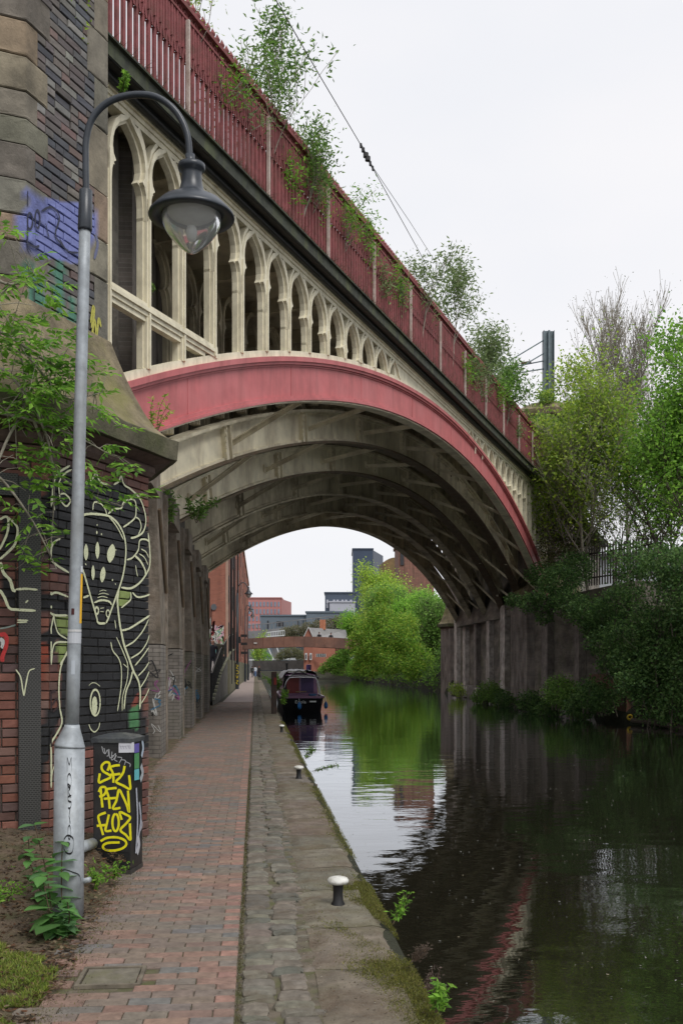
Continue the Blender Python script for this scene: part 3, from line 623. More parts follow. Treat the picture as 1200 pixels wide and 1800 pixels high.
# deck: plates over cross girders, fascia girder, trackbed
def fprism(sec, s0, s1):                              # section (n,z) along the bridge
    V = [FP(s, z, n) for s in (s0, s1) for n, z in sec]; m = len(sec); return MB().add(V, [tuple(range(m)), tuple(range(m, 2*m))[::-1]]+[(i, m+i, m+(i+1) % m, (i+1) % m)[::-1] for i in range(m)])
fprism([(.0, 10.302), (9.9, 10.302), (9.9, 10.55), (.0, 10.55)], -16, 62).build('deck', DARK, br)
fprism([(.55, 10.552), (9.3, 10.552), (9.2, 10.84), (.75, 10.84)], -16, 62).build('trackbed', mat('ballast', (.09, .07, .055), var=.5, scale=12, bump=.8, bscale=30, bdist=.03), br)
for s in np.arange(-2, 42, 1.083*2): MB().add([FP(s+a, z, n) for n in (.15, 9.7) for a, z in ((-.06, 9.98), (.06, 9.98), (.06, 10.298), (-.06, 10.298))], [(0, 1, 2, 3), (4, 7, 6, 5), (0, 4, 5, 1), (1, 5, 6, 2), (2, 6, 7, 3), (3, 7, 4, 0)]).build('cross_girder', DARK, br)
gd = fprism([(-.0, 10.302), (-.0, 10.56), (-.385, 10.56), (-.385, 10.315), (-.33, 10.335), (-.2, 10.335), (-.17, 10.30), (-.10, 10.30)], -16, 62).build('fascia_girder', MATS['black_girder'], br)
fprism([(-.387, 10.33), (-.387, 10.552), (-.40, 10.552), (-.40, 10.33)], -15.9, 61.9).build('fascia_face', MATS['mossy_girder'], gd)
fprism([(-.46, 10.553), (.1, 10.553), (.1, 10.60), (-.46, 10.585)], -15.9, 61.9).build('ledge', MATS['mossy_girder'], gd)
MB().tube([FP(-15, 10.27, -.155), FP(61, 10.27, -.155)], .055, 10).build('roll_moulding', MATS['black_girder'], gd)
fprism([(9.9, 10.302), (10.1, 10.302), (10.1, 12.3), (9.9, 12.3)], -16, 62).build('far_parapet', MATS['red_rail'], br)
# railing
RN = -.30; RRm = MATS['red_rail']; SP = 3.05/18
def rp3(s, z, n=0.): return FP(s, z, RN+n)
def railing_bar_mesh():
    mb = MB(); off = np.array(FP(0, 0, RN)); f = lambda s, z, n: np.array(FP(s, z, RN+n))-off
    def bx(s0, s1, z0, z1, n0, n1, sh=0): mb.add([f(s+(sh if z == z1 else 0), z, n) for s in (s0, s1) for z, n in ((z0, n0), (z0, n1), (z1, n1), (z1, n0))], [(0, 1, 2, 3)[::-1], (4, 5, 6, 7), (0, 4, 5, 1)[::-1], (1, 5, 6, 2)[::-1], (2, 6, 7, 3)[::-1], (3, 7, 4, 0)[::-1]])
    bx(-.034, .034, .06, .95, -.02, .03)
    h = SP/2
    mb.add([f(s, z, n) for n in (-.04, .03) for s, z in ((-h+.004, .92), (-.036, .92), (0, 1.10), (-.03, 1.12))]+[f(s, z, n) for n in (-.04, .03) for s, z in ((.036, .92), (h-.004, .92), (.03, 1.12), (0, 1.10))],
           [(0, 1, 2, 3), (7, 6, 5, 4), (0, 4, 5, 1), (3, 2, 6, 7), (8, 9, 10, 11), (15, 14, 13, 12), (8, 12, 13, 9), (11, 10, 14, 15)])
    bx(-.022, .022, .95, 1.66, -.02, .02); bx(h-.020, h+.020, 1.0, 1.66, -.012, .015)
    bx(-.012, .012, 1.66, 1.80, -.012, .012, SP/2); bx(-.012, .012, 1.66, 1.80, -.014, .01, -SP/2)
    return fast_mesh('railing_bar', np.concatenate(mb.V), mb.F)
rm = railing_bar_mesh(); rm.materials.append(RRm)
fm = MB(); fm.lathe([(.02, 0), (.045, .015), (.02, .035), (.045, .075), (.052, .105), (.03, .15), (.0, .21)], n=6); fmesh = fast_mesh('finial', np.concatenate(fm.V), fm.F); fmesh.materials.append(RRm)
s = -1.2; nb = 0
while s < 39.4:
    p = FP(s, 10.60, RN); p = (p[0]-P0[0], p[1]-P0[1], p[2]); link_mesh('railing_bar', rm, None, br, loc=p); link_mesh('finial', fmesh, None, br, loc=(p[0], p[1], 12.45))
    s += SP; nb += 1
for z0, z1, n0, n1 in ((10.60, 10.67, -.05, .05), (12.24, 12.28, -.03, .03), (12.39, 12.46, -.07, .07), (11.58, 11.61, -.008, .008)):
    fprism([(RN+n0, z0), (RN+n0, z1), (RN+n1, z1), (RN+n1, z0)], -1.6, 39.6).build('railing_rail', RRm, br)
for k in range(-1, 13):
    s = 1.66+3.05*k+SP/2; mb = MB(); mb.add([FP(s+a, z, RN+n) for a in (-.022, .022) for z, n in ((10.59, -.10), (10.59, -.04), (12.2, -.04), (12.2, -.10))], [(0, 1, 2, 3)[::-1], (4, 5, 6, 7), (0, 4, 5, 1)[::-1], (1, 5, 6, 2)[::-1], (2, 6, 7, 3)[::-1], (3, 7, 4, 0)[::-1]]); mb.build('railing_post', mat('pale_post', (.55, .47, .42), var=.25, scale=6, bump=.1, dirt=(.3, .2, .16), dscale=4, damt=.7), br)
# dead stems caught along the foot of the railing
def ledge(): 
    s = random.uniform(-.5, 38.6); p = FP(s, 0, random.uniform(-.42, -.22)); return p[0], p[1]
o = blades('dead_stems', 5200, ledge, lambda x, y: 10.60, .22, [(.13, .075, .05), (.09, .05, .035), (.16, .11, .07)], up=1.6, narrow=.022); tag(o, 'thin brown dead stems standing along the foot of the red railing', 'stems', kind='stuff')
o = blades('ledge_moss', 9000, lambda: tuple(FP(random.uniform(-.5, 38.6), 0, random.uniform(-.47, -.38))[:2]), lambda x, y: 10.58, .035, [(.10, .10, .03), (.06, .06, .03), (.12, .09, .05)], narrow=.12); tag(o, 'moss fringe on the outer ledge of the bridge girder', 'moss', kind='stuff')
# ------------------------------------------------------------------ turrets
def octo(c, a):                                       # CCW; vertices 0-1 is the front facet, 1.. goes to the right
    R_ = a/math.cos(math.pi/8); th0 = math.atan2(-N[1], -N[0]); return [(c[0]+R_*math.cos(th0-math.pi/8+math.pi/4*k), c[1]+R_*math.sin(th0-math.pi/8+math.pi/4*k)) for k in range(8)]
C0 = np.array([-1.01, 9.70]); AP = 1.81; SIDE = 2*AP*math.tan(math.pi/8)
TC = C0-B*SIDE/2+N*AP
BRK = [(.15, .062, .045), (.17, .07, .05), (.11, .055, .045), (.19, .072, .048), (.09, .055, .05), (.13, .075, .062)]
GREYB = [(.115, .105, .10), (.08, .08, .085), (.13, .115, .105), (.16, .15, .14), (.14, .095, .085), (.065, .068, .08), (.18, .175, .16), (.10, .085, .08)]
wall_far = brickmat('turret_brick', (.19, .15, .125), (.14, .12, .105), (.2, .18, .16), axis=(B[0], B[1]), dirt=(.30, .27, .24), damt=.5, vs=.6)
def turret(c, name, label, z_top=15.6, base=-.6, cap=(3.44, 3.6, 3.8, 4.75), detailed=False, a=AP, inset=.36):
    t = thing(name, (c[0], c[1], 0), label, 'turret'); e = .03 if detailed else 0
    MB().prism(octo(c, a-e), base, cap[0], ).build('body', MATS['mortar'] if detailed else wall_far, t)
    MB().loft([[(x, y, z) for x, y in octo(c, r)] for r, z in ((a+.02, cap[0]), (a+.05, cap[0]+.04), (a+.05, cap[0]+.09), (a+.02, cap[0]+.11), (a+.2, cap[1]-.005))]).build('moulding', mat('mould_brick', (.11, .075, .06), var=.4, scale=8, bump=.4), t)
    rings = []
    for r, z in ((a+.25, cap[1]), (a+.255, cap[2]-.02), (a+.2, cap[2])):
        P = octo(c, r); ring = []
        for i in range(8):
            p, q = P[i], P[(i+1) % 8]
            for k in range(10): ring.append((p[0]+(q[0]-p[0])*k/10+(random.uniform(-.008, .008)), p[1]+(q[1]-p[1])*k/10+random.uniform(-.008, .008), z+(random.uniform(-.012, .012) if z > cap[1] else random.uniform(-.006, .006))))
        rings.append(ring)
    MB().loft(rings).build('coping', MATS['coping_dark'], t)
    MB().loft([[(x, y, z) for x, y in octo(c, a+.2-(.2+inset-.02)*f**.72)] for f, z in [(q/6, cap[2]-.01+(cap[3]-cap[2])*(q/6)**1.15) for q in range(7)]]).build('sloped_cap', MATS['cap_stone'], t)
    MB().prism(octo(c, a-inset-e), cap[2]-.1, z_top).build('shaft', MATS['mortar'] if detailed else wall_far, t)
    MB().loft([[(x, y, z) for x, y in octo(c, a-inset+r)] for r, z in ((.01, z_top), (.2, z_top+.2), (.25, z_top+.5), (-.2, z_top+.9))]).build('crown_stone', MATS['cap_stone'], t)
    return t
tur = turret(TC, 'bridge_turret', 'octagonal brick and stone bridge turret with the painted horned creature mural, beside the lamp post', detailed=True, z_top=15.6)
turret(P0+B*41.2+N*.5, 'bridge_turret', 'ivy covered brick turret at the far right end of the red railing', z_top=14.6, cap=(4.9, 5.06, 5.3, 6.3))
turret(np.array([17.05, 80.2]), 'bridge_turret', 'distant brick turret with sloped stone cap below the right foot of the far arch rib', z_top=14, cap=(4.7, 4.85, 5.1, 6.4))
# the painted mural and the brickwork under it
def A3(P): return [(x/3, 780+y/3) for x, y in P]
def A4(P): return [(x/4.286, 950+y/4.286) for x, y in P]
BLK = [A3([(320, 130), (375, 120), (400, 250), (470, 200), (505, 130), (530, 210), (600, 220), (640, 165), (680, 240), (750, 300), (775, 400), (798, 500), (795, 700), (800, 800), (795, 1000), (790, 1240), (745, 1330), (760, 1420), (800, 1600), (330, 1600), (315, 1400), (318, 1200), (350, 1060), (300, 1040), (275, 1160), (255, 1050), (180, 1035), (180, 1000), (255, 985), (285, 900), (220, 880), (90, 880), (40, 860), (0, 780), (0, 640), (30, 650), (85, 770), (200, 770), (260, 790), (362, 810), (370, 700), (260, 610), (225, 500), (210, 300), (270, 180)]),
       A3([(240, 1400), (330, 1395), (300, 1500), (260, 1640), (240, 1880), (165, 1900), (175, 1740), (190, 1560)]),
       A3([(0, 360), (45, 380), (95, 440), (80, 530), (0, 600)])]
YEL = [A3([(290, 905), (360, 905), (360, 1020), (310, 990)]), A3([(300, 1045), (358, 1050), (350, 1100), (318, 1170)]), A3([(628, 770), (690, 780), (680, 830), (640, 865), (620, 850)])]
RDG = [(A3([(150, 1395), (230, 1240), (280, 1040), (190, 1060), (195, 1400)]), (.25, .055, .03)), (A4([(1035, 1130), (1050, 1250), (980, 1400), (990, 1250)]), (.2, .05, .035)), (A4([(985, 1260), (1045, 1230), (1040, 1420), (970, 1420)]), (.06, .17, .07))]
def mural_col(P, base):
    x, y, d = pix(P); C = np.tile(np.array(base), (len(P), 1))
    for poly, c in RDG: C[in_poly(x, y, poly)] = c
    for poly in BLK: C[in_poly(x, y, poly)] = (.0165, .017, .0185)
    for poly in YEL: C[in_poly(x, y, poly)] = (.21, .27, .085)
    for poly, c in RDG[1:]: C[in_poly(x, y, poly)] = c
    return C
def px(L_): return L_
BLU = [[(38, 328), (60, 330), (66, 352), (80, 345), (110, 355), (160, 360), (172, 395), (160, 430), (150, 462), (120, 462), (90, 452), (62, 455), (42, 430), (30, 400), (34, 372), (50, 360)]]
GRN = [[(45, 455), (58, 470), (60, 545), (50, 560)], [(63, 480), (80, 485), (78, 560), (62, 555)], [(97, 455), (112, 460), (110, 600), (96, 580)], [(122, 520), (136, 530), (135, 600), (116, 590)]]
DRK = [[(56, 480), (63, 485), (62, 560), (56, 550)]]
def tower_col(P, base):
    x, y, d = pix(P); C = np.tile(np.array(base), (len(P), 1))
    for p in GRN: C[in_poly(x, y, p)] = (.07, .19, .135)
    for p in DRK: C[in_poly(x, y, p)] = (.03, .05, .045)
    for p in BLU: C[in_poly(x, y, p)] = (.165, .19, .42)
    return C
def grid_brick(L_, H, D, nu, b=.005):
    us = np.concatenate([[0], np.linspace(b, L_-b, nu), [L_]]); zs = [0, b, H*.5, H-b, H]; V = []
    for j, z in enumerate(zs):
        for i, u in enumerate(us): V.append((u, -b*1.3 if (i in (0, len(us)-1) or j in (0, 4)) else random.uniform(-.0015, .0015), z))
    m = len(us); Fc = [(j*m+i, j*m+i+1, (j+1)*m+i+1, (j+1)*m+i) for j in range(4) for i in range(m-1)]
    ring = list(range(m))+[j*m+m-1 for j in range(1, 5)]+[4*m+i for i in range(m-2, -1, -1)]+[j*m for j in range(3, 0, -1)]; q = len(V); V += [(V[i][0], -D, V[i][2]) for i in ring]
    Fc += [(ring[(k+1) % len(ring)], ring[k], q+k, q+(k+1) % len(ring)) for k in range(len(ring))]
    return np.array(V, float), Fc
def brick_facet(pcs, O, u, L_, z0, z1, pal, colf, bounds=None, H=.075, seed=1, nu=4, gap=.009):
    """every brick of a facet; O is its lower left corner in plan, u runs to the right"""
    rn = random.Random(seed); nrm = np.array([u[1], -u[0]]); row = 0; z = z0; n = 0
    while z < z1-.02:
        lo_, hi_ = bounds(z+.03) if bounds else (0., L_)
        s = lo_; r = row % 2; h = min(H, z1-z)-gap
        first = True
        while s < hi_-.02:
            full = .225 if (rn.random() < .72) else .1125
            if first and r: full = .1125
            Lb = min(full, hi_-s)
            if hi_-s-Lb < .06: Lb = hi_-s
            first = False
            if True:
                V, Fc = grid_brick(max(.02, Lb-gap), h, .06, nu if Lb > .15 else max(2, nu//2))
                pr = rn.uniform(-.004, .005); M = frame((O[0]+u[0]*s+nrm[0]*pr, O[1]+u[1]*s+nrm[1]*pr, z), (u[0], u[1], 0), (nrm[0], nrm[1], 0))
                if rn.random() < .03: M[:3, 3] -= np.array([nrm[0], nrm[1], 0])*.012
                Wd = V@M[:3, :3].T+M[:3, 3]; c = jitc(rn.choice(pal), .25); C = colf(Wd, c); key = (id(pcs), n, z0, O[0]); n += 1
                pcs.variant(key, V, Fc, C); pcs.put(key, M)
            s += Lb
        z += H; row += 1
body = [c for c in tur.children if c.name.startswith('body')][0]; shaft = [c for c in tur.children if c.name.startswith('shaft')][0]
phi2 = PHI+math.pi/4; B2 = np.array([math.sin(phi2), math.cos(phi2)])
o1 = octo(TC, AP)
i0 = min(range(8), key=lambda i: abs(o1[i][0]-C0[0])+abs(o1[i][1]-C0[1])); C1 = np.array(min(o1, key=lambda p: (p[0]-(C0-B*SIDE)[0])**2+(p[1]-(C0-B*SIDE)[1])**2)); C2 = C1-B2*SIDE
pb = Pieces('brick', MATS['painted_brick'], body, limit=300)
brick_facet(pb, C1, B, SIDE, 0, 3.44, BRK[:3]+BRK[4:], mural_col, seed=3, nu=6)
brick_facet(pb, C2, B2, SIDE, .0, 3.44, BRK, mural_col, seed=5, nu=6)
pb.finish()
o2 = octo(TC, AP-.36); T0 = np.array(min(o2, key=lambda p: (p[0]+1.4)**2+(p[1]-9.7)**2)); S2 = 2*(AP-.36)*math.tan(math.pi/8); T1 = T0-B*S2; T2 = T1-B2*S2
pt = Pieces('brick', MATS['painted_brick'], shaft, limit=300)
quo = []                                              # stones: (z0,z1,len on chamfer,len on front)
z = 4.7; k = 0
rq = random.Random(4)
while z < 10.6:
    h = rq.choice([.225, .30, .30]); quo.append((z, z+h, rq.choice([1.0, .62, 1.15]), (.30 if k % 2 else .13)+rq.uniform(-.02, .03))); z += h; k += 1
quoR = []; z = 4.7; k = 0
while z < 10.6: h = rq.choice([.45, .375, .6]); quoR.append((z, z+h, (.33 if k % 2 else .22))); z += h; k += 1
def bf(zc):
    lo_ = next((lf for a, b, lc, lf in quo if a <= zc < b), 0.); hi_ = next((S2-lf for a, b, lf in quoR if a <= zc < b), S2); return lo_, hi_
def bc(zc):
    lc_ = next((min(lc, S2) for a, b, lc, lf in quo if a <= zc < b), 0.); return 0., S2-lc_
brick_facet(pt, T1, B, S2, 4.7, 10.4, GREYB, tower_col, bounds=bf, seed=8, nu=4)
brick_facet(pt, T2, B2, S2, 4.7, 10.4, GREYB, tower_col, bounds=bc, seed=9, nu=3)
pt.finish()
STN = [(.22, .185, .135), (.18, .165, .13), (.25, .19, .13), (.16, .15, .125), (.20, .175, .135)]
nB = np.array([B[1], -B[0]]); nB2 = np.array([B2[1], -B2[0]])
def stone_block(V2, z0, z1, parent, base):            # a dressed block from an outer line of plan points
    outer = [np.array(p) for p in V2]; V = []; us = []
    pts = []
    for a, b in zip(outer[:-1], outer[1:]):
        k = max(2, int(np.linalg.norm(b-a)/.06)); pts += [a+(b-a)*t for t in np.linspace(0, 1, k, endpoint=False)]
    pts.append(outer[-1]); m = len(pts); cen = TC; zs = [z0+.005, z0+.014]+list(np.linspace(z0+.03, z1-.03, 4))+[z1-.014, z1-.005]; j = 0
    pr = random.uniform(-.006, .008)
    for q, z in enumerate(zs):
        for i, p in enumerate(pts):
            d = (p-cen)/np.linalg.norm(p-cen); e = -.006 if (q in (0, len(zs)-1) or i in (0, m-1)) else random.uniform(-.003, .003)+pr; V.append((p[0]+d[0]*e, p[1]+d[1]*e, z))
    n = len(V); Fc = [(r*m+i, r*m+i+1, (r+1)*m+i+1, (r+1)*m+i) for r in range(len(zs)-1) for i in range(m-1)]
    V += [(p[0]+(cen-p)[0]*.06, p[1]+(cen-p)[1]*.06, z) for z in (zs[0], zs[-1]) for p in pts]
    Fc += [(i, n+i, n+i+1, i+1) for i in range(m-1)]+[((len(zs)-1)*m+i, (len(zs)-1)*m+i+1, n+m+i+1, n+m+i) for i in range(m-1)]
    V = np.array(V); C = tower_col(V, base); off = np.array(LOC[parent.name]); link_mesh('stone', fast_mesh('stone', V-off, Fc, C), MATS['old_stone'], parent)
for z0, z1, lc, lf in quo: stone_block([T1-B2*min(lc, S2), T1, T1+B*lf], z0, z1, shaft, jitc(random.choice(STN), .25))
for z0, z1, lf in quoR: stone_block([T0-B*lf, T0-B*.001], z0, z1, shaft, jitc(random.choice(STN[1:]), .2))
# sprayed lines
def plane_of(O, u, out):
    nn = np.array([u[1], -u[0]]); 
    return lambda s, z: (O[0]+u[0]*s+nn[0]*out, O[1]+u[1]*s+nn[1]*out, z)
def to_wall(P, O, u, out=.008):
    nn = np.array([u[1], -u[0]]); Oq = np.array(O)+nn*out; res = []
    for x, y in P:
        r = FW+RT*(x-600)/F_PX; t = (Oq@nn)/(r@nn); q = r*t; res.append(((q-Oq)@u, EYE+(HY-y)/F_PX*t))
    return res
LW = .62
PALE = (.58, .60, .40)
def spray_lines(name, lines, O, u, parent, smax, out=.008):
    mb = MB()
    for P, wd, c in lines:
        Q = to_wall(P, O, u, out)
        Q = [(min(max(s, .004), smax-.004), z) for s, z in Q]
        ribbon(mb, Q, wd*LW, plane_of(O, u, out+random.uniform(0, .0015)), c)
    return mb.build(name, MATS['spray'], parent, 'stuff', attr=True)
L3 = lambda P, wd=.030, c=PALE: (A3(P), wd, c)
L4 = lambda P, wd=.030, c=PALE: (A4(P), wd, c)
def oval(cx, cy, rx, ry, a=0, n=14): return [(cx+rx*math.cos(t)*math.cos(a)-ry*math.sin(t)*math.sin(a), cy+rx*math.cos(t)*math.sin(a)+ry*math.sin(t)*math.cos(a)) for t in np.linspace(0, 2*math.pi, n)]
front = [L3([(290, 350), (278, 290), (285, 200), (315, 150), (370, 115)]), L3([(318, 290), (312, 210), (340, 160), (380, 135)], .025), L3([(318, 265), (345, 265), (372, 300), (350, 330), (320, 300)], .025),
    L3([(450, 205), (480, 195), (500, 165), (508, 140)]), L3([(508, 140), (518, 180), (535, 205), (570, 215)]), L3([(600, 215), (625, 200), (640, 165)]), L3([(640, 165), (655, 215), (690, 240), (735, 285), (760, 345), (770, 410), (755, 465), (720, 490), (690, 498)]),
    L3([(430, 378), (470, 370), (520, 372), (570, 380), (605, 402), (632, 435), (655, 485), (664, 545), (662, 610), (652, 680), (636, 740), (615, 800), (590, 870), (572, 920), (560, 945)], .034), L3([(575, 385), (605, 420), (630, 460), (652, 505)], .022),
    L3([(436, 660), (452, 710), (470, 775), (492, 850), (510, 915), (520, 945), (558, 947)], .034), L3([(490, 350), (497, 310), (530, 315), (555, 345), (565, 380)], .022), L3([(570, 370), (600, 345), (640, 340), (652, 310), (690, 292), (714, 305), (718, 350), (712, 390), (680, 420), (650, 440)], .026),
    L3([(712, 385), (735, 400), (745, 440), (730, 480)], .022), L3([(670, 612), (700, 600), (730, 560), (738, 510), (770, 505), (792, 520)], .026), L3([(745, 555), (770, 570), (785, 600)], .018), L3([(735, 580), (762, 600), (782, 640)], .018), L3([(712, 590), (742, 620), (765, 665), (768, 690)], .036), L3([(782, 470), (795, 560), (792, 640), (770, 690), (735, 735), (690, 762), (640, 758)], .032), L3([(716, 640), (722, 680), (728, 700)], .02),
    L3([(628, 770), (620, 820), (625, 890), (634, 960), (640, 990), (655, 1060), (680, 1130), (705, 1200), (730, 1250), (740, 1310), (738, 1400)], .042), L3([(690, 782), (690, 820), (665, 845), (640, 865)], .024), L3([(700, 785), (725, 808), (760, 805), (795, 795)], .026),
    L3([(640, 985), (680, 975), (730, 945), (792, 905)], .032), L3([(662, 1070), (710, 1040), (755, 985), (785, 925)], .024), L3([(690, 1132), (740, 1100), (775, 1050), (788, 1010)], .022), L3([(712, 1170), (750, 1125), (785, 1075)], .022), L3([(728, 1225), (762, 1190), (788, 1150)], .022), L3([(742, 1285), (770, 1240), (788, 1200)], .022), L3([(745, 1370), (770, 1330), (788, 1290)], .022),
    L3([(700, 1200), (688, 1250), (665, 1310), (655, 1400)], .034), L3([(585, 1045), (595, 1090), (625, 1130), (640, 1180), (640, 1270), (630, 1350), (620, 1410)], .022), L3([(615, 1020), (640, 1075), (655, 1110), (675, 1170), (670, 1250), (648, 1330), (645, 1410)], .020), L3([(650, 1160), (672, 1180)], .014), L3([(606, 930), (612, 975)], .02),
    L3([(497, 838), (535, 825), (575, 832), (590, 850)], .028), L3([(515, 812), (540, 805), (570, 812)], .012), L3([(520, 795), (545, 788), (575, 795)], .010), L3([(525, 778), (545, 772), (562, 776)], .008), L3(oval(512, 880, 9, 18), .03), L3(oval(570, 895, 9, 18), .022), L3([(530, 868), (550, 865)], .01), L3([(530, 885), (548, 886)], .01),
    L3([(470, 1275), (485, 1262), (505, 1262), (530, 1280)], .010), L3(oval(503, 1365, 26, 68), .030), L3(oval(500, 1380, 9, 38), .05), L3([(470, 1480), (480, 1505), (500, 1520), (520, 1500), (528, 1470)], .018), L3([(318, 1410), (312, 1300), (318, 1200), (335, 1140), (360, 1090)], .030), L3([(318, 1400), (328, 1470), (300, 1530), (265, 1580), (225, 1640), (205, 1750), (190, 1830)], .032), L3([(310, 1660), (280, 1720), (265, 1800)], .018),
    L3([(210, 775), (240, 790), (300, 785), (362, 808)], .030), L3([(440, 812), (470, 800)], .03), L3([(205, 885), (260, 895), (300, 905), (358, 905)], .030), L3([(285, 905), (292, 950), (310, 1000), (355, 1030)], .024), L3([(285, 905), (270, 970), (240, 990), (180, 998)], .026), L3([(180, 1040), (240, 1045), (262, 1075), (268, 1165)], .026), L3([(268, 1165), (280, 1080), (300, 1048), (358, 1046)], .026), L3([(318, 1165), (340, 1130), (360, 1100)], .028), L3([(225, 865), (235, 850)], .03),
    L3([(215, 495), (235, 545), (258, 605), (300, 640), (365, 680)], .034), L3([(258, 600), (262, 560), (285, 520), (320, 500)], .026), L3([(225, 320), (245, 290), (270, 275)], .022), L3([(610, 560), (614, 560)], .02), L3([(450, 632), (456, 640)], .02), L3([(512, 425), (514, 432)], .03), L3([(535, 472), (537, 482)], .026), L3([(592, 715), (596, 722)], .028), L3([(608, 735), (612, 745)], .015), L3([(500, 1690), (560, 1682), (620, 1685)], .03)]
eye = MB()
for cx, cy, rx, ry, a in ((515, 562, 11, 46, 0), (587, 578, 21, 50, .15), (455, 572, 12, 44, 0), (492, 680, 9, 40, 0), (543, 690, 14, 42, .1), (512, 468, 4, 9, 0), (500, 1385, 11, 42, 0)):
    P = [(cx+rx*math.cos(t)*abs(math.cos(t))**.5+ry*math.sin(t)*math.sin(a)*-1, cy+ry*math.sin(t)) for t in np.linspace(0, 2*math.pi, 18, endpoint=False)]; Q = to_wall(A3(P), C1, B, .0095); eye.add([plane_of(C1, B, .0095)(*q) for q in Q], [tuple(range(18))[::-1]], PALE)
eye.build('spray_paint', MATS['spray'], body, 'stuff', attr=True)
gf = spray_lines('spray_paint', front, C1, B, body, SIDE)
cham = [L3([(0, 400), (30, 385), (45, 400), (40, 470), (0, 560)], .028), L3([(30, 380), (80, 420), (95, 460), (80, 530), (40, 575), (0, 610)], .030), L3([(5, 625), (20, 680), (55, 720), (70, 770), (85, 775)], .04), L3([(85, 768), (140, 765), (200, 770)], .03), L3([(0, 770), (25, 810), (50, 865), (90, 875), (190, 880)], .034), L3([(92, 930), (150, 932)], .02), L3([(92, 942), (145, 940)], .02), L3([(0, 975), (40, 968), (85, 955)], .02, (.2, .25, .22)), L3([(85, 1190), (110, 1230), (122, 1300), (128, 1330)], .016), L3([(128, 1330), (140, 1260), (155, 1200), (185, 1185)], .016), L3([(0, 1010), (25, 1005), (38, 1035), (30, 1080), (15, 1120), (15, 1150)], .05, (.45, .03, .03)), L3([(0, 1030), (15, 1040), (15, 1080)], .05, (.5, .5, .48)), L3([(135, 840), (150, 825)], .02)]
gcs = spray_lines('spray_paint', cham, C2, B2, body, SIDE, out=.06)
dk = (.012, .012, .013)
tags = [L4([(300, 1155), (370, 1145), (425, 1130)], .04, (.035, .02, .02)), L4([(370, 1150), (368, 1290)], .035, (.035, .02, .02)), L4([(395, 1240), (430, 1190), (440, 1250), (400, 1290)], .03, (.035, .02, .02)), L4([(300, 1470), (340, 1440), (350, 1480), (300, 1550), (370, 1560)], .03, (.03, .02, .02)), L4([(400, 1430), (380, 1500), (430, 1500)], .03, (.03, .02, .02))]
spray_lines('spray_paint', tags, C1, B, body, SIDE)
bl = (.02, .024, .05); T6 = lambda P, wd=.03, c=bl: ([(x/2.857, y/2.857) for x, y in P], wd, c)
spray_lines('spray_paint', [T6(oval(152, 1110, 14, 40), .03), T6(oval(190, 1100, 12, 45), .03), T6([(118, 1170), (140, 1220), (175, 1240), (200, 1235)], .035), T6([(100, 930), (120, 990), (135, 1030)], .02), T6([(95, 1060), (90, 1130), (110, 1210), (160, 1270)], .025), T6([(210, 1060), (260, 1040), (300, 1090), (280, 1180), (330, 1250)], .03), T6([(300, 1200), (340, 1260), (400, 1270)], .03), T6([(230, 1120), (250, 1200)], .02)], T1, B, shaft, S2, .012)
spray_lines('spray_paint', [([(160, 568), (164, 540), (166, 548), (161, 576)], .05, (.42, .40, .07)), ([(162, 590), (167, 562), (170, 590), (174, 560), (178, 575)], .045, (.42, .40, .07)), ([(160, 600), (165, 585), (172, 612)], .03, (.35, .33, .08)), ([(166, 455), (172, 430), (168, 410)], .06, (.12, .13, .22))], T1, B, shaft, S2, .012)
# perforated cable guard up the chamfer
gu = thing('cable_guard', tuple(C1)+(.2,), 'tall black perforated metal strip fixed up the brick turret left of the mural', 'guard')
def pmat():
    m = bpy.data.materials.new('perforated'); m.use_nodes = True; t = m.node_tree; n = t.nodes; L = t.links; p = n['Principled BSDF']; g = n.new('ShaderNodeNewGeometry'); sx = n.new('ShaderNodeSeparateXYZ'); L.new(g.outputs['Position'], sx.inputs[0])
    a = n.new('ShaderNodeMath'); a.operation = 'MULTIPLY'; L.new(sx.outputs[0], a.inputs[0]); a.inputs[1].default_value = 1.1; cx = n.new('ShaderNodeCombineXYZ'); L.new(a.outputs[0], cx.inputs[0]); L.new(sx.outputs[2], cx.inputs[1])
    b = n.new('ShaderNodeTexBrick'); L.new(cx.outputs[0], b.inputs[0]); b.inputs['Scale'].default_value = 1; b.inputs['Brick Width'].default_value = .028; b.inputs['Row Height'].default_value = .016; b.inputs['Mortar Size'].default_value = .004; b.inputs['Mortar Smooth'].default_value = .3
    b.inputs['Color1'].default_value = (.006, .006, .006, 1); b.inputs['Color2'].default_value = (.01, .01, .01, 1); b.inputs['Mortar'].default_value = (.06, .06, .055, 1); L.new(b.outputs[0], p.inputs['Base Color']); p.inputs['Roughness'].default_value = .55
    return m
pmt = pmat(); nn2 = nB2
def on_ch(px0, y): return to_wall([(px0, y)], C2, B2, .03)[0]
sa, _ = on_ch(33, 1300); sb, _ = on_ch(72, 1300)
zz0 = .18; zz1 = on_ch(40, 838)[1]
V = [(C2[0]+B2[0]*s+nn2[0]*o_, C2[1]+B2[1]*s+nn2[1]*o_, z) for z in (zz0, zz1) for s, o_ in ((sa, -.01), (sa, .055), (sb, .055), (sb, -.01))]
MB().add(V, [(0, 1, 2, 3)[::-1], (4, 5, 6, 7), (0, 4, 5, 1)[::-1], (1, 5, 6, 2)[::-1], (2, 6, 7, 3)[::-1], (3, 7, 4, 0)[::-1]]).build('guard_strip', pmt, gu)
V = [(C2[0]+B2[0]*s+nn2[0]*o_, C2[1]+B2[1]*s+nn2[1]*o_, z) for z in (zz1-.16, zz1+.02) for s, o_ in ((.0, -.01), (.0, .05), (sa-.002, .05), (sa-.002, -.01))]
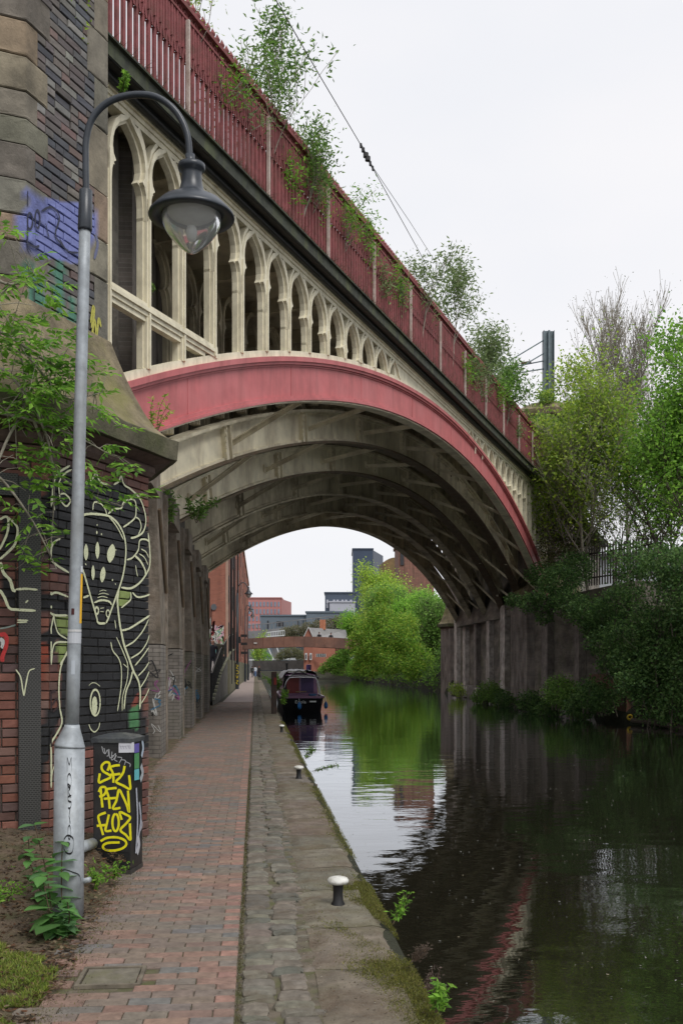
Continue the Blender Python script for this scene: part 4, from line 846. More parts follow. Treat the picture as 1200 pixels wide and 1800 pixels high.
MB().add(V, [(0, 1, 2, 3)[::-1], (4, 5, 6, 7), (0, 4, 5, 1)[::-1], (1, 5, 6, 2)[::-1], (2, 6, 7, 3)[::-1], (3, 7, 4, 0)[::-1]]).build('guard_crosspiece', pmt, gu)
# ------------------------------------------------------------------ abutments
ab = thing('abutment_wall', (-2, 16, 0), 'sooty brick abutment wall with tall piers under the left end of the arch ribs', 'wall')
abm = brickmat('abut_brick', (.17, .145, .13), (.12, .105, .095), (.2, .19, .17), axis=(0, 1), dirt=(.05, .045, .035), damt=.8, moss=(.07, .075, .04))
abx = brickmat('abut_brick_end', (.27, .245, .215), (.17, .155, .135), (.10, .09, .08), axis=(1, 0), dirt=(.06, .05, .042), damt=.6, moss=(.07, .075, .04))
MB().box((-4.5, 28.8, 5.0), (5.04, 24.8, 10.5)).build('wall', abm, ab)
pstone = mat('pier_stone', (.24, .205, .165), var=.5, scale=5, bump=1, bscale=18, bdist=.02, dirt=(.07, .06, .042), dscale=2, damt=.85, streak=2.5, hue2=(.16, .12, .085))
for k in range(5):
    y = 17.9+4.42*k
    MB().box((-1.83, y+.6, 1.0), (.34, 1.2, 2.02)).build('pier', abx, ab)
    MB().box((-1.82, y+1.12, 2.4), (.36, .22, 4.9)).build('pier_edge', pstone, ab)
    mb = MB(); mb.add([(-2.0, y+.02, 2.03), (-1.66, y+.02, 2.03), (-1.66, y+1.0, 2.03), (-2.0, y+1.0, 2.03), (-2.0, y-.25, 4.9), (-1.72, y-.25, 4.9), (-1.72, y+1.0, 4.9), (-2.0, y+1.0, 4.9)], [(3, 2, 1, 0), (4, 5, 6, 7), (0, 1, 5, 4), (1, 2, 6, 5), (2, 3, 7, 6), (3, 0, 4, 7)]); mb.build('pier_head', pstone, ab)
    MB().tube([(-1.68, y-.1, 4.4), (-1.64, y+.9, 3.0)], .035, 8).build('drain_pipe', MATS['rusty_edge'], ab)
    # springing skewback carrying each rib
    MB().box((-1.86, y-1.4, 4.75), (.5, 1.5, .5)).build('skewback', pstone, ab)
pg_ = MB()
for k in range(4):
    y = 17.9+RIB*k-.004
    for j in range(7):
        u0 = random.uniform(-1.93, -1.72); z0 = random.uniform(.6, 1.9); P = [(min(-1.665, max(-1.97, u0+random.gauss(0, .07))), z0+random.gauss(0, .10)-.04*i) for i in range(5)]
        ribbon(pg_, P, random.uniform(.012, .03), lambda u, z, y=y-j*.0004: (u, y, z), random.choice([(.02, .02, .022), (.03, .03, .03), (.03, .14, .25), (.4, .4, .38), (.02, .02, .02), (.25, .08, .20)]))
pg_.build('graffiti', MATS['spray'], ab, 'stuff', attr=True)
aw = thing('approach_wall', (-6, 14, 0), 'dark masonry approach wall carrying the railway behind the left turret', 'wall')
MB().add([FP(-14, z, n) for z in (-.5, 10.3) for n in (.2, 9.6)]+[FP(-.35, z, n) for z in (-.5, 10.3) for n in (.2, 9.6)], [(0, 1, 3, 2), (4, 6, 7, 5), (0, 4, 5, 1), (2, 3, 7, 6), (0, 2, 6, 4), (1, 5, 7, 3)]).build('wall', wall_far, aw)
MB().add([FP(s, z, n) for z in (5.2, 10.28) for s, n in ((-.2, .25), (1.05, .5), (.9, 3.0), (-.4, 3.0))], [(3, 2, 1, 0), (4, 5, 6, 7), (0, 1, 5, 4), (1, 2, 6, 5), (2, 3, 7, 6), (3, 0, 4, 7)]).build('stone_column', mat('column_stone', (.10, .09, .075), var=.5, scale=3, bump=1, bscale=14, bdist=.03, dirt=(.2, .19, .17), dscale=2.2, damt=.4, streak=9), aw)
rb = thing('abutment_wall', (14.4, 60, 0), 'dark streaked brick abutment wall with pale piers across the canal below the arch', 'wall')
rbm = brickmat('right_brick', (.24, .205, .165), (.17, .155, .13), (.26, .24, .20), axis=(0, 1), dirt=(.06, .052, .044), damt=.8, moss=(.08, .085, .04), var=.45, vs=.9, hs=.35)
def rx(y): return float(np.interp(y, [38, 50, 74], [14.75, 14.45, 15.35]))
mb = MB()
for y0, y1 in zip(range(38, 74, 4), range(42, 78, 4)): mb.add([(rx(y0), y0, -.6), (rx(y1), y1, -.6), (rx(y1)+3, y1, -.6), (rx(y0)+3, y0, -.6), (rx(y0), y0, 5.0), (rx(y1), y1, 5.0), (rx(y1)+3, y1, 5.0), (rx(y0)+3, y0, 5.0)], [(0, 1, 2, 3), (7, 6, 5, 4), (0, 4, 5, 1), (2, 6, 7, 3), (1, 5, 6, 2), (0, 3, 7, 4)])
mb.build('wall', rbm, rb)
MB().add([FP(s, z, n, k) for z in (4.5, 10.29) for s, n, k in ((38.3, .25, 0), (62, .25, 0), (62, .25, 4.9), (38.3, .25, 4.9))], [(3, 2, 1, 0), (4, 5, 6, 7), (0, 1, 5, 4), (1, 2, 6, 5), (2, 3, 7, 6), (3, 0, 4, 7)]).build('upper_wall', rbm, rb)
pale = mat('pale_pier', (.48, .44, .40), var=.5, scale=3, bump=.7, bscale=15, bdist=.02, dirt=(.10, .085, .07), dscale=1.4, damt=.85, streak=2.5, hue2=(.30, .26, .22))
dkp = mat('dark_pier', (.20, .175, .155), var=.5, scale=3, bump=.7, bscale=15, bdist=.02, dirt=(.06, .052, .045), dscale=1.5, damt=.8, streak=2.5)
for i, (y, wd, h) in enumerate(((74, 1.0, 5.6), (70.3, .8, 5.4), (66, .8, 5.4), (61.6, .8, 5.4), (57.2, 1.1, 5.2), (52.8, 1.0, 5.0), (48, 1.0, 4.9), (43.4, .6, 4.2))):
    MB().box((rx(y)-.15, y, h/2-.3), (.34, wd, h+.6), rz=0).build('pier', pale if i in (0, 1, 3, 4) else dkp, rb)
for q, y in enumerate(np.arange(42, 75, 1.4)): MB().box((rx(y)-.42+random.uniform(-.05, .05), y, -.12+random.uniform(-.06, .06)), (.7, 1.36, .75)).build('plinth_stone', pale if q % 3 == 0 else dkp, rb)
mb = MB(); mb.box((rx(40)-.08, 40.2, .55), (.2, 4.4, 1.5)); mb.build('base_course', mat('orange_brick', (.15, .07, .045), var=.4, scale=6, bump=.4, dirt=(.06, .05, .03), dscale=2), rb)
MB().box((14.9, 61, 4.97), (.6, 26, .12), rz=-.03).build('string_course', MATS['coping_dark'], rb)
# ------------------------------------------------------------------ lamp post
LB = at(122, 1612, 6.443); S_ = 6.443/F_PX
def lp(x, y, dn=0.): p = at(x, y, 6.443+dn); return p
lamp = thing('street_lamp', (LB[0], LB[1], 0), 'tall grey lamp post with black swan neck arm and bell shaped lantern', 'street lamp')
def lean(z): return (z-1.2)*.0258+.018
def lpos(z, r=0): return (LB[0]+RT[0]*lean(z), LB[1]+RT[1]*lean(z), z)
MB().tube([(LB[0]-.006, LB[1], -.05), (LB[0]-.004, LB[1], .3), (LB[0]+.003, LB[1], 1.1)], [.098, .097, .096], 28).build('base_section', MATS['galvanised'], lamp, smooth=True)
MB().tube([(LB[0]+.003, LB[1], 1.1), (LB[0]+.004, LB[1], 1.115), lpos(1.225), lpos(1.245)], [.099, .096, .052, .047], 28).build('taper', MATS['galvanised'], lamp, smooth=True)
MB().tube([lpos(z) for z in np.linspace(1.24, 4.47, 12)], list(np.linspace(.0435, .036, 12)), 22).build('pole', MATS['galvanised'], lamp, smooth=True)
MB().tube([lpos(4.44), lpos(4.455), lpos(4.70), lpos(4.71)], [.043, .046, .042, .03], 20).build('sleeve', MATS['lamp_black'], lamp, smooth=True)
arcp = catmull([lp(x, y) for x, y in ((152, 345), (151, 290), (152, 245), (163, 208), (190, 180), (232, 167), (275, 171), (309, 196), (329, 236), (334, 286))], 6)
MB().tube(arcp, .0215, 16).build('arm', MATS['lamp_black'], lamp, smooth=True)
LC = lp(337, 377); LC = (LC[0], LC[1], 0)
MB().tube([lp(334, 272), lp(335, 298)], .031, 14).build('arm_collar', MATS['lamp_black'], lamp, smooth=True)
MB().lathe([(0, 4.875), (.06, 4.875), (.086, 4.868), (.088, 4.845), (.082, 4.832), (.066, 4.822), (.064, 4.80), (.068, 4.75), (.080, 4.70), (.105, 4.665), (.155, 4.645), (.20, 4.62), (.245, 4.575), (.272, 4.545), (.277, 4.530), (.272, 4.522), (.24, 4.527), (.195, 4.533), (.195, 4.545), (.1, 4.60), (0, 4.61)], LC, 48).build('lamp_shade', MATS['lamp_black'], lamp, smooth=True)
gm = bpy.data.materials.new('lantern_glass'); gm.use_nodes = True; gp = gm.node_tree.nodes['Principled BSDF']; gp.inputs['Base Color'].default_value = (.86, .88, .88, 1); gp.inputs['Roughness'].default_value = .12; gp.inputs['Transmission Weight'].default_value = .75; gp.inputs['IOR'].default_value = 1.2
gl = MB().lathe([(.192, 4.535), (.190, 4.51), (.183, 4.475), (.160, 4.43), (.125, 4.385), (.085, 4.345), (.05, 4.315), (.022, 4.298), (0, 4.294)], LC, 40).build('glass_bowl', gm, lamp, smooth=True)
MB().lathe([(.19, 4.536), (.17, 4.538), (0, 4.545)], LC, 30).build('reflector', mat('reflector', (.5, .5, .48), var=.2, rough=.4), lamp, smooth=True)
MB().lathe([(.0, 4.47), (.035, 4.46), (.045, 4.42), (.03, 4.37), (0, 4.36)], LC, 16).build('bulb', mat('bulb', (.75, .75, .72), var=.05, rough=.2, bump=0), lamp, smooth=True)
# stickers, tag and bolts
def on_tube(P0_, r, a, z): # angle from the direction facing the camera
    c = -math.atan2(P0_[1], P0_[0]) ; th = math.atan2(-P0_[1], -P0_[0])+a; return (P0_[0]+r*math.cos(th), P0_[1]+r*math.sin(th), z)
def patch(a0, a1, z0, z1, r, name, c, n=6):
    mb = MB(); V = []
    for i in range(n+1):
        a = a0+(a1-a0)*i/n
        for z in (z0, z1):
            q = lpos(z) if z > 1.24 else (LB[0]+.001, LB[1], z); V.append(on_tube(q, r, a, z))
    mb.add(V, [(2*i, 2*i+2, 2*i+3, 2*i+1) for i in range(n)], c); return mb.build(name, MATS['plain'], lamp, attr=True)
patch(.75, 1.35, 1.90, 2.22, .0435, 'yellow_sign', (.75, .42, .02)); patch(.7, 1.3, 2.23, 2.27, .0437, 'sticker', (.55, .58, .6)); patch(-1.2, 1.3, 1.77, 1.84, .0448, 'sticker', (.42, .44, .47)); patch(-1.2, 1.3, 1.845, 1.86, .0446, 'sticker', (.5, .5, .5)); patch(-.35, .2, 1.57, 1.66, .0446, 'sticker', (.42, .46, .5)); patch(-.55, -.1, 1.955, 1.995, .0440, 'sticker', (.06, .012, .012))
mb = MB(); K = (.01, .01, .011)
def bt(P, wd): ribbon(mb, P, wd, lambda a, z: on_tube((LB[0]+.001, LB[1], z), .099, a, z), K, k=3)
def letter(ch, z, sc=1.0):                            # letters stacked down the post
    w_ = .13*sc; G = {'M': [[(-w_, z-.09), (-w_, z), (0, z-.045), (w_, z), (w_, z-.09)]], 'O': [[(w_*math.sin(t), z-.045+.045*math.cos(t)) for t in np.linspace(0, 2*math.pi, 9)]], 'R': [[(-w_*.7, z-.085), (-w_*.7, z), (w_*.6, z-.02), (-w_*.4, z-.045), (w_*.8, z-.085)]], 'S': [[(w_, z), (-w_*.6, z-.01), (-w_*.4, z-.035), (w_, z-.045), (w_*.5, z-.08), (-w_*.6, z-.08)]], '1': [[(-w_*.2, z-.03), (w_*.4, z+.01), (w_*.1, z-.10)], [(-w_*.2, z-.03), (w_*.6, z-.08)]]}
    for P in G[ch]: bt(P, .0115)
for ch, z in (('M', 1.04), ('O', .94), ('R', .87), ('S', .80), ('1', .70), ('O', .61)): letter(ch, z, 1.0 if z > .65 else .7)
mb.build('spray_tag', MATS['cab_spray'], lamp, attr=True)
MB().tube([on_tube((LB[0], LB[1], .49), .09, -.1, .49), on_tube((LB[0], LB[1], .49), .112, -.1, .49)], [.016, .013], 12).build('lock', MATS['black_iron'], lamp)
mb = MB(); ribbon(mb, [(-.35, .52), (-.1, .545), (.25, .52), (.2, .44), (-.1, .43), (-.35, .46), (-.35, .52)], .012, lambda a, z: on_tube((LB[0]+.001, LB[1], z), .0985, a, z), K); ribbon(mb, [(-1.1, .27), (-.4, .325), (.3, .305), (.7, .28), (.9, .22)], .007, lambda a, z: on_tube((LB[0]+.001, LB[1], z), .0985, a, z), K); mb.build('access_door_seam', MATS['cab_spray'], lamp, attr=True)
MB().tube([(LB[0]+.06, LB[1]+.02, .22), (LB[0]+.135, LB[1]-.02, .245)], .018, 12).build('hinge_bolt', MATS['galvanised'], lamp, smooth=True)
st = MB().tube([at(135, 1492, 7.2), at(166, 1482, 7.9)], .045, 14); solo(st, 'pipe_stub', MATS['galvanised'], 'short grey metal pipe lying between the lamp post base and the black cabinet', 'pipe', smooth=True)
# ------------------------------------------------------------------ cabinet
ca = math.radians(-12); cu = np.array([math.cos(ca), math.sin(ca)]); cn = np.array([-cu[1], cu[0]]); CR = np.array([-.967, 7.90]); CLf = CR-cu*.305; CH = 1.045
cab = thing('utility_cabinet', (CR[0], CR[1], 0), 'black street cabinet sprayed with big yellow letters, standing beside the brick path', 'cabinet')
def cbox(u0, u1, n0, n1, z0, z1): return MB().add([tuple(CLf+cu*u+cn*n)+(z,) for z in (z0, z1) for u, n in ((u0, n0), (u1, n0), (u1, n1), (u0, n1))], [(3, 2, 1, 0), (4, 5, 6, 7), (0, 1, 5, 4), (1, 2, 6, 5), (2, 3, 7, 6), (3, 0, 4, 7)])
cbox(0, .305, 0, .29, .03, CH).build('body', MATS['cabinet_black'], cab, bevel=.006)
cbox(-.004, .309, -.004, .294, -.05, .03).build('plinth', mat('cab_plinth', (.035, .032, .03), var=.4, scale=8, rough=.8, dirt=(.09, .08, .06), dscale=5), cab)
cbox(.012, .293, -.004, .0, .17, CH-.06).build('door', MATS['cabinet_black'], cab, bevel=.002)
lid = [[tuple(CLf+cu*u+cn*n)+(z,) for u, n in ((-e, -e), (.305+e, -e), (.305+e, .29+e), (-e, .29+e))] for e, z in ((.012, CH-.02), (.014, CH+.012), (-.02, CH+.03), (-.1, CH+.048))]
MB().loft(lid).build('lid', mat('cab_lid', (.05, .055, .062), var=.4, scale=9, rough=.4, dirt=(.16, .17, .15), dscale=6, damt=.6), cab)
X7 = lambda P: [(160+x/6.43, 1270+y/6.43) for x, y in P]
ylw = (.72, .66, .01)
def cab_lines(L_, name, u=cu, O=CLf, out=.0065, w0=0., w1=.305):
    mb = MB()
    for P, wd, c in L_:
        Q = [(min(max(s, w0), w1), z) for s, z in to_wall(P, O, u, out)]; ribbon(mb, Q, wd, plane_of(O, u, out+random.uniform(0, .001)), c, taper=False, k=6, jit=.06)
    return mb.build(name, MATS['cab_spray'], cab, attr=True)
yl = [[(190, 545), (212, 480), (200, 452), (160, 452), (122, 495), (140, 550), (205, 590), (222, 620), (150, 655), (92, 675), (102, 575)], [(328, 482), (270, 488), (222, 508), (245, 560), (256, 620), (255, 682)], [(215, 592), (270, 588), (335, 580)], [(382, 490), (368, 560), (330, 620), (288, 672), (370, 715), (442, 752), (442, 680), (432, 595)],
      [(132, 960), (122, 860), (112, 750)], [(90, 785), (115, 735), (162, 732), (172, 775), (145, 820), (95, 838)], [(292, 740), (235, 745), (180, 762), (200, 840), (215, 975)], [(148, 862), (290, 852)], [(335, 965), (250, 972), (290, 880), (318, 762), (360, 830), (405, 930), (432, 1012), (428, 900), (420, 770)],
      [(170, 1018), (110, 1040), (85, 1068), (105, 1150), (140, 1272)], [(68, 1168), (165, 1158)], [(205, 1040), (185, 1130), (168, 1222), (235, 1222)], [(280+36*math.sin(t), 1130-98*math.cos(t)) for t in np.linspace(0, 6.28, 12)], [(350, 1100), (328, 1015), (385, 1035), (445, 1075), (400, 1140), (335, 1215), (395, 1270), (455, 1325), (450, 1240), (442, 1140)],
      [(110, 1342), (180, 1305), (290, 1298), (380, 1330), (400, 1380), (350, 1425), (250, 1448), (160, 1435), (138, 1395), (190, 1362), (325, 1355)]]
cab_lines([(X7(P), .0185, ylw) for P in yl], 'yellow_tag')
cab_lines([(X7(P), .006, (.35, .36, .37)) for P in ([(125, 270), (140, 330), (160, 350), (150, 290)], [(165, 355), (190, 310), (200, 370), (180, 380)], [(205, 300), (215, 400), (250, 370)], [(240, 330), (235, 420), (270, 400), (280, 350), (240, 400)], [(290, 370), (270, 420), (300, 440)], [(300, 390), (350, 400), (320, 460)], [(340, 420), (390, 430), (380, 480)], [(390, 440), (450, 470), (440, 500), (480, 470)])], 'grey_tag')
pq = to_wall(X7([(315, 225), (490, 225), (490, 338), (315, 342)]), CLf, cu, .008); MB().add([plane_of(CLf, cu, .008)(*q) for q in pq], [(3, 2, 1, 0)], (.55, .56, .60)).build('paper_sticker', MATS['plain'], cab, attr=True)
cab_lines([(X7([(330+30*i, 255+6*((i*7) % 3)), (345+30*i, 300)]), .0035, (.3, .3, .36)) for i in range(5)]+[(X7([(325, 270), (480, 262)]), .003, (.35, .35, .4))], 'sticker_scrawl', out=.0095)
# side face stickers and white scrawls
Os = CR; us = cn
cab_lines([([(238+dx, y0), (240+dx*1.1, (y0+y1)/2), (237+dx, y1)], w_, c) for dx, y0, y1, w_, c in ((2, 1385, 1500, .03, (.42, .44, .50)), (7, 1410, 1470, .03, (.36, .38, .44)), (12, 1300, 1330, .04, (.35, .42, .5)), (10, 1345, 1372, .05, (.33, .36, .38)), (4, 1470, 1500, .06, (.45, .46, .5)), (9, 1440, 1460, .03, (.3, .3, .33)))], 'white_scrawl', u=us, O=Os, w0=.005, w1=.285)
for (y0, y1, c) in ((1308, 1324, (.10, .08, .32)), (1325, 1352, (.06, .22, .08)), (1353, 1372, (.10, .38, .42))):
    a0 = to_wall([(236.5, y0), (245, y0-2), (245, y1-2), (236.5, y1)], Os, us, .007); MB().add([plane_of(Os, us, .007)(max(.004, q[0]), q[1]) for q in a0], [(3, 2, 1, 0)], c).build('poster', MATS['plain'], cab, attr=True)
# ------------------------------------------------------------------ bollards and mooring post
for i, (x, y, lab) in enumerate(((.566, 6.79, 'nearest white capped mooring bollard on the canal edge beside the moss'), (.634, 14.46, 'middle white capped mooring bollard, halfway to the bridge'), (.66, 24.7, 'farthest white capped mooring bollard, just before the narrowboat'))):
    t = thing('mooring_bollard', (x, y, 0), lab, 'bollard', 'white capped bollards along the quay')
    MB().lathe([(.05, -.02), (.047, 0), (.036, .02), (.033, .07), (.036, .12), (.045, .135)], (x, y, 0), 18).build('stem', MATS['black_iron'], t, smooth=True)
    MB().lathe([(.04, .132), (.062, .137), (.073, .15), (.073, .162), (.062, .176), (.035, .184), (0, .186)], (x, y, 0), 24).build('cap', MATS['white_cap'], t, smooth=True)
wp = thing('mooring_post', (.66, 34.6, 0), 'thick dark timber mooring post standing beside the stern of the narrowboat', 'post')
MB().box((.66, 34.6, .70), (.19, .2, 1.5)).build('post', mat('wet_timber', (.035, .025, .02), var=.5, scale=9, bump=.6, bscale=30, dirt=(.10, .03, .02), dscale=2.5), wp, bevel=.015)
MB().box((.70, 34.49, 1.12), (.09, .012, .25)).build('red_plate', mat('red_plate', (.16, .02, .015), var=.3), wp)
# ------------------------------------------------------------------ narrowboat
bo = thing('narrowboat', (2.25, 46.5, WZ), 'black hulled narrowboat with purple cabin and blue fenders moored stern towards us', 'narrowboat')
X0 = 2.22; HW = 1.0
def ring(y, hw, z0, z1, tuck=.0): return [(X0-hw*.86, y+tuck, z0), (X0+hw*.86, y+tuck, z0), (X0+hw, y, z1), (X0-hw, y, z1)]
hull = mat('hull_black', (.012, .012, .014), rough=.35, var=.3, scale=2, bump=.05, bscale=10)
MB().loft([ring(46.5, HW*.86, -.7, .14, .45), ring(46.62, HW*.97, -.7, .16, .3), ring(47.2, HW, -.7, .16), ring(58.5, HW, -.7, .16), ring(61.5, HW*.55, -.7, .25), ring(62.6, .08, -.6, .4)]).build('hull', hull, bo)
mb = MB(); 
for (x0_, y0), (x1_, y1) in zip([(X0-HW*.86, 46.48), (X0-HW*.98, 46.62), (X0-HW, 47.2)], [(X0-HW*.98, 46.62), (X0-HW, 47.2), (X0-HW, 58)]): mb.bar((x0_, y0, .2), (x1_, y1, .2), .10, .09); mb.bar((2*X0-x0_, y0, .2), (2*X0-x1_, y1, .2), .10, .09)
mb.bar((X0-HW*.88, 46.49, .2), (X0+HW*.88, 46.49, .2), .10, .10); mb.build('gunwale', mat('purple_trim', (.14, .06, .12), rough=.4, var=.15, scale=6, bump=0), bo)
MB().box((X0, 47.4, .05), (1.8, 1.6, .2)).build('stern_deck', mat('boat_deck', (.05, .045, .05), var=.3), bo)
cabm = mat('boat_purple', (.24, .11, .22), rough=.35, var=.15, scale=3, bump=.03, bscale=20)
MB().loft([[(X0-.86, y, .2), (X0+.86, y, .2), (X0+.74, y, 1.22), (X0+.4, y, 1.30), (X0-.4, y, 1.30), (X0-.74, y, 1.22)] for y in (48.6, 58.6)]).build('cabin', cabm, bo)
MB().box((X0-.38, 48.58, .72), (.62, .03, .78)).build('door', mat('boat_red', (.17, .018, .018), rough=.5, var=.25), bo)
MB().box((X0+.32, 48.58, .72), (.62, .03, .74)).build('door', mat('boat_violet', (.06, .03, .12), rough=.5, var=.25), bo)
MB().box((X0+.0, 47.9, .42), (.5, .3, .05)).build('stern_board', mat('stern_wood', (.25, .17, .10), var=.2), bo)
MB().lathe([(0, 0), (.16, .0), (.2, .08), (.17, .1)], (X0+.55, 48.0, .22), 16).build('wash_bowl', mat('boat_blue', (.10, .2, .4), var=.1), bo)
# hoop frame and the folded canopy
hp = []
for y, h in ((46.9, 1.12), (47.6, 1.2)):
    hp.append([(X0-.88, y+.5, .3), (X0-.80, y+.2, .75), (X0-.66, y, h-.08), (X0-.45, y-.02, h), (X0+.45, y-.02, h), (X0+.66, y, h-.08), (X0+.80, y+.2, .75), (X0+.88, y+.5, .3)])
MB().tube(catmull(hp[0], 4), .022, 8).build('canopy_hoop', mat('white_tube', (.7, .7, .72), rough=.3, var=.05, bump=0), bo); MB().tube(catmull(hp[1], 4), .022, 8).build('canopy_hoop', MATS['white_tube'], bo)
def drape(name, pts, m, thick=.0):
    n = len(pts[0]); V = [p for r in pts for p in r]; return MB().add(V, [(j*n+i, j*n+i+1, (j+1)*n+i+1, (j+1)*n+i) for j in range(len(pts)-1) for i in range(n-1)]).build(name, m, bo, smooth=True)
black_cloth = mat('black_cloth', (.012, .012, .014), rough=.75, var=.4, scale=5, bump=.6, bscale=8, bdist=.05)
grey_tarp = mat('grey_tarp', (.30, .31, .32), rough=.6, var=.2, scale=5, bump=.6, bscale=6, bdist=.04)
rr = random.Random(5); P = []
for j, y in enumerate(np.linspace(47.3, 49.2, 8)):
    P.append([(X0+u*.84*(1+.05*rr.uniform(-1, 1)), y+rr.uniform(-.08, .08), 1.20+.24*math.exp(-((u+.1)/.35)**2)-.42*max(0, -u-.55)**1-.06*(1 if u > .6 else 0)+rr.uniform(-.04, .04)) for u in np.linspace(-1.0, 1., 15)])
drape('canopy', P, black_cloth)
P = []
for j, y in enumerate(np.linspace(47.0, 48.5, 6)): P.append([(X0-.86+.22*u+rr.uniform(-.03, .03), y, 1.22-.95*u+rr.uniform(-.02, .02)) for u in np.linspace(0, 1, 6)])
drape('canopy_side', [[(X0-.80-.1*math.sin(u*3)+.18*w_, 47.05+w_*.3, 1.2-.92*u) for u in np.linspace(0, 1, 7)] for w_ in np.linspace(0, 1, 5)], black_cloth)
P = []
for j, y in enumerate(np.linspace(48.6, 57, 16)): P.append([(X0+u*.9, y, 1.30+.16*(1-u*u)+rr.uniform(-.05, .05)-.25*(abs(u) > .9)) for u in np.linspace(-1, 1, 13)])
drape('roof_tarp', P, grey_tarp)
MB().lathe([(.05, 1.3), (.05, 1.75), (.09, 1.77), (.09, 1.82), (0, 1.83)], (X0-.5, 54, 0), 12).build('chimney', MATS['black_iron'], bo); MB().lathe([(.13, 1.3), (.13, 1.72), (0, 1.74)], (X0+.55, 51.5, 0), 12).build('chimney', MATS['boat_violet'], bo)
def text(body_, size, name, m, parent, M4, ext=.002):
    c = bpy.data.curves.new(name, 'FONT'); c.body = body_; c.size = size; c.extrude = ext; c.align_x = 'CENTER'; c.align_y = 'CENTER'; to = bpy.data.objects.new(name+'_tmp', c); col.objects.link(to)
    dg = bpy.context.evaluated_depsgraph_get(); me = bpy.data.meshes.new_from_object(to.evaluated_get(dg)); col.objects.unlink(to); bpy.data.objects.remove(to)
    me.transform(M4); o = link_mesh(name, me, m, parent); me.transform(Matrix.Translation(-LOC[parent.name])); return o
def upright(x, y, z, rz=0, tilt=0): return Matrix.Translation((x, y, z)) @ Matrix.Rotation(rz, 4, 'Z') @ Matrix.Rotation(math.radians(90)+tilt, 4, 'X')
wl = mat('white_letter', (.65, .68, .66), var=.05, bump=0)
text('Enola', .24, 'boat_name', wl, bo, upright(X0-.10, 46.53, -.03, 0, .5)); MB().box((X0+.48, 46.545, -.01), (.30, .01, .07)).build('number_plate', wl, bo)
for x, y in ((X0-.15, 46.42), (X0+HW+.13, 47.1)):
    fb = MB().lathe([(0, -.17), (.05, -.16), (.09, -.08), (.095, .02), (.06, .12), (.02, .16), (.012, .19), (0, .2)], (x, y, -.20), 14).build('fender', mat('fender_blue', (.015, .12, .32), rough=.35, var=.1, bump=0), bo, smooth=True)
    MB().tube([(x, y, -.02), (x-.03, y+.1, .2)], .01, 5).build('rope', wl, bo)
# ------------------------------------------------------------------ overhead line
mast = thing('catenary_mast', tuple(FP(42.6, 10.5, 3.2)), 'blue grey mast rising behind the railing at the far end of the bridge', 'mast')
steel = mat('blue_steel', (.13, .17, .19), rough=.5, var=.25, scale=3, bump=.1)
MX = at(963, 700, 56)
mb = MB(); mb.box((MX[0], MX[1], 15.5), (.10, .36, 10.0)); mb.box((MX[0]-.17, MX[1], 15.5), (.24, .05, 10.0)); mb.box((MX[0]+.17, MX[1], 15.5), (.24, .05, 10.0)); mb.box((MX[0]-.29, MX[1], 15.5), (.02, .36, 10.0)); mb.box((MX[0]+.29, MX[1], 15.5), (.02, .36, 10.0)); mb.build('column', steel, mast)
for (x0, y0, x1, y1) in ((955, 598, 895, 634), (957, 620, 915, 645), (957, 634, 885, 648), (957, 648, 895, 658)):
    a = at(x0, y0, 56); b = at(x1, y1, 55); MB().tube([a, b], .035, 6).build('bracket_arm', steel, mast)
for f in np.linspace(0, 1, 5): p = at(930-f*12, 637+f*2, 55.7); MB().lathe([(0, -.09), (.1, -.05), (.1, .05), (0, .09)], p, 10).build('insulator', MATS['brown_stem'], mast)
we = thing('overhead_wire', at(645, 275, 24), 'overhead wire with a dark insulator running above the railing and splitting in two', 'wire')
wm = MATS['black_iron']
MB().tube([at(478, -12, 17), at(560, 130, 20), at(640, 265, 24)], .010, 5).build('wire', wm, we)
MB().tube([at(649, 285, 24), at(745, 458, 33), at(800, 545, 45), at(900, 690, 62)], .010, 5).build('wire', wm, we); MB().tube([at(649, 285, 24), at(720, 390, 31), at(790, 500, 42), at(880, 640, 56)], .008, 5).build('wire', wm, we)
for f, r in ((0, .03), (.18, .04), (.4, .065), (.55, .065), (.75, .03), (.95, .025)): p = at(634+22*f, 256+42*f, 24); MB().lathe([(0, -.07), (r, -.05), (r, .05), (0, .07)], p, 10).build('insulator', wm, we)
MB().tube([at(634, 254, 24), at(657, 300, 24)], .022, 6).build('insulator_rod', wm, we)
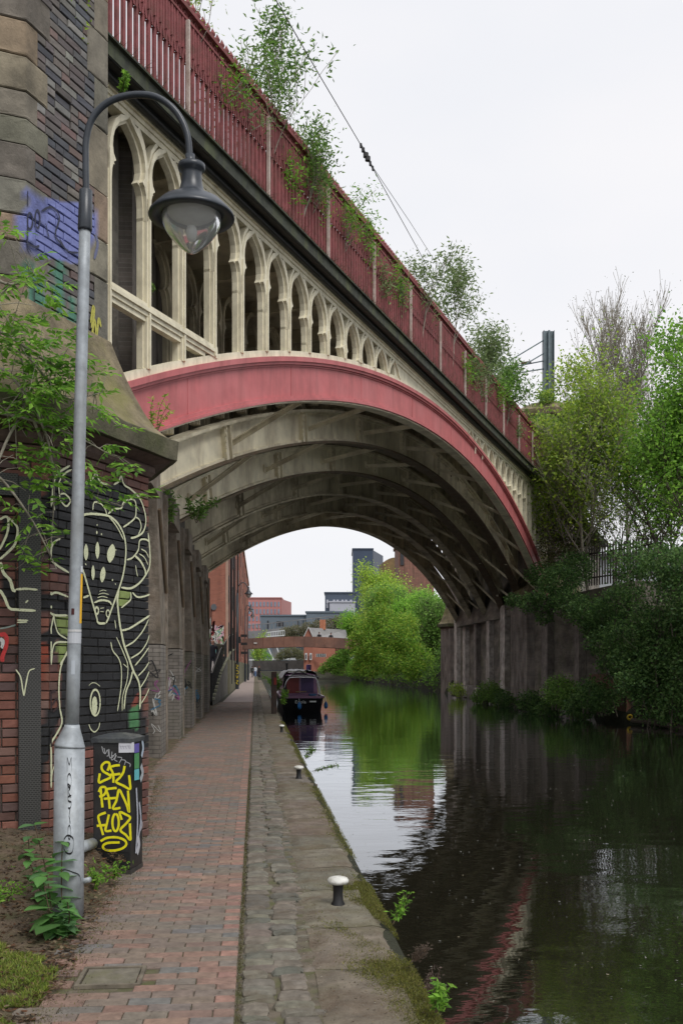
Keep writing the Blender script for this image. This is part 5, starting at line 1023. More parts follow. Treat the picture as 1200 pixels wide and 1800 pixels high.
# ------------------------------------------------------------------ greenery on the near bank
G_BRIGHT = [(.22, .44, .05), (.17, .36, .045), (.28, .50, .07), (.12, .26, .035)]
G_MID = [(.13, .26, .05), (.17, .32, .06), (.09, .18, .04), (.21, .34, .08)]
G_DARK = [(.075, .16, .045), (.11, .21, .055), (.15, .26, .08), (.05, .11, .035)]
G_LIME = [(.36, .50, .06), (.28, .43, .055), (.42, .54, .09), (.20, .33, .045)]
G_GREY = [(.19, .28, .10), (.24, .33, .13), (.14, .21, .08), (.28, .36, .16)]
def pinnate(name, stems, leaf, n_per, m, parent, cols, droop=.35):
    """compound leaves: leaflets in pairs along short stalks; every leaflet is a folded pointed blade"""
    V, Fc, C, k = [], [], [], 0
    for P_, dr in stems:
        P_ = np.array(P_); d = np.array(dr, float); d /= np.linalg.norm(d); side = np.cross(d, (0, 0, 1)); side /= max(1e-6, np.linalg.norm(side)); upv = np.cross(side, d)
        for j in range(n_per):
            t = .35+.65*j/(n_per-1 if n_per > 1 else 1); base = P_+d*leaf*2.2*t-np.array([0, 0, droop*leaf*t*t])
            for sg in ((-1, 1) if j < n_per-1 else (0,)):
                ld = d*(.55 if sg else 1)+side*sg*.9-np.array([0, 0, .25+RNG.uniform(-.2, .3)]); ld /= np.linalg.norm(ld); L_ = leaf*RNG.uniform(.75, 1.2)
                s2 = np.cross(ld, upv+RNG.normal(size=3)*.25); s2 /= max(1e-6, np.linalg.norm(s2)); nu = np.cross(s2, ld); W = L_*.2
                p0 = base; V += [p0, p0+ld*L_*.45+s2*W+nu*L_*.05, p0+ld*L_-nu*L_*.08, p0+ld*L_*.45-s2*W+nu*L_*.05, p0+ld*L_*.5-nu*L_*.02]
                Fc += [(k, k+1, k+4), (k+1, k+2, k+4), (k+4, k+2, k+3), (k, k+4, k+3)]; k += 5; c = np.array(cols[RNG.integers(len(cols))])*RNG.uniform(.7, 1.35); C += [c]*5
    off = np.array(LOC[parent.name]); return link_mesh(name, fast_mesh(name, np.array(V)-off, Fc, np.array(C)), m, parent)
eb = thing('elder_bush', (-3.2, 7.4, .2), 'bright green elder bush leaning in from the left in front of the brick turret', 'bush')
mb = MB(); stems = []; rr = random.Random(12)
main = [[(-40, 900, 7.3), (10, 780, 7.5), (45, 700, 7.7), (30, 600, 7.8), (-10, 520, 7.7)], [(-40, 640, 7.4), (20, 660, 7.5), (80, 760, 7.6), (95, 860, 7.7), (90, 960, 7.8)], [(-40, 560, 7.3), (30, 600, 7.4), (90, 640, 7.5), (120, 655, 7.6)], [(-30, 720, 7.5), (60, 740, 7.6), (140, 770, 7.7), (195, 800, 7.8)], [(-30, 820, 7.3), (10, 850, 7.5), (60, 920, 7.6), (100, 1000, 7.7)], [(-30, 480, 7.3), (20, 500, 7.4), (60, 480, 7.5)], [(30, 600, 7.6), (70, 650, 7.6), (115, 700, 7.6), (180, 690, 7.9)], [(60, 740, 7.6), (100, 830, 7.8), (160, 870, 7.9), (215, 890, 8.0)]]
for Q in main:
    P = catmull([at(*q) for q in Q], 5); mb.tube(P, list(np.linspace(.014, .004, len(P))), 6, cap=False)
    for i in range(2, len(P)):
        for _ in range(2 if P[i][2] > 3.4 else 1):
            e = P[i]+np.array([rr.gauss(0, .13), rr.gauss(0, .12), rr.gauss(0.02, .13)]); mb.tube([P[i], (P[i]+e)/2+np.array([0, 0, .02]), e], [.004, .003, .002], 4, cap=False)
            for q in range(2): stems.append((e, (rr.gauss(.3, .7), rr.gauss(-.3, .6), rr.gauss(.0, .3))))
mb.build('stem', MATS['pale_bark'], eb, smooth=True)
pinnate('leaf', stems, .08, 4, MATS['leaf'], eb, [(.24, .46, .06), (.17, .36, .05), (.30, .52, .09), (.12, .26, .045)])['kind'] = 'stuff'
nt_ = thing('nettle_plant', (-1.3, 6.3, 0), 'green nettle like weed with broad toothed leaves at the foot of the lamp post', 'plant')
mb = MB(); V, Fc, C, k = [], [], [], 0
def broad(p, d, L_, cols):
    global k
    d = np.array(d, float); d /= np.linalg.norm(d); s = np.cross(d, (0, 0, 1)); s /= max(1e-6, np.linalg.norm(s)); n_ = np.cross(s, d); out = [(0, 0), (.12, .30), (.3, .42), (.5, .38), (.75, .22), (1, 0)]
    c = np.array(cols[RNG.integers(len(cols))])*RNG.uniform(.75, 1.25); b = k
    for t, w_ in out:
        cen = p+d*L_*t-n_*L_*.25*t*t; V.extend([cen+s*L_*w_+n_*L_*.06*w_, cen, cen-s*L_*w_+n_*L_*.06*w_]); C.extend([c*.95, c*1.1, c*.9]); k += 3
    for i in range(5): Fc.extend([(b+3*i, b+3*i+3, b+3*i+4, b+3*i+1), (b+3*i+1, b+3*i+4, b+3*i+5, b+3*i+2)])
GN = [(.13, .30, .08), (.16, .35, .10), (.10, .22, .065), (.13, .27, .11)]
for (bx, by, tx, ty, dd, nl, sz) in ((95, 1640, 62, 1450, 6.5, 9, .085), (110, 1620, 110, 1480, 6.55, 7, .075), (80, 1600, 45, 1500, 6.6, 7, .07), (105, 1650, 75, 1540, 6.35, 6, .09), (115, 1650, 118, 1580, 6.25, 8, .055), (100, 1650, 85, 1600, 6.3, 7, .055), (50, 1530, 8, 1480, 6.9, 6, .055), (130, 1640, 130, 1600, 6.2, 5, .05), (20, 1560, 0, 1530, 6.7, 5, .06), (70, 1560, 50, 1470, 6.9, 6, .06), (125, 1480, 100, 1430, 7.2, 5, .05)):
    dd = EYE*F_PX/(by-HY); sz *= 1.8; nl += 2; P = catmull([at(bx, by+2, dd), at((bx+tx)/2+rr.uniform(-6, 6), (by+ty)/2, dd), at(tx, ty, dd)], 8); mb.tube(P, .004, 5, cap=False)
    for j in range(nl):
        p = P[int((len(P)-1)*(.15+.85*j/(nl-1)))]; a = j*1.57+rr.uniform(-.9, .9)
        for q in (0, math.pi): broad(p, (math.cos(a+q), math.sin(a+q), rr.uniform(-.55, .45)), sz*rr.uniform(.6, 1.1)*(1.15-.5*j/nl), GN)
mb.build('stem', MATS['brown_stem'], nt_, kind='stuff'); link_mesh('leaf', fast_mesh('leaf', np.array(V)-np.array(LOC[nt_.name]), Fc, np.array(C)), MATS['leaf'], nt_, 'stuff')
def weed(name, px_, py_, d, h, n, cols, label, lean_=(0, 0), size=.05, spread=.12, cat='weed', bare=False):
    b = at(px_, py_, d); t = thing(name, b, label, cat); mb = MB(); pts = []
    for i in range(n):
        a = rr.uniform(0, 6.28); e = (b[0]+math.cos(a)*spread*rr.random()+lean_[0], b[1]+math.sin(a)*spread*rr.random()+lean_[1], b[2]+h*rr.uniform(.5, 1)); P = catmull([b, ((b[0]+e[0])/2+rr.uniform(-.02, .02), (b[1]+e[1])/2, b[2]+(e[2]-b[2])*.6), e], 5); mb.tube(P, list(np.linspace(.004, .002, len(P))), 4, cap=False)
        for p in P[2:]:
            for _ in range(3): pts.append(p+RNG.normal(size=3)*.012)
    mb.build('stem', MATS['brown_stem'], t, kind='stuff'); leaf_cloud('leaf', pts, size, cols, MATS['leaf'], t, 'stuff', narrow=.35); return t
weed('canal_weed', 690, 1625, 6.2, .20, 6, G_BRIGHT, 'leafy green weed growing out of the quay edge beside the nearest bollard', (.10, 0), .035, .06)
weed('canal_weed', 728, 1690, 5.3, .10, 7, [(.16, .12, .09), (.12, .09, .07)], 'brown withered weed hanging from the quay edge below the mossy flagstones', (.06, 0), .02, .05)
weed('canal_weed', 765, 1780, 4.6, .16, 5, G_BRIGHT, 'small green weed at the bottom corner of the quay edge', (.05, 0), .04, .05)
weed('canal_weed', 752, 1745, 4.8, .12, 6, [(.18, .13, .11), (.13, .10, .08)], 'reddish dry weed on the quay edge near the bottom of the photo', (.03, 0), .018, .04)
weed('canal_weed', 537, 1335, 16.5, .22, 5, G_MID, 'thin weed on the quay edge beyond the middle bollard', (.10, 0), .05, .08)
weed('canal_weed', 548, 1356, 15.2, .12, 5, G_MID, 'spindly weed leaning over the water beside the middle bollard', (.35, 0), .04, .06)
weed('canal_weed', 497, 1240, 36.5, .6, 12, G_BRIGHT, 'tall grassy weeds between the timber mooring post and the narrowboat', (.05, 0), .09, .2)
weed('canal_weed', 486, 1215, 52, .9, 30, G_BRIGHT, 'bright green tuft of weeds on the quay left of the narrowboat', (0, 0), .14, .9)
weed('pier_sprig', 276, 762, 9.6, .36, 3, G_LIME, 'thin leafy sprig leaning right from the turret cap against the red rib', (.12, 0), .045, .10)
weed('pier_sprig', 268, 762, 9.65, .40, 2, G_LIME, 'straight thin sprig left of the other one on the turret cap', (.0, 0), .05, .03)
weed('pier_sprig', 345, 920, 21, .55, 9, G_MID, 'small dark weed growing from the second rib above the left pier', (.1, 0), .12, .5)
weed('pier_sprig', 300, 925, 19, .7, 6, G_MID, 'weed hanging at the springing of the arch behind the mural corner', (.0, 0), .10, .2)
weed('turret_sprig', 215, 165, 11.5, .25, 6, G_BRIGHT, 'small green fern growing on the girder above the lamp arm', (.05, 0), .06, .12)
weed('turret_sprig', 140, 80, 9.2, .5, 3, G_LIME, 'few lime leaves hanging from the top of the brick turret', (-.15, 0), .07, .3)
weed('opening_sprig', 262, 520, 17, .3, 6, G_MID, 'tiny weed inside the second tracery opening', (.0, 0), .08, .12)
# shrubs rooted along the bridge ledge
def shrub(px0, py0, s, h, nleaf, seed, label, cols=G_GREY, size=.10, spread=.55, n0=6, lean=(0, 0), jit=.12):
    b = FP(s, 10.6, -.2); t = thing('bridge_shrub', b, label, 'shrub', 'shrubs rooted along the bridge railing'); nleaf = int(nleaf*1.15); size *= 1.12; segs, tips = branches(b, h, 2, spread, n0, .03, lean, seed, .8, wig=.14, start=.35)
    mb = MB()
    for P, R in segs: mb.tube(P, [max(r, .005) for r in R], 5, cap=False)
    mb.build('stem', MATS['pale_bark'], t); T = np.array([list(p) for p in tips]); k_ = RNG.integers(0, len(T), nleaf); leaf_cloud('foliage', T[k_]+RNG.normal(size=(nleaf, 3))*jit, size, cols, MATS['leaf'], t, narrow=.34)
def s_of(x): # bridge coordinate seen at column x
    r = FW+RT*(x-600)/F_PX; Pq = P0-N*.2; nn = np.array([-B[1], B[0]]); t = (Pq@nn)/(r@nn); return float((r*t-Pq)@B)
shrub(0, 0, s_of(345), 3.4, 420, 3, 'sparse young birch sapling at the near end of the railing', G_LIME, .07, .45, 6, (.1, 0), .12)
shrub(0, 0, s_of(468), 3.9, 1700, 5, 'tall leafy buddleia rising above the railing under the overhead wire', G_MID, .10, .55, 9, (.05, 0), .14)
shrub(0, 0, s_of(525), 2.6, 1300, 8, 'bushy buddleia spreading right of the tallest one on the railing', G_MID, .09, .7, 8, (.25, 0), .14)
shrub(0, 0, s_of(600), 1.9, 500, 9, 'low leafy weed tangled in the railing left of the middle of the bridge', G_BRIGHT, .08, .7, 5, (0, 0), .14)
shrub(0, 0, s_of(560), 1.6, 400, 19, 'small light green weed growing through the railing foot', G_BRIGHT, .08, .7, 5, (0, 0), .12)
shrub(0, 0, s_of(735), 3.0, 900, 10, 'loose shrub with drooping twigs right of the middle of the railing', G_GREY, .11, .7, 7, (.2, 0), .18)
shrub(0, 0, s_of(790), 4.2, 1700, 11, 'upright dark leaved shrub rising high above the railing near its far third', G_GREY, .12, .5, 8, (.15, 0), .20)
shrub(0, 0, s_of(700), 1.8, 600, 21, 'low shrub tangled in the railing before the upright dark one', G_GREY, .10, .7, 6, (0, 0), .16)
shrub(0, 0, s_of(850), 3.6, 2300, 12, 'dense rounded shrub near the far end of the railing', G_GREY, .14, .7, 9, (.2, 0), .28)
shrub(0, 0, s_of(885), 3.2, 1800, 13, 'dense shrub left of the ivy covered turret', G_MID, .15, .7, 8, (.2, 0), .28)
shrub(0, 0, s_of(822), 2.0, 900, 14, 'low twiggy shrub in the railing between two taller shrubs', G_GREY, .12, .8, 7, (0, 0), .2)

for i, (x, lab) in enumerate(((385, 'leafy weed low in the railing just right of the first pale post'), (430, 'brown twigged weed in the railing left of the tall buddleia'), (500, 'bright weed at the railing foot below the tall buddleia'), (545, 'weed sprouting through the bars right of the bushy buddleia'), (635, 'small green weed in the railing at mid span'), (665, 'thin weed rising above the rail at mid span'), (690, 'grey green weed in the railing before the drooping shrub'), (760, 'weed filling the railing under the drooping shrub'), (810, 'weed tangled between bars left of the rounded shrub'), (838, 'weed tangled between bars at the rounded shrub foot'), (868, 'weed in the railing between the two dense shrubs'), (905, 'weed at the far end of the railing'))):
    shrub(0, 0, s_of(x), 1.7+.5*math.sin(i*2.1), 420+80*(i % 3), 60+i, lab, G_GREY if i % 2 else G_BRIGHT, .085+.003*i, .9, 6, (0, 0), .16)

for i, (x, y) in enumerate(((12, 1470), (30, 1555), (5, 1590), (58, 1500), (170, 1560), (200, 1545))):
    weed('ground_weed', x, y, EYE*F_PX/(y-HY)*.97, .14, 7, G_BRIGHT, ['low weed left edge under the cable guard', 'low weed on the litter left of the nettle', 'low weed at the left edge above the grass', 'low weed at the foot of the cable guard', 'small weed between lamp post and cabinet', 'tiny weed at the foot of the cabinet front'][i], (0, 0), .035, .16)
# ------------------------------------------------------------------ far bank greenery
def mass(name, label, centers, radii, n, size, cols, cat='bushes', kind=None, squash=.85, shell=.45, narrow=.6, group=None, core=True):
    t = thing(name, tuple(np.mean(centers, 0)), label, cat, group)
    C = blob_points(centers, radii, n, shell, squash); C = C[C[:, 2] > WZ+.02]; leaf_cloud('foliage', C, size, cols, MATS['leaf'], t, kind, narrow=narrow)
    mb = MB(); rr2 = random.Random(len(centers))
    for c, r in zip(centers, radii):                   # the woody stems inside
        for _ in range(5):
            e = np.array(c)+np.array([rr2.gauss(0, .5), rr2.gauss(0, .5), rr2.uniform(.1, .8)])*r; b = np.array(c)+np.array([rr2.gauss(0, .3), rr2.gauss(0, .3), -1.0])*r; mb.tube([b, (b+e)/2+np.array([rr2.gauss(0, .1), 0, 0])*r, e], [.02, .014, .006], 4, cap=False)
    mb.build('stem', MATS['bark'], t, 'stuff'); return t
def slope_pts(n, x0, x1, y0, y1, r0, r1, lift=.3):
    C, R_ = [], []
    for _ in range(n):
        y = random.uniform(y0, y1); q = random.uniform(x0, x1); x = right_edge(y)+q; C.append((x, y, max(WZ+.2, ground_z(x, y))+lift*random.uniform(.3, 1.2))); R_.append(random.uniform(r0, r1))
    return C, R_
C, R_ = slope_pts(150, .5, 4.6, 29, 43.5, .45, .95); C2_ = [c for c, r in zip(C, R_) if not (c[1] > 38 and c[2] < 4.0 and c[0] < rx(c[1])+1.4)]; R2 = [r for c, r in zip(C, R_) if not (c[1] > 38 and c[2] < 4.0 and c[0] < rx(c[1])+1.4)]
mass('ivy_bank', 'dense dark ivy and bramble covering the steep bank at the right of the canal', C2_, R2, 62000, .125, G_DARK+G_MID[:2], 'ivy', 'stuff', .85)
C = [(at(x, y, d)) for x, y, d in [(random.uniform(1085, 1260), random.uniform(1000, 1262), 0) for _ in range(0)]]
C = []; R_ = []
for _ in range(70):
    x = random.uniform(1098, 1290); y = random.uniform(985, 1262); d = 37.6-(x-1098)/190*6-(y-985)/277*1.5+random.uniform(-.3, .3); C.append(at(x, y, d)); R_.append(random.uniform(.55, .95))
mass('ivy_curtain', 'thick dark green ivy curtain covering the end of the brick wall down to the log', C, R_, 36000, .12, G_DARK+G_DARK+[(.09, .18, .045), (.12, .2, .06)], 'ivy', 'stuff')
C, R_ = slope_pts(34, 1.6, 5, 30, 40, .5, 1.0, .8); mass('bramble_patch', 'brighter green bramble leaves among the dark ivy near the fence', C, R_, 7000, .13, G_MID, 'bramble', 'stuff')
C = [at(x, y, d) for x, y, d in ((1000, 1060, 43), (960, 1050, 44), (930, 1060, 44.5), (1030, 1075, 41), (1060, 1085, 40), (985, 1020, 44), (1090, 1060, 39), (1010, 1000, 45), (950, 1010, 46), (900, 1055, 46), (1090, 1120, 37.5), (1110, 1160, 36.5), (1120, 1200, 35), (1060, 1130, 39.3), (1085, 1165, 38), (1040, 1105, 40.5), (955, 1085, 44.3))]
mass('ivy_overhang', 'dark ivy hanging over the top of the brick wall below the bridge end', C, [.75, .7, .55, .8, .8, .9, .9, .9, .7, .4, .8, .8, .8, .7, .8, .5, .4], 22000, .115, G_DARK, 'ivy', 'stuff')
for i, (x, y, d, r, nn_, lab, cl) in enumerate(((860, 1215, 56, .9, 2600, 'leafy shrub at the foot of the pale pier beneath the arch', G_MID), (840, 1225, 57, .6, 1200, 'small shrub left of the leafy one at the foot of the abutment', G_MID), (885, 1228, 52, .7, 1500, 'low dark shrub at the waterline between two abutment piers', G_DARK), (930, 1232, 47, .8, 2200, 'spreading dark shrub at the waterline below the turret', G_DARK), (985, 1215, 42, 1.0, 3400, 'shrub in front of the orange brick base of the wall', G_MID), (1040, 1220, 39, .95, 3400, 'dark shrub right of the orange brick base of the wall', G_DARK), (800, 1210, 68, .7, 900, 'thin weeds at the foot of the farthest abutment piers', G_LIME), (1010, 1245, 40, .6, 1500, 'low shrub dipping to the water below the brick wall', G_DARK), (960, 1248, 43, .6, 1500, 'low bank plants just above the waterline below the wall', G_DARK))):
    c = at(x, y, d); mass('waterside_shrub', lab, [c, (c[0]+.3, c[1]+r, c[2]-.2), (c[0]+.2, c[1]-r*.8, c[2]-.25)], [r*.8, r*.7, r*.6], nn_, .11, cl, 'shrub', group='shrubs along the foot of the far wall')
C = [at(x, y, d) for x, y, d in ((985, 900, 47), (1005, 940, 47), (970, 960, 47), (1030, 960, 47.5), (990, 985, 46), (960, 925, 47.5), (1045, 920, 50))]
mass('thicket', 'tangled brownish thicket in front of the ivy covered turret foot', C, [.9, 1.0, .8, .9, .9, .6, .9], 6500, .11, [(.12, .13, .05), (.09, .12, .04), (.14, .11, .06), (.07, .09, .035)], 'thicket', 'stuff')
def at2(x, z, d): p = at(x, HY, d); return (p[0], p[1], z)
# trees
tree('birch_tree', at2(1035, 4.6, 45.5), 12.6, 'lime green young birch rising in front of the ivy covered turret', G_LIME, .15, 13000, 3, .09, 21, .55, .45, 13, (-.05, 0), jitter=.36, bark='pale_bark', start=.18)
tree('birch_tree', at2(990, 4.8, 47), 9.2, 'lime green slender birch left of the other, hiding the end of the railing', G_LIME, .15, 11000, 3, .07, 22, .55, .45, 12, (-.05, 0), jitter=.36, bark='pale_bark', start=.1)
tree('birch_tree', at2(1100, 5.0, 53), 18.6, 'tall almost bare birch with fine grey twigs against the sky', [(.16, .18, .10), (.2, .22, .14), (.13, .15, .07)], .08, 5500, 3, .10, 23, .38, .8, 15, (.01, 0), jitter=.28, bark='pale_bark', start=.3, twig_r=.009)
tree('maple_tree', at2(1245, 3.8, 38), 12.2, 'bright green maple with broad leaves cut by the right edge of the photo', G_BRIGHT, .16, 24000, 3, .16, 24, .62, .5, 12, (-.03, 0), jitter=.42, start=.15, narrow=.62)
tree('maple_tree', at2(1168, 4.6, 44), 8.0, 'mid green maple between the bare birch and the tall maple', G_BRIGHT, .15, 5500, 3, .11, 25, .6, .5, 11, (0, 0), jitter=.42, start=.1, narrow=.62)
tree('young_tree', at2(1075, 5, 50), 6.8, 'loose grey green young tree below the bare birch', G_GREY, .12, 1500, 3, .06, 26, .6, .6, 9, (0, 0), jitter=.4, start=.1)
tree('young_tree', at2(1125, 5, 52), 8.4, 'loose green young tree behind the palisade fence', G_MID, .13, 1400, 3, .07, 27, .6, .6, 9, (0, 0), jitter=.45, start=.1)
tree('young_tree', at2(1185, 5, 47), 7.4, 'dark green young tree behind the fence at the right edge', G_MID, .14, 3600, 3, .08, 28, .6, .6, 9, (0, 0), jitter=.45, start=.1)
C = [at(x, y, d) for x, y, d in ((960, 800, 50.5), (985, 760, 51), (1010, 720, 51), (950, 745, 50.5), (990, 830, 50), (1025, 790, 51), (960, 700, 52), (1000, 880, 50))]
mass('turret_ivy', 'pale green climbing growth smothering the far turret', C, [.8, .9, .7, .6, .8, .7, .5, .7], 11000, .13, G_LIME+G_MID, 'ivy', 'stuff')
# palisade fence
fe = thing('palisade_fence', at(1085, 975, 44), 'dark steel palisade fence on top of the ivy covered bank', 'fence')
fr = MB(); pal = None; a0 = np.array(at(1030, 972, 46.5)); a1 = np.array(at(1160, 962, 42.0))
for i in range(27):
    p = a0+(a1-a0)*i/26; p[2] = 0
    if pal is None:
        q = MB(); q.box((0, 0, .9), (.065, .03, 1.75)); q.add([(-.032, -.015, 1.775), (.032, -.015, 1.775), (.032, .015, 1.775), (-.032, .015, 1.775), (0, 0, 1.9)], [(0, 1, 4), (1, 2, 4), (2, 3, 4), (3, 0, 4)]); pal = fast_mesh('pale', np.concatenate(q.V), q.F); pal.materials.append(mat('rust_steel', (.05, .04, .035), var=.4, scale=6))
    link_mesh('pale', pal, None, fe, loc=(p[0]-LOC[fe.name][0], p[1]-LOC[fe.name][1], 5.35-LOC[fe.name][2]))
for z in (5.75, 6.85): q = MB(); q.bar((a0[0], a0[1]+.04, z), (a1[0], a1[1]+.04, z), .05, .06); q.build('rail', MATS['rust_steel'], fe)
gb = thing('distant_building', at2(1110, 5, 80), 'pale building glimpsed through the trees behind the palisade fence', 'building'); c_ = at2(1130, 0, 85); MB().box((c_[0]+4, c_[1]+4, 8), (14, 8, 6.5), rz=-.5).build('wall', mat('grey_render', (.42, .44, .46), var=.1), gb); MB().box((c_[0]+4, c_[1]+4, 11.4), (15, 9, .3), rz=-.5).build('roof', mat('slate_roof', (.13, .13, .14), var=.3, scale=3), gb)
# yellow objects at the waterline
for x, y, r, lab in ((1106, 1264, .085, 'round yellow float lying at the waterline below the ivy'), (1135, 1268, .04, 'small yellow scrap at the waterline right of the round float'), (1187, 1277, .05, 'yellow scrap at the waterline near the right edge')):
    p = at(x, y, {1106: 37.2, 1135: 36, 1187: 33.5}[x]); mb = MB(); mb.tube([(p[0]+r*math.cos(t), p[1], p[2]+r*.8+r*math.sin(t)) for t in np.linspace(0, 2*math.pi, 12)], r*.45, 6); solo(mb, 'yellow_float', mat('yellow_plastic', (.55, .38, .03), rough=.4, var=.2, bump=0), lab, 'float', smooth=True)
lg = MB().tube([at(1110, 1266, 36.6), at(1150, 1270, 35.2), at(1200, 1281, 33), at(1250, 1290, 31)], [.08, .1, .11, .1], 8); solo(lg, 'fallen_log', MATS['bark'], 'dark log floating along the foot of the right bank', 'log')
# trees and bushes of the far right bank, beyond the bridge
FT = [(662, 168, 18.0, 30, G_LIME, 'tall lime green tree above the canal bend, in front of the dark tower', 9000, .26, .45), (634, 178, 9.5, 31, G_BRIGHT, 'bright green tree leaning over the water left of the tall lime tree', 7000, .26, .5), (696, 140, 11.5, 32, G_MID, 'mid green tree in front of the old brick tower', 9000, .22, .6), (676, 150, 12, 37, G_LIME, 'yellow green tree between the tall lime tree and the brick tower', 7500, .22, .5), (724, 118, 8.8, 33, G_BRIGHT, 'rounded green tree below the old brick tower', 8000, .19, .65), (752, 104, 7.6, 34, G_BRIGHT, 'fresh green tree nearest to the far turret', 8000, .17, .65), (708, 112, 6.6, 35, G_LIME, 'low yellow green tree over the rocky bank', 6000, .17, .7), (775, 98, 7.0, 36, G_MID, 'green tree just behind the far turret', 6000, .17, .65), (648, 200, 8.5, 38, G_BRIGHT, 'small bright tree at the water end below the footbridge', 5000, .24, .6)]
for x, d, h, sd_, cl, lab, nl, sz, sp_ in FT:
    b = at2(x, 0, d); xx = max(b[0], right_edge(b[1])+1.8); tree('canal_tree', (xx, b[1], 1.6), h, lab, [tuple(v*1.25 for v in c) for c in cl], sz*1.15, int(nl*2.3), 3, .14, sd_, sp_, .45, 14, (-.04, 0), group='trees on the far bank beyond the bridge', jitter=.75 if d > 110 else .6, start=.02, twig_r=.012, narrow=.7)
C = [at(x, y, d) for x, y, d in ((645, 1110, 93), (668, 1085, 93), (640, 1150, 93), (625, 1128, 94), (662, 1140, 92), (690, 1120, 92), (650, 1175, 92), (685, 1165, 91), (632, 1172, 94), (675, 1050, 94), (715, 1135, 92), (738, 1160, 91), (712, 1100, 93), (725, 1175, 90))]
lw = mass('overhanging_tree', 'green tree overhanging the canal and hiding the right end of the footbridge', C, [1.3, 1.3, 1.2, .9, 1.4, 1.5, 1.0, 1.3, .8, 1.0, 1.4, 1.3, 1.3, 1.1], 21000, .2, G_BRIGHT+G_LIME, 'tree', squash=1.0)
mb = MB(); rb_ = (17.2, 92, 1.2)
for c in C[:5]: mb.tube([rb_, ((rb_[0]+c[0])/2+.3, 92, (rb_[2]+c[2])/2+.8), c], [.09, .06, .02], 6, cap=False)
mb.build('trunk', MATS['bark'], lw)
C, R_ = [], []
for y in np.arange(84, 200, 3.2):
    for q in (.35, 1.6, 3.0, 4.8): C.append((right_edge(y)+q+random.uniform(-.4, .4), y+random.uniform(-1, 1), ground_z(right_edge(y)+q, y)+.5)); R_.append(random.uniform(.9, 1.7))
mass('bank_bushes', 'green bushes crowding the rocky far bank beyond the bridge', C, R_, 42000, .22, G_MID+G_BRIGHT+G_DARK, 'bushes', 'stuff')
C, R_ = [], []
for y in np.arange(150, 262, 4): C.append((14.5+random.uniform(-1.5, 4), y, 1.3)); R_.append(random.uniform(1.2, 2.2))
mass('bend_bushes', 'low bright bushes at the canal bend in front of the brick house', C, R_, 12000, .28, G_BRIGHT, 'bushes', 'stuff')
# ------------------------------------------------------------------ left: mill, ramp, lamps
millb = brickmat('mill_brick', (.32, .125, .085), (.27, .10, .07), (.26, .17, .13), axis=(0, 1), var=.14, dirt=(.22, .09, .065), damt=.5)
millg = brickmat('mill_gable', (.34, .125, .08), (.26, .09, .06), (.26, .17, .13), axis=(1, 0), var=.16, dirt=(.24, .09, .06), damt=.5)
mill = thing('brick_mill', (-2, 60, 0), 'long red brick mill with drainpipes rising straight from the towpath', 'mill')
MA, MBp = np.array([-1.72, 60.]), np.array([-1.05, 165.]); ml = np.linalg.norm(MBp-MA); mu = (MBp-MA)/ml
def mw(s, z, o_=0.): p = MA+mu*s; return (p[0]+o_, p[1], z)
MB().add([mw(0, -1), mw(ml, -1), (-16, 165, -1), (-16, 60, -1), mw(0, 15), mw(ml, 15), (-16, 165, 15), (-16, 60, 15)], [(0, 1, 5, 4), (1, 2, 6, 5), (2, 3, 7, 6), (4, 5, 6, 7)]).build('wall', millb, mill)
MB().add([(-16, 60, -1), mw(0, -1), mw(0, 15), (-16, 60, 15)], [(0, 1, 2, 3)]).build('gable_wall', millg, mill)
MB().bar(mw(-.2, 15.1, -.1), mw(ml, 15.1, -.1), .5, .3).build('eaves', mat('mill_stone', (.36, .24, .18), var=.2, scale=3), mill)
for s in (.45, 9, 18, 27, 36, 48, 60, 75, 90): MB().box((mw(s, 7, .05)), (.14, .9, 16)).build('buttress', MATS['mill_stone'] if s < 1 else millb, mill)
MB().bar(mw(0, 1.0, .08), mw(ml, 1.0, .08), .2, 2.1).build('plinth', mat('mossy_plinth', (.17, .16, .10), var=.5, scale=2, dirt=(.08, .09, .04), dscale=1), mill)
dw = mat('dark_window', (.03, .03, .035), rough=.3, var=.2, bump=0)
for f in range(4):
    for s in (4.5, 13.5, 22.5, 31.5, 42, 54, 67, 82): MB().box(mw(s, 3.6+f*3.0, .02), (.08, 1.1, 1.7)).build('window', dw, mill)
for s, r in ((5.2, .07), (12.5, .07), (24, .06)): MB().tube([mw(s, .5, .16), mw(s, 14.8, .16)], r, 8).build('drainpipe', MATS['black_iron'], mill)
hol = MB()
for x, y, r in ((378, 1047, .16), (384, 1050, .10), (388, 1044, .1), (390, 1047, .08), (365, 1070, .2), (404, 998, .08), (413, 1015, .06)): p = at(x, y, 59.9); hol.lathe([(0, -.01), (r, 0), (0, .01)], (p[0], 59.93, p[2]), 8)
pg = [(360, 1000), (405, 1000), (405, 1175), (360, 1175)]
gr = MB()
for i in range(210):
    x = random.uniform(361, 397); y = 1110+abs(random.gauss(0, 1))*26; p = at(x, min(y, 1168), 60); c = random.choice([(.6, .6, .58), (.55, .55, .5), (.02, .02, .025), (.02, .02, .025), (.30, .05, .05), (.10, .25, .25), (.35, .34, .3), (.12, .12, .12), (.5, .3, .35), (.2, .3, .15), (.03, .03, .04)]); q = [(p[0]+random.gauss(0, .22), p[2]+random.gauss(0, .26)) for _ in range(4)]
    ribbon(gr, q, random.uniform(.04, .16), lambda u, z, o_=59.985-i*.00006: (min(u, -1.85), o_, z), c)
gr.build('graffiti', MATS['spray'], mill, attr=True)
dsh = thing('round_mirror', at(376, 1067, 59.5), 'round dark sign on a thin pole against the mill gable', 'sign'); p = at(376, 1067, 59.5); MB().lathe([(0, -.02), (.17, 0), (0, .02)], (0, 0, 0), 20)
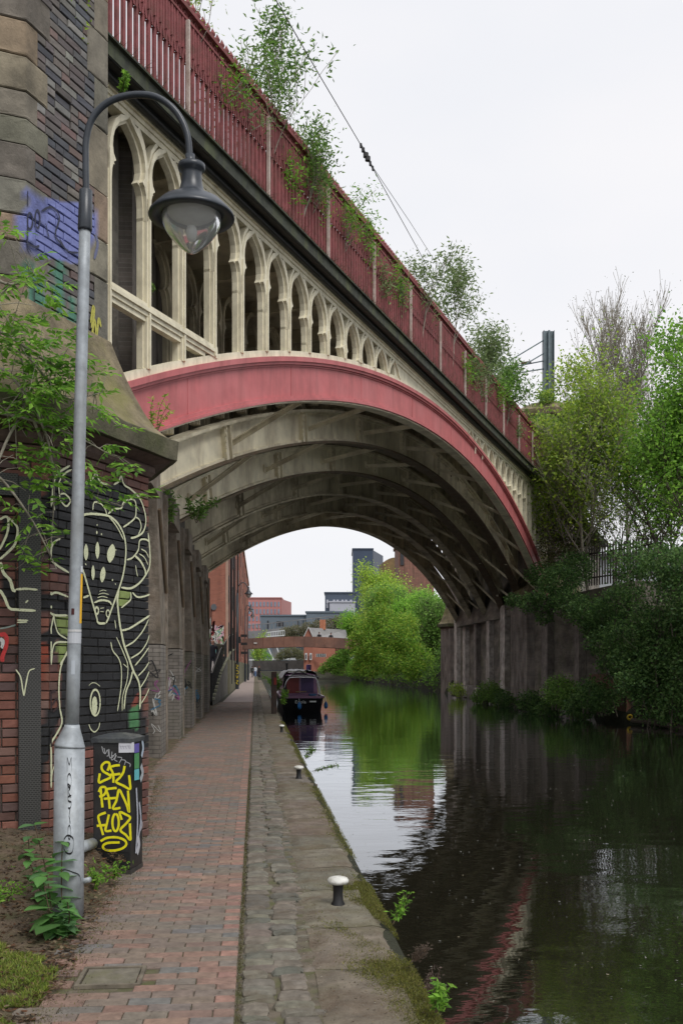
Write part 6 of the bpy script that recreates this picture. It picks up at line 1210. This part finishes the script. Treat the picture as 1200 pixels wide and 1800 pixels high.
dd = MB(); dd.add([(p[0]+.17*math.cos(t), p[1], p[2]+.19*math.sin(t)) for t in np.linspace(0, 6.283, 20, endpoint=False)]+[(p[0]+.17*math.cos(t), p[1]+.04, p[2]+.19*math.sin(t)) for t in np.linspace(0, 6.283, 20, endpoint=False)], [tuple(range(20)), tuple(range(20, 40))[::-1]]+[(i, (i+1) % 20, 20+(i+1) % 20, 20+i) for i in range(20)]); dd.build('disc', mat('grey_disc', (.10, .11, .12), rough=.4, var=.2), dsh); MB().tube([(p[0]-.15, p[1]+.05, p[2]-.1), (p[0]-.22, p[1]+.05, 1.5)], .03, 6).build('pole', MATS['black_iron'], dsh)
# ramp rising along the mill, with its wall and railing
RY = [41.8, 51, 60, 66, 75, 76]; RZ = [0.0, 1.22, 1.95, 2.4, 2.75, 2.75]
def rz_(y): return float(np.interp(y, RY, RZ))
def rx_(y): return float(np.interp(y, [41.8, 76], [-1.74, -1.5]))
ra = thing('ramp', (-2.5, 42, 0), 'grey pedestrian ramp climbing beside the mill behind a low concrete wall', 'ramp')
YY = list(np.arange(41.8, 60, 1.3))+[60]; fl = MB(); fl.add([(x, y, rz_(y)-.0) for y in YY for x in (-4.6, rx_(y)-.14)], [(2*i, 2*i+1, 2*i+3, 2*i+2) for i in range(len(YY)-1)]); fl.build('floor', mat('ramp_paving', (.24, .22, .21), var=.15, scale=2), ra)
YY = np.arange(41.8, 76, 1.0); wv = MB()
V = []
for y in YY: z = rz_(y)+.16; V += [(rx_(y)-.13, y, -.1), (rx_(y), y, -.1), (rx_(y), y, z), (rx_(y)-.13, y, z)]
n_ = len(YY); wv.add(V, [(4*i+a, 4*i+4+a, 4*i+4+(a+1) % 4, 4*i+(a+1) % 4) for i in range(n_-1) for a in range(4)]+[(0, 1, 2, 3)]); wv.build('side_wall', mat('ramp_concrete', (.17, .165, .15), var=.4, scale=2, dirt=(.07, .075, .05), dscale=1.2, damt=.7), ra)
for y in np.arange(41.9, 75, 1.1): MB().box((rx_(y)-.06, y+.5, rz_(y+.5)+.20), (.22, .9, .10)).build('coping_block', mat('ramp_coping', (.30, .30, .22), var=.3, scale=5, dirt=(.12, .13, .06), dscale=3), ra)
rg = thing('ramp_railing', (rx_(42)-.07, 42, 0), 'black iron railing with pale handrail running up the ramp', 'railing'); spm = None
for y in np.arange(42, 75, .24 if True else 1):
    if spm is None: q = MB(); q.box((0, 0, .5), (.028, .028, 1.06)); q.add([(-.03, -.02, 1.03), (.03, -.02, 1.03), (.03, .02, 1.03), (-.03, .02, 1.03), (0, 0, 1.16)], [(0, 1, 4), (1, 2, 4), (2, 3, 4), (3, 0, 4)]); spm = fast_mesh('baluster', np.concatenate(q.V), q.F); spm.materials.append(MATS['black_iron'])
    link_mesh('baluster', spm, None, rg, loc=(rx_(y)-.07-LOC[rg.name][0], y-42, rz_(y)+.22))
for a, b in zip(np.arange(42, 73, 3.), np.arange(45, 76, 3.)): MB().bar((rx_(a)-.07, a, rz_(a)+1.30), (rx_(b)-.07, b, rz_(b)+1.30), .05, .045).build('handrail', mat('worn_rail', (.22, .22, .21), rough=.4, var=.4, scale=6, bump=0), rg)
MB().box((rx_(42)-.07, 41.85, .68), (.10, .10, 1.36)).build('end_post', MATS['black_iron'], rg)
for (x, d, ytop, hx, hy, lab) in ((417, 72, 1024, 437, 1041, 'black swan neck lamp nearest to the mill corner'), (431, 108, 1064, 441, 1069, 'second black swan neck lamp along the mill'), (436, 118, 1072, 444, 1081, 'third smaller black swan neck lamp along the mill')):
    b = at2(x, 0, d); t = thing('mill_lamp', b, lab, 'street lamp', 'swan neck lamps along the mill'); top = at(x, ytop, d)[2]; r = .55*1.35
    MB().tube([b, (b[0], b[1], top-r)], [.09, .05], 8).build('pole', MATS['lamp_black'], t, smooth=True); MB().tube([(b[0], b[1], 0), (b[0], b[1], 1.9)], .13, 10).build('base_section', MATS['lamp_black'], t)
    h = at(hx, hy, d); hw = (h[0]-b[0])/2; MB().tube([(b[0]+hw-hw*math.cos(a), b[1], top-r+r*math.sin(a)) for a in np.linspace(0, math.pi, 14)]+[(b[0]+2*hw, b[1], h[2]+.2)], .035, 6).build('arm', MATS['lamp_black'], t, smooth=True)
    MB().lathe([(0, .42), (.07, .40), (.08, .2), (.14, .06), (.30, -.10), (.31, -.14), (.2, -.13)], (b[0]+2*hw, b[1], h[2]), 16).build('lamp_shade', MATS['lamp_black'], t, smooth=True); MB().lathe([(.2, -.13), (.18, -.28), (.08, -.4), (0, -.42)], (b[0]+2*hw, b[1], h[2]), 14).build('glass_bowl', MATS['reflector'], t, smooth=True)
    if x == 417:
        tg = MB()
        for q, P in enumerate(([(-.09, 1.75), (.08, 1.7), (-.05, 1.55), (.08, 1.45)], [(-.08, 1.35), (.08, 1.3), (.08, 1.15), (-.08, 1.1)], [(-.08, 1.0), (0, .8), (.08, 1.0)], [(-.07, .65), (.07, .6), (-.07, .45), (.08, .35)])): ribbon(tg, P, .045, lambda u, z: (b[0]+u, b[1]-.135, z), (.55, .42, .02))
        tg.build('yellow_tag', MATS['spray'], t, attr=True)
bx = at(420, 1125, 78); solo(MB().box((bx[0], bx[1], bx[2]), (.28, .5, .5)), 'wall_box', MATS['black_iron'], 'black box fixed to the mill wall beside the lamp pole', 'box')
# ------------------------------------------------------------------ footbridge
fb_ = thing('footbridge', at2(520, 3.4, 100), 'rusty brown steel footbridge crossing the canal from the mill', 'footbridge')
cor = mat('rusted_steel', (.21, .105, .075), rough=.8, var=.35, scale=.6, bump=.1, dirt=(.10, .06, .05), dscale=.35, damt=.9)
xa = at(426, HY, 100); xb = at(640, HY, 104); nseg = 12; xs = [np.array([xa[0], xa[1]])+(np.array([xb[0], xb[1]])-np.array([xa[0], xa[1]]))*i/nseg for i in range(nseg+1)]
def arch_(i): return .30*math.sin(math.pi*i/nseg)
for i in range(nseg):
    mb = MB()
    for off in (0, 1.9):
        V = [(p[0], p[1]+off+o_, z) for p, k in ((xs[i], i), (xs[i+1], i+1)) for z, o_ in ((3.36+arch_(k), 0), (3.36+arch_(k), .06), (4.42+arch_(k), .06), (4.42+arch_(k), 0))]; mb.add(V, [(0, 1, 2, 3), (4, 7, 6, 5), (0, 4, 5, 1), (1, 5, 6, 2), (2, 6, 7, 3), (3, 7, 4, 0)])
    mb.c = None; o = mb.build('panel', cor, fb_, 'stuff'); 
    if i: MB().box((xs[i][0], xs[i][1]-.02, 3.9+arch_(i)), (.05, .03, 1.06)).build('seam', cor, fb_)
MB().add([(p[0], p[1]+o_, z+arch_(k)) for p, k in ((xs[0], 0), (xs[6], 6), (xs[-1], 12)) for z, o_ in ((3.4, .07), (3.4, 1.89), (3.55, 1.89), (3.55, .07))], [(4*i+a, 4*i+4+a, 4*i+4+(a+1) % 4, 4*i+(a+1) % 4) for i in range(2) for a in range(4)]).build('walkway', cor, fb_)
for z in (3.0, 3.9, 4.7): MB().box((at(432, HY, 99.5)[0]-.2, 99.5, z), (.7, .5, .25)).build('bracket', MATS['black_iron'], fb_)
MB().box((at(449, HY, 99.9)[0], xs[1][1]-.03, 4.0), (.30, .02, .13)).build('white_plate', MATS['reflector'], fb_)
# ------------------------------------------------------------------ the far city
def block(name, x0, x1, ytop, ybot, d, depth, m, label, wins=None, wm_=None, side=None, cat='building', roofm=None, yaw=0.):
    a = np.array(at2(x0, 0, d)); b = np.array(at2(x1, 0, d)); z1 = EYE+(HY-ytop)/F_PX*d; z0 = min(-1, EYE+(HY-ybot)/F_PX*d); u = (b-a)[:2]; L_ = np.linalg.norm(u); u = u/L_; n = np.array([-u[1], u[0]])
    t = thing(name, (a[0], a[1], 0), label, cat)
    P = [a[:2], a[:2]+u*L_, a[:2]+u*L_+n*depth, a[:2]+n*depth]
    MB().prism([tuple(p) for p in P], z0, z1).build('wall', m, t)
    MB().prism([tuple(P[0]-u*.3-n*.3), tuple(P[1]+u*.3-n*.3), tuple(P[2]+u*.3+n*.3), tuple(P[3]-u*.3+n*.3)], z1+.003, z1+.5).build('roof', roofm or m, t)
    if wins:
        for (fx, zc, ww, hh) in wins: q = a[:2]+u*L_*fx; M3 = frame((q[0], q[1], 0), (u[0], u[1], 0), (n[0], n[1], 0)); mb = MB(); mb.box((0, -.02, 0), (ww, .3, hh), M=M3[:3, :3]); mb.V[0] += np.array([q[0], q[1], zc]); mb.build('window', wm_ or dw, t)
    return t, a, u, n, L_, z1
glz = mat('blue_glass', (.20, .25, .32), rough=.3, var=.3, scale=.4, bump=0)
pink = mat('pink_brick', (.44, .19, .175), var=.08, scale=.3, bump=0); 
W_ = [(fx, 40-r*3.05+2, 1.3, 2.0) for fx in np.linspace(.06, .92, 9) for r in range(7)]
# pink block: front face and its paler side
d = 420; zt_ = EYE+(HY-1052)/F_PX*d
W_ = [(fx, zt_-2.4-r*3.05, .75, 2.0) for fx in np.linspace(.05, .93, 9) for r in range(7)]
block('apartment_building', 436, 494, 1052, 1110, d, 20, pink, 'pink brick apartment block with rows of narrow windows beyond the mill', W_, glz)
a = at2(494.5, 0, d); b = at2(512, 0, d+22); sd2 = thing('apartment_building', a, 'windowless pink end block attached to the pink apartment building', 'building'); MB().prism([(a[0], a[1]), (b[0], b[1]), (b[0]-6, b[1]+8), (a[0]-4, a[1]+14)], 0, zt_-.2).build('wall', mat('pink_side', (.42, .20, .19), var=.06, scale=.3, bump=0), sd2)
navy = mat('navy_clad', (.065, .085, .12), rough=.5, var=.1, scale=.2, bump=0); greyc = mat('pale_clad', (.40, .41, .46), rough=.6, var=.06, scale=.3, bump=0)
d = 360; z1 = EYE+(HY-1043)/F_PX*d
W_ = [(fx, z1-3.0-1.6*r, .75, 1.4) for fx in (.08, .3, .42, .58, .70, .86) for r in (0, 1)]
block('office_building', 571, 624, 1043, 1060, d, 14, navy, 'dark navy and pale grey building with narrow white windows', W_, greyc)
block('office_building', 579, 624, 1059, 1100, d-1.2, 5, greyc, 'pale grey lower storeys with dark windows below the navy floors', [(fx, z1-7.2-2.3*r, 1.4, 1.6) for fx in (.0, .12, .62) for r in (0, 1)], navy)
block('tower_block', 620, 655, 966, 1100, 380, 22, mat('dark_tower', (.045, .065, .105), rough=.4, var=.12, scale=.15, bump=0), 'dark blue windowless tower above the lime green trees')
a = at2(655.3, 0, 380); b = at2(673, 0, 400); t2 = thing('tower_block', a, 'narrow side wing of the dark blue tower', 'building'); MB().prism([(a[0], a[1]), (b[0], b[1]), (b[0]-4, b[1]+8), (a[0]-4, a[1]+20)], 0, EYE+(HY-967)/F_PX*380).build('wall', mat('tower_side', (.06, .075, .11), rough=.5, var=.1, bump=0), t2)  # side wing in a slightly lighter blue than the tower front
slateb = mat('slate_clad', (.12, .15, .18), rough=.6, var=.08, scale=.2, bump=0)
block('low_building', 458, 540, 1083, 1105, 330, 12, slateb, 'long low slate grey building in front of the pink block', [(.16, 15.6, .5, 2.6), (.42, 15.9, 2.3, 1.6), (.8, 16, .4, 1.6)], dw)
block('low_building', 538, 618, 1077, 1105, 320, 12, slateb, 'higher slate grey building below the navy and grey one', [(.25, 16.5, 1.0, 1.6), (.6, 16.6, 3.2, 1.2)], dw)
# railway viaduct and embankment with scrub
va = thing('far_viaduct', at2(520, 10, 290), 'grey railway viaduct with a parapet rail running behind the brick house', 'viaduct')
gv = mat('viaduct_grey', (.17, .17, .175), var=.3, scale=.3, bump=0); a = np.array(at(436, 1118, 290)); b = np.array(at(612, 1098, 290))
mb = MB(); mb.bar(a, b, 2.5, 2.4); mb.build('deck', gv, va); mb = MB(); mb.bar(a+[0, 0, 3.0], b+[0, 0, 3.0], .3, .25); mb.build('rail', gv, va)
for f in np.linspace(0.02, 1, 26): p = a+(b-a)*f; MB().bar((p[0], p[1], p[2]+1.2), (p[0], p[1], p[2]+2.9), .16, .16).build('post', gv, va)
for x in (441, 462, 485, 514): p = at2(x, 0, 291); MB().bar((p[0], p[1], -1), (p[0], p[1], 9), 1.8, 1.8).build('pier', gv, va)
wr = thing('white_walkway', at(483, 1118, 255), 'white railed walkway seen over the footbridge', 'walkway'); wpt = mat('white_rail', (.55, .57, .58), var=.05, bump=0)
for x0, y0, x1, y1 in ((467, 1112, 500, 1108), (467, 1119, 500, 1117)): MB().bar(at(x0, y0, 255), at(x1, y1, 255), .2, .2).build('rail', wpt, wr)
for i in range(12): MB().bar(at(467+3*i, 1112-.36*i, 255), at(467+3*i, 1119-.2*i, 255), .1, .1).build('baluster', wpt, wr)
st_ = thing('cable_stays', at(455, 1150, 240), 'white slanting stays of a footbridge seen under the rusty bridge', 'stays')
for x0, y0, x1, y1 in ((443, 1141, 450, 1158), (458, 1141, 466, 1159), (471, 1141, 481, 1160), (486, 1139, 492, 1155)): MB().bar(at(x0, y0-3, 240), at(x1, y1, 240), .25, .25).build('stay', wpt, st_)
MB().bar(at(438, 1160, 240), at(530, 1158, 240), .8, .3).build('deck_edge', wpt, st_)
scrub = [(.16, .16, .09), (.2, .19, .11), (.13, .15, .07), (.22, .2, .13)]
C = [at(x, y, 270) for x, y in ((505, 1112), (520, 1108), (540, 1104), (560, 1100), (580, 1098), (597, 1092), (515, 1122), (535, 1115), (550, 1110), (500, 1122), (600, 1100))]; mass('embankment_scrub', 'brownish budding scrub on the embankment above the brick house', C, [1.9]*11, 7000, .42, scrub, 'scrub', 'stuff', core=False)
C = [at(x, y, 230) for x, y in ((500, 1150), (512, 1146), (525, 1150), (490, 1156), (530, 1158))]; mass('budding_tree', 'budding pale tree seen under the footbridge left of the brick house', C, [1.5, 1.7, 1.5, 1.1, 1.3], 3500, .3, scrub+[(.2, .22, .08)], 'tree')
tree('slim_tree', at2(456, 0, 200), 8.6, 'small yellow green tree beside the mill end above the footbridge', G_LIME, .3, 1500, 2, .12, 51, .5, .8, 8, (0, 0), jitter=.6)
C = [at(x, y, 215) for x, y in ((450, 1152), (460, 1150), (470, 1156), (455, 1160))]; mass('green_slope', 'bright grassy slope seen under the footbridge', C, [1.1, 1.3, 1.2, 1.2], 2500, .22, G_BRIGHT, 'slope', 'stuff')
fw_ = thing('lock_wall', at2(490, 0, 175), 'dark stone wall with a railing closing the canal in the distance', 'wall'); a = at2(447, 0, 178); b = at2(542, 0, 172); MB().bar((a[0], a[1], 1.0), (b[0], b[1], 1.0), 1.0, 3.4).build('wall', mat('dark_stone', (.08, .075, .07), var=.4, scale=1), fw_); MB().bar((a[0], a[1]-3, .95), (b[0], b[1]-3, .95), .1, .1).build('rail', mat('navy_rail', (.02, .025, .05), var=.1), fw_)
for f in np.linspace(0, 1, 30): MB().bar((a[0]+(b[0]-a[0])*f, a[1]-3, -.4), (a[0]+(b[0]-a[0])*f, a[1]-3, .95), .06, .06).build('post', MATS['navy_rail'], fw_)
# brick house
hs = thing('brick_house', at2(535, 0, 160), 'red brick house with grey slate roof and white bargeboards beyond the footbridge', 'house'); hb = mat('house_brick', (.33, .13, .09), var=.15, scale=1, bump=0); D_ = 160
def hp_(x, y, d=D_): return np.array(at(x, y, d))
g0, g1 = hp_(534, 1190), hp_(550, 1190); z_e = hp_(534, 1121)[2]; z_r = hp_(542, 1103)[2]; L2 = hp_(606, 1190, 166)
gx = (g0+g1)/2
def wallq(P, m, name): V = P; MB().add(V, [tuple(range(len(V)))]).build(name, m, hs)
wallq([(g0[0], g0[1], -1), (g1[0], g1[1], -1), (g1[0], g1[1], z_e), (gx[0], gx[1], z_r), (g0[0], g0[1], z_e)], hb, 'gable_wall')
MB().prism([(g1[0], g1[1]), (L2[0], L2[1]), (L2[0], L2[1]+7), (g1[0], g1[1]+7)], -1, z_e).build('wall', hb, hs)
MB().add([(g1[0]-.1, g1[1]-.3, z_e-.1), (L2[0]+.5, L2[1]-.3, z_e-.1), (L2[0]+.5, L2[1]+4, z_r), (gx[0], gx[1]+.2, z_r), (gx[0], gx[1]-.3, z_r), (g1[0], g1[1]-.35, z_e-.1)], [(0, 1, 2, 3)]).build('roof', mat('slate', (.24, .235, .24), var=.2, scale=.8, bump=0), hs)
for p, q in (((g0[0]-.2, z_e-.2), (gx[0], z_r+.1)), ((gx[0], z_r+.1), (g1[0]+.2, z_e-.2))): MB().bar((p[0], g0[1]-.25, p[1]), (q[0], g0[1]-.25, q[1]), .1, .22, up=(0, 1, 0)).build('bargeboard', wpt, hs)
for x0, x1 in ((536, 540), (544, 548)):
    p, q = hp_(x0, 1148, 159.7), hp_(x1, 1160, 159.7); wn = MB().box(((p[0]+q[0])/2, p[1], (p[2]+q[2])/2), (q[0]-p[0], .1, p[2]-q[2])).build('window', wpt, hs); MB().box(((p[0]+q[0])/2, p[1]-.08, (p[2]+q[2])/2), ((q[0]-p[0])*.45, .05, (p[2]-q[2])*.6)).build('pane', dw, wn)
for x0, x1 in ((556, 572),): p, q = hp_(x0, 1149, 159.5), hp_(x1, 1155, 159.5); MB().box(((p[0]+q[0])/2, p[1], (p[2]+q[2])/2), (q[0]-p[0], .1, p[2]-q[2])).build('window', dw, hs); [MB().box((p[0]+(q[0]-p[0])*f, p[1]-.1, (p[2]+q[2])/2), (.09, .08, p[2]-q[2])).build('frame', wpt, hs) for f in np.linspace(0, 1, 6)]
for x in (563, 568): p, q = hp_(x, 1092, 164), hp_(x+3, 1104, 164); MB().box(((p[0]+q[0])/2, p[1], (p[2]+q[2])/2), (q[0]-p[0]+.2, .5, p[2]-q[2]+.5)).build('chimney', mat('orange_pot', (.40, .16, .09), var=.2), hs)
p, q = hp_(590, 1140, 158), hp_(606, 1163, 158); MB().box(((p[0]+q[0])/2, p[1], (p[2]+q[2])/2-1), (q[0]-p[0], 2, p[2]-q[2]+2)).build('porch', mat('dark_red_brick', (.16, .05, .045), var=.2), hs)
C = [at(x, y, 150) for x, y in ((575, 1172), (585, 1165), (597, 1160), (606, 1150), (566, 1178), (592, 1176), (612, 1140))]; mass('house_hedge', 'green hedge in front of the brick house below the footbridge', C, [.9, 1.1, 1.3, 1.3, .7, 1.1, 1.2], 5500, .24, G_BRIGHT+G_MID, 'hedge', 'stuff')
# old brick tower and domed roof above the trees
obm = brickmat('old_mill', (.27, .125, .09), (.20, .085, .065), (.14, .11, .09), axis=(1, 0), bl=.5, bh=.17, var=.3, dirt=(.12, .08, .06), damt=.7)
t, a, u, n, L_, z1 = block('old_brick_building', 700, 762, 955, 1100, 195, 14, obm, 'weathered red brick building corner seen under the arch above the trees', [(.10, EYE+(HY-980)/F_PX*195, .7, 3.0)], dw)
dm = thing('domed_building', at2(688, 0, 215), 'low domed brown roof left of the weathered brick building', 'building'); p = at2(690, 0, 215); zz = EYE+(HY-1018)/F_PX*215; MB().add([(p[0]-2.2+5.5*f, p[1], zz-1) for f in (0, 1)]+[(p[0]-2.2+5.5*f, p[1], zz+4.0*math.sin(math.pi*(.25+.5*f))-.3+1) for f in np.linspace(1, 0, 9)]+[(p[0]-2.2+5.5*f, p[1]+6, zz-1) for f in (0, 1)]+[(p[0]-2.2+5.5*f, p[1]+6, zz+4.0*math.sin(math.pi*(.25+.5*f))-.3+1) for f in np.linspace(1, 0, 9)], [tuple(range(11)), tuple(range(11, 22))[::-1]]+[(i, 11+i, 11+(i+1) % 11, (i+1) % 11) for i in range(11)]).build('wall', mat('dome_brown', (.20, .13, .06), var=.4, scale=.6, dirt=(.12, .14, .05), dscale=.4), dm)
# ------------------------------------------------------------------ people
def person(name_label, pos, h, yaw, cols, group, stride=.18, arms=.12, hair=True, bag=None):
    """one continuous skinned figure; joints laid out for a walking pose, facing -Y before the yaw"""
    s = h/1.78; J = {'pelvis': (0, 0, .95), 'waist': (0, 0, 1.08), 'chest': (0, .0, 1.30), 'neck': (0, .0, 1.50), 'head0': (0, -.01, 1.58), 'head': (0, -.015, 1.66), 'head1': (0, -.01, 1.74),
        'hipL': (.10, 0, .90), 'kneeL': (.11, -stride*.55, .50), 'ankL': (.11, -stride*.8, .09), 'toeL': (.12, -stride*.8-.17, .035), 'hipR': (-.10, 0, .90), 'kneeR': (-.11, stride*.1-.03, .50), 'ankR': (-.11, stride*.9, .11), 'toeR': (-.12, stride*.9-.15, .035),
        'shL': (.19, .0, 1.43), 'elL': (.25, .04, 1.15), 'wrL': (.25, -arms, .90), 'haL': (.245, -arms-.03, .81), 'shR': (-.19, .0, 1.43), 'elR': (-.25, .06, 1.15), 'wrR': (-.25, arms*.3, .90), 'haR': (-.245, arms*.3-.03, .81)}
    R_ = {'pelvis': (.155, .11), 'waist': (.15, .105), 'chest': (.17, .115), 'neck': (.058, .058), 'head0': (.07, .08), 'head': (.078, .098), 'head1': (.05, .065), 'hipL': (.10, .10), 'kneeL': (.068, .07), 'ankL': (.045, .05), 'toeL': (.045, .03), 'shL': (.075, .07), 'elL': (.052, .052), 'wrL': (.035, .033), 'haL': (.042, .022)}
    for k in list(R_): 
        if k.endswith('L'): R_[k[:-1]+'R'] = R_[k]
    E_ = [('pelvis', 'waist'), ('waist', 'chest'), ('chest', 'neck'), ('neck', 'head0'), ('head0', 'head'), ('head', 'head1')]+[e for q in 'LR' for e in (('pelvis', 'hip'+q), ('hip'+q, 'knee'+q), ('knee'+q, 'ank'+q), ('ank'+q, 'toe'+q), ('chest', 'sh'+q), ('sh'+q, 'el'+q), ('el'+q, 'wr'+q), ('wr'+q, 'ha'+q))]
    ks = list(J); me = bpy.data.meshes.new('body'); me.from_pydata([tuple(c*s for c in J[k]) for k in ks], [(ks.index(a), ks.index(b)) for a, b in E_], []); o = bpy.data.objects.new('tmp', me); col.objects.link(o)
    o.modifiers.new('skin', 'SKIN'); sv = me.skin_vertices[0].data
    for i, k in enumerate(ks): sv[i].radius = tuple(r*s for r in R_[k]); sv[i].use_root = (k == 'pelvis')
    sb = o.modifiers.new('sub', 'SUBSURF'); sb.levels = 2; sb.render_levels = 2
    dg = bpy.context.evaluated_depsgraph_get(); m2 = bpy.data.meshes.new_from_object(o.evaluated_get(dg)); bpy.data.objects.remove(o)
    n = len(m2.vertices); V = np.empty(n*3, np.float32); m2.vertices.foreach_get('co', V); V = V.reshape(-1, 3); z = V[:, 2]/s; C = np.tile(np.array(cols['top']), (n, 1)); C[z < .93] = cols['legs']; C[z < .10] = (.02, .02, .022); hand = (np.abs(V[:, 0]/s) > .18) & (z < .92) & (z > .7); C[hand] = cols['skin']; arm = (np.abs(V[:, 0]/s) > .185) & (z >= .92); C[arm] = cols['top']; C[z > 1.50] = cols['skin']; C[(z > 1.69) | ((z > 1.55) & (V[:, 1]/s > .02))] = cols['hair']
    ca_ = m2.color_attributes.new('Col', 'FLOAT_COLOR', 'POINT'); ca_.data.foreach_set('color', np.concatenate([C, np.ones((n, 1))], 1).astype(np.float32).ravel()); m2.materials.clear(); m2.polygons.foreach_set('use_smooth', np.ones(len(m2.polygons), bool))
    t = thing('person', pos, name_label, 'person', group); t.rotation_euler = (0, 0, yaw); b = bpy.data.objects.new('body', m2); m2.materials.append(MATS['cloth']); col.objects.link(b); b.parent = t
    hd = MB().lathe([(0, 1.53), (.05, 1.54), (.075, 1.60), (.082, 1.67), (.07, 1.74), (.035, 1.775), (0, 1.78)], (0, -.012, 0), 14, sy=1.15); 
    fc = MB(); fc.add([(-.012, -.095, 1.65), (.012, -.095, 1.65), (0, -.125, 1.63), (0, -.10, 1.685)], [(0, 1, 2), (1, 3, 2), (3, 0, 2)]); 
    for sx_ in (-1, 1): fc.box((sx_*.03, -.097, 1.675), (.022, .008, .01), col=(.03, .02, .02)); fc.box((sx_*.084, -.01, 1.655), (.012, .03, .05))
    fc.box((0, -.098, 1.605), (.045, .006, .008), col=(.25, .08, .07)); fc.C[0][:] = cols['skin']; 
    for i_ in (2, 4): fc.C[i_][:] = cols['skin']
    fo = link_mesh('face', fast_mesh('face', np.concatenate(fc.V)*s, fc.F, np.concatenate(fc.C)), MATS['cloth'], t)
    if hair:
        hr = MB().lathe([(.084, 1.66), (.092, 1.70), (.082, 1.75), (.045, 1.79), (0, 1.80)], (0, .012, 0), 14, col=cols['hair'], sy=1.15); link_mesh('hair', fast_mesh('hair', np.concatenate(hr.V)*s, hr.F, np.concatenate(hr.C), True), MATS['cloth'], t)
    if bag: bg_ = MB().box((0, .19, 1.22), (.30, .16, .42), col=bag); link_mesh('backpack', fast_mesh('backpack', np.concatenate(bg_.V)*s, bg_.F, np.concatenate(bg_.C)), MATS['cloth'], t)
    return t
SK = (.42, .22, .16)
p = at2(374, 0, 50.5); person('person in a dark jumper and black trousers walking down the ramp in front', (p[0], p[1], rz_(p[1])+.02), 1.80, .15, dict(top=(.014, .015, .022), legs=(.012, .013, .018), skin=SK, hair=(.30, .16, .13)), 'people on the ramp', .16, hair=False)
p = at2(385, 0, 52); person('person in an open olive coat walking behind on the ramp', (p[0], p[1], rz_(p[1])+.02), 1.76, .1, dict(top=(.05, .045, .03), legs=(.02, .02, .02), skin=SK, hair=(.3, .26, .22)), 'people on the ramp', .14)
for x, d, h, lab, c, yw in ((448.5, 152, 1.78, 'person in a pale blue top and blue jeans far along the towpath', dict(top=(.55, .60, .68), legs=(.12, .20, .38), skin=SK, hair=(.02, .015, .01)), math.pi), (455.5, 155, 1.72, 'person in black with reddish hair beside the pale blue one', dict(top=(.02, .02, .02), legs=(.02, .02, .022), skin=SK, hair=(.20, .07, .04)), math.pi), (443.5, 148, 1.75, 'person in dark clothes close to the mill wall far away', dict(top=(.02, .025, .022), legs=(.02, .02, .02), skin=SK, hair=(.03, .02, .02)), math.pi)):
    p = at2(x, 0, d); person(lab, (p[0], p[1], .01), h, yw, c, 'people far along the towpath')
for x, lab, hc in ((560, 'person with dark hair looking over the footbridge parapet', (.012, .01, .01)), (581, 'person with reddish face looking over the right of the footbridge', (.02, .012, .012))):
    f = (x-426)/(640-426); q = xs[0]+(xs[-1]-xs[0])*f; person(lab, (q[0], q[1]+.9, 3.50+.30*math.sin(math.pi*f)), 1.45, 0, dict(top=(.02, .02, .025), legs=(.02, .02, .02), skin=SK, hair=hc), 'people on the footbridge', .02)
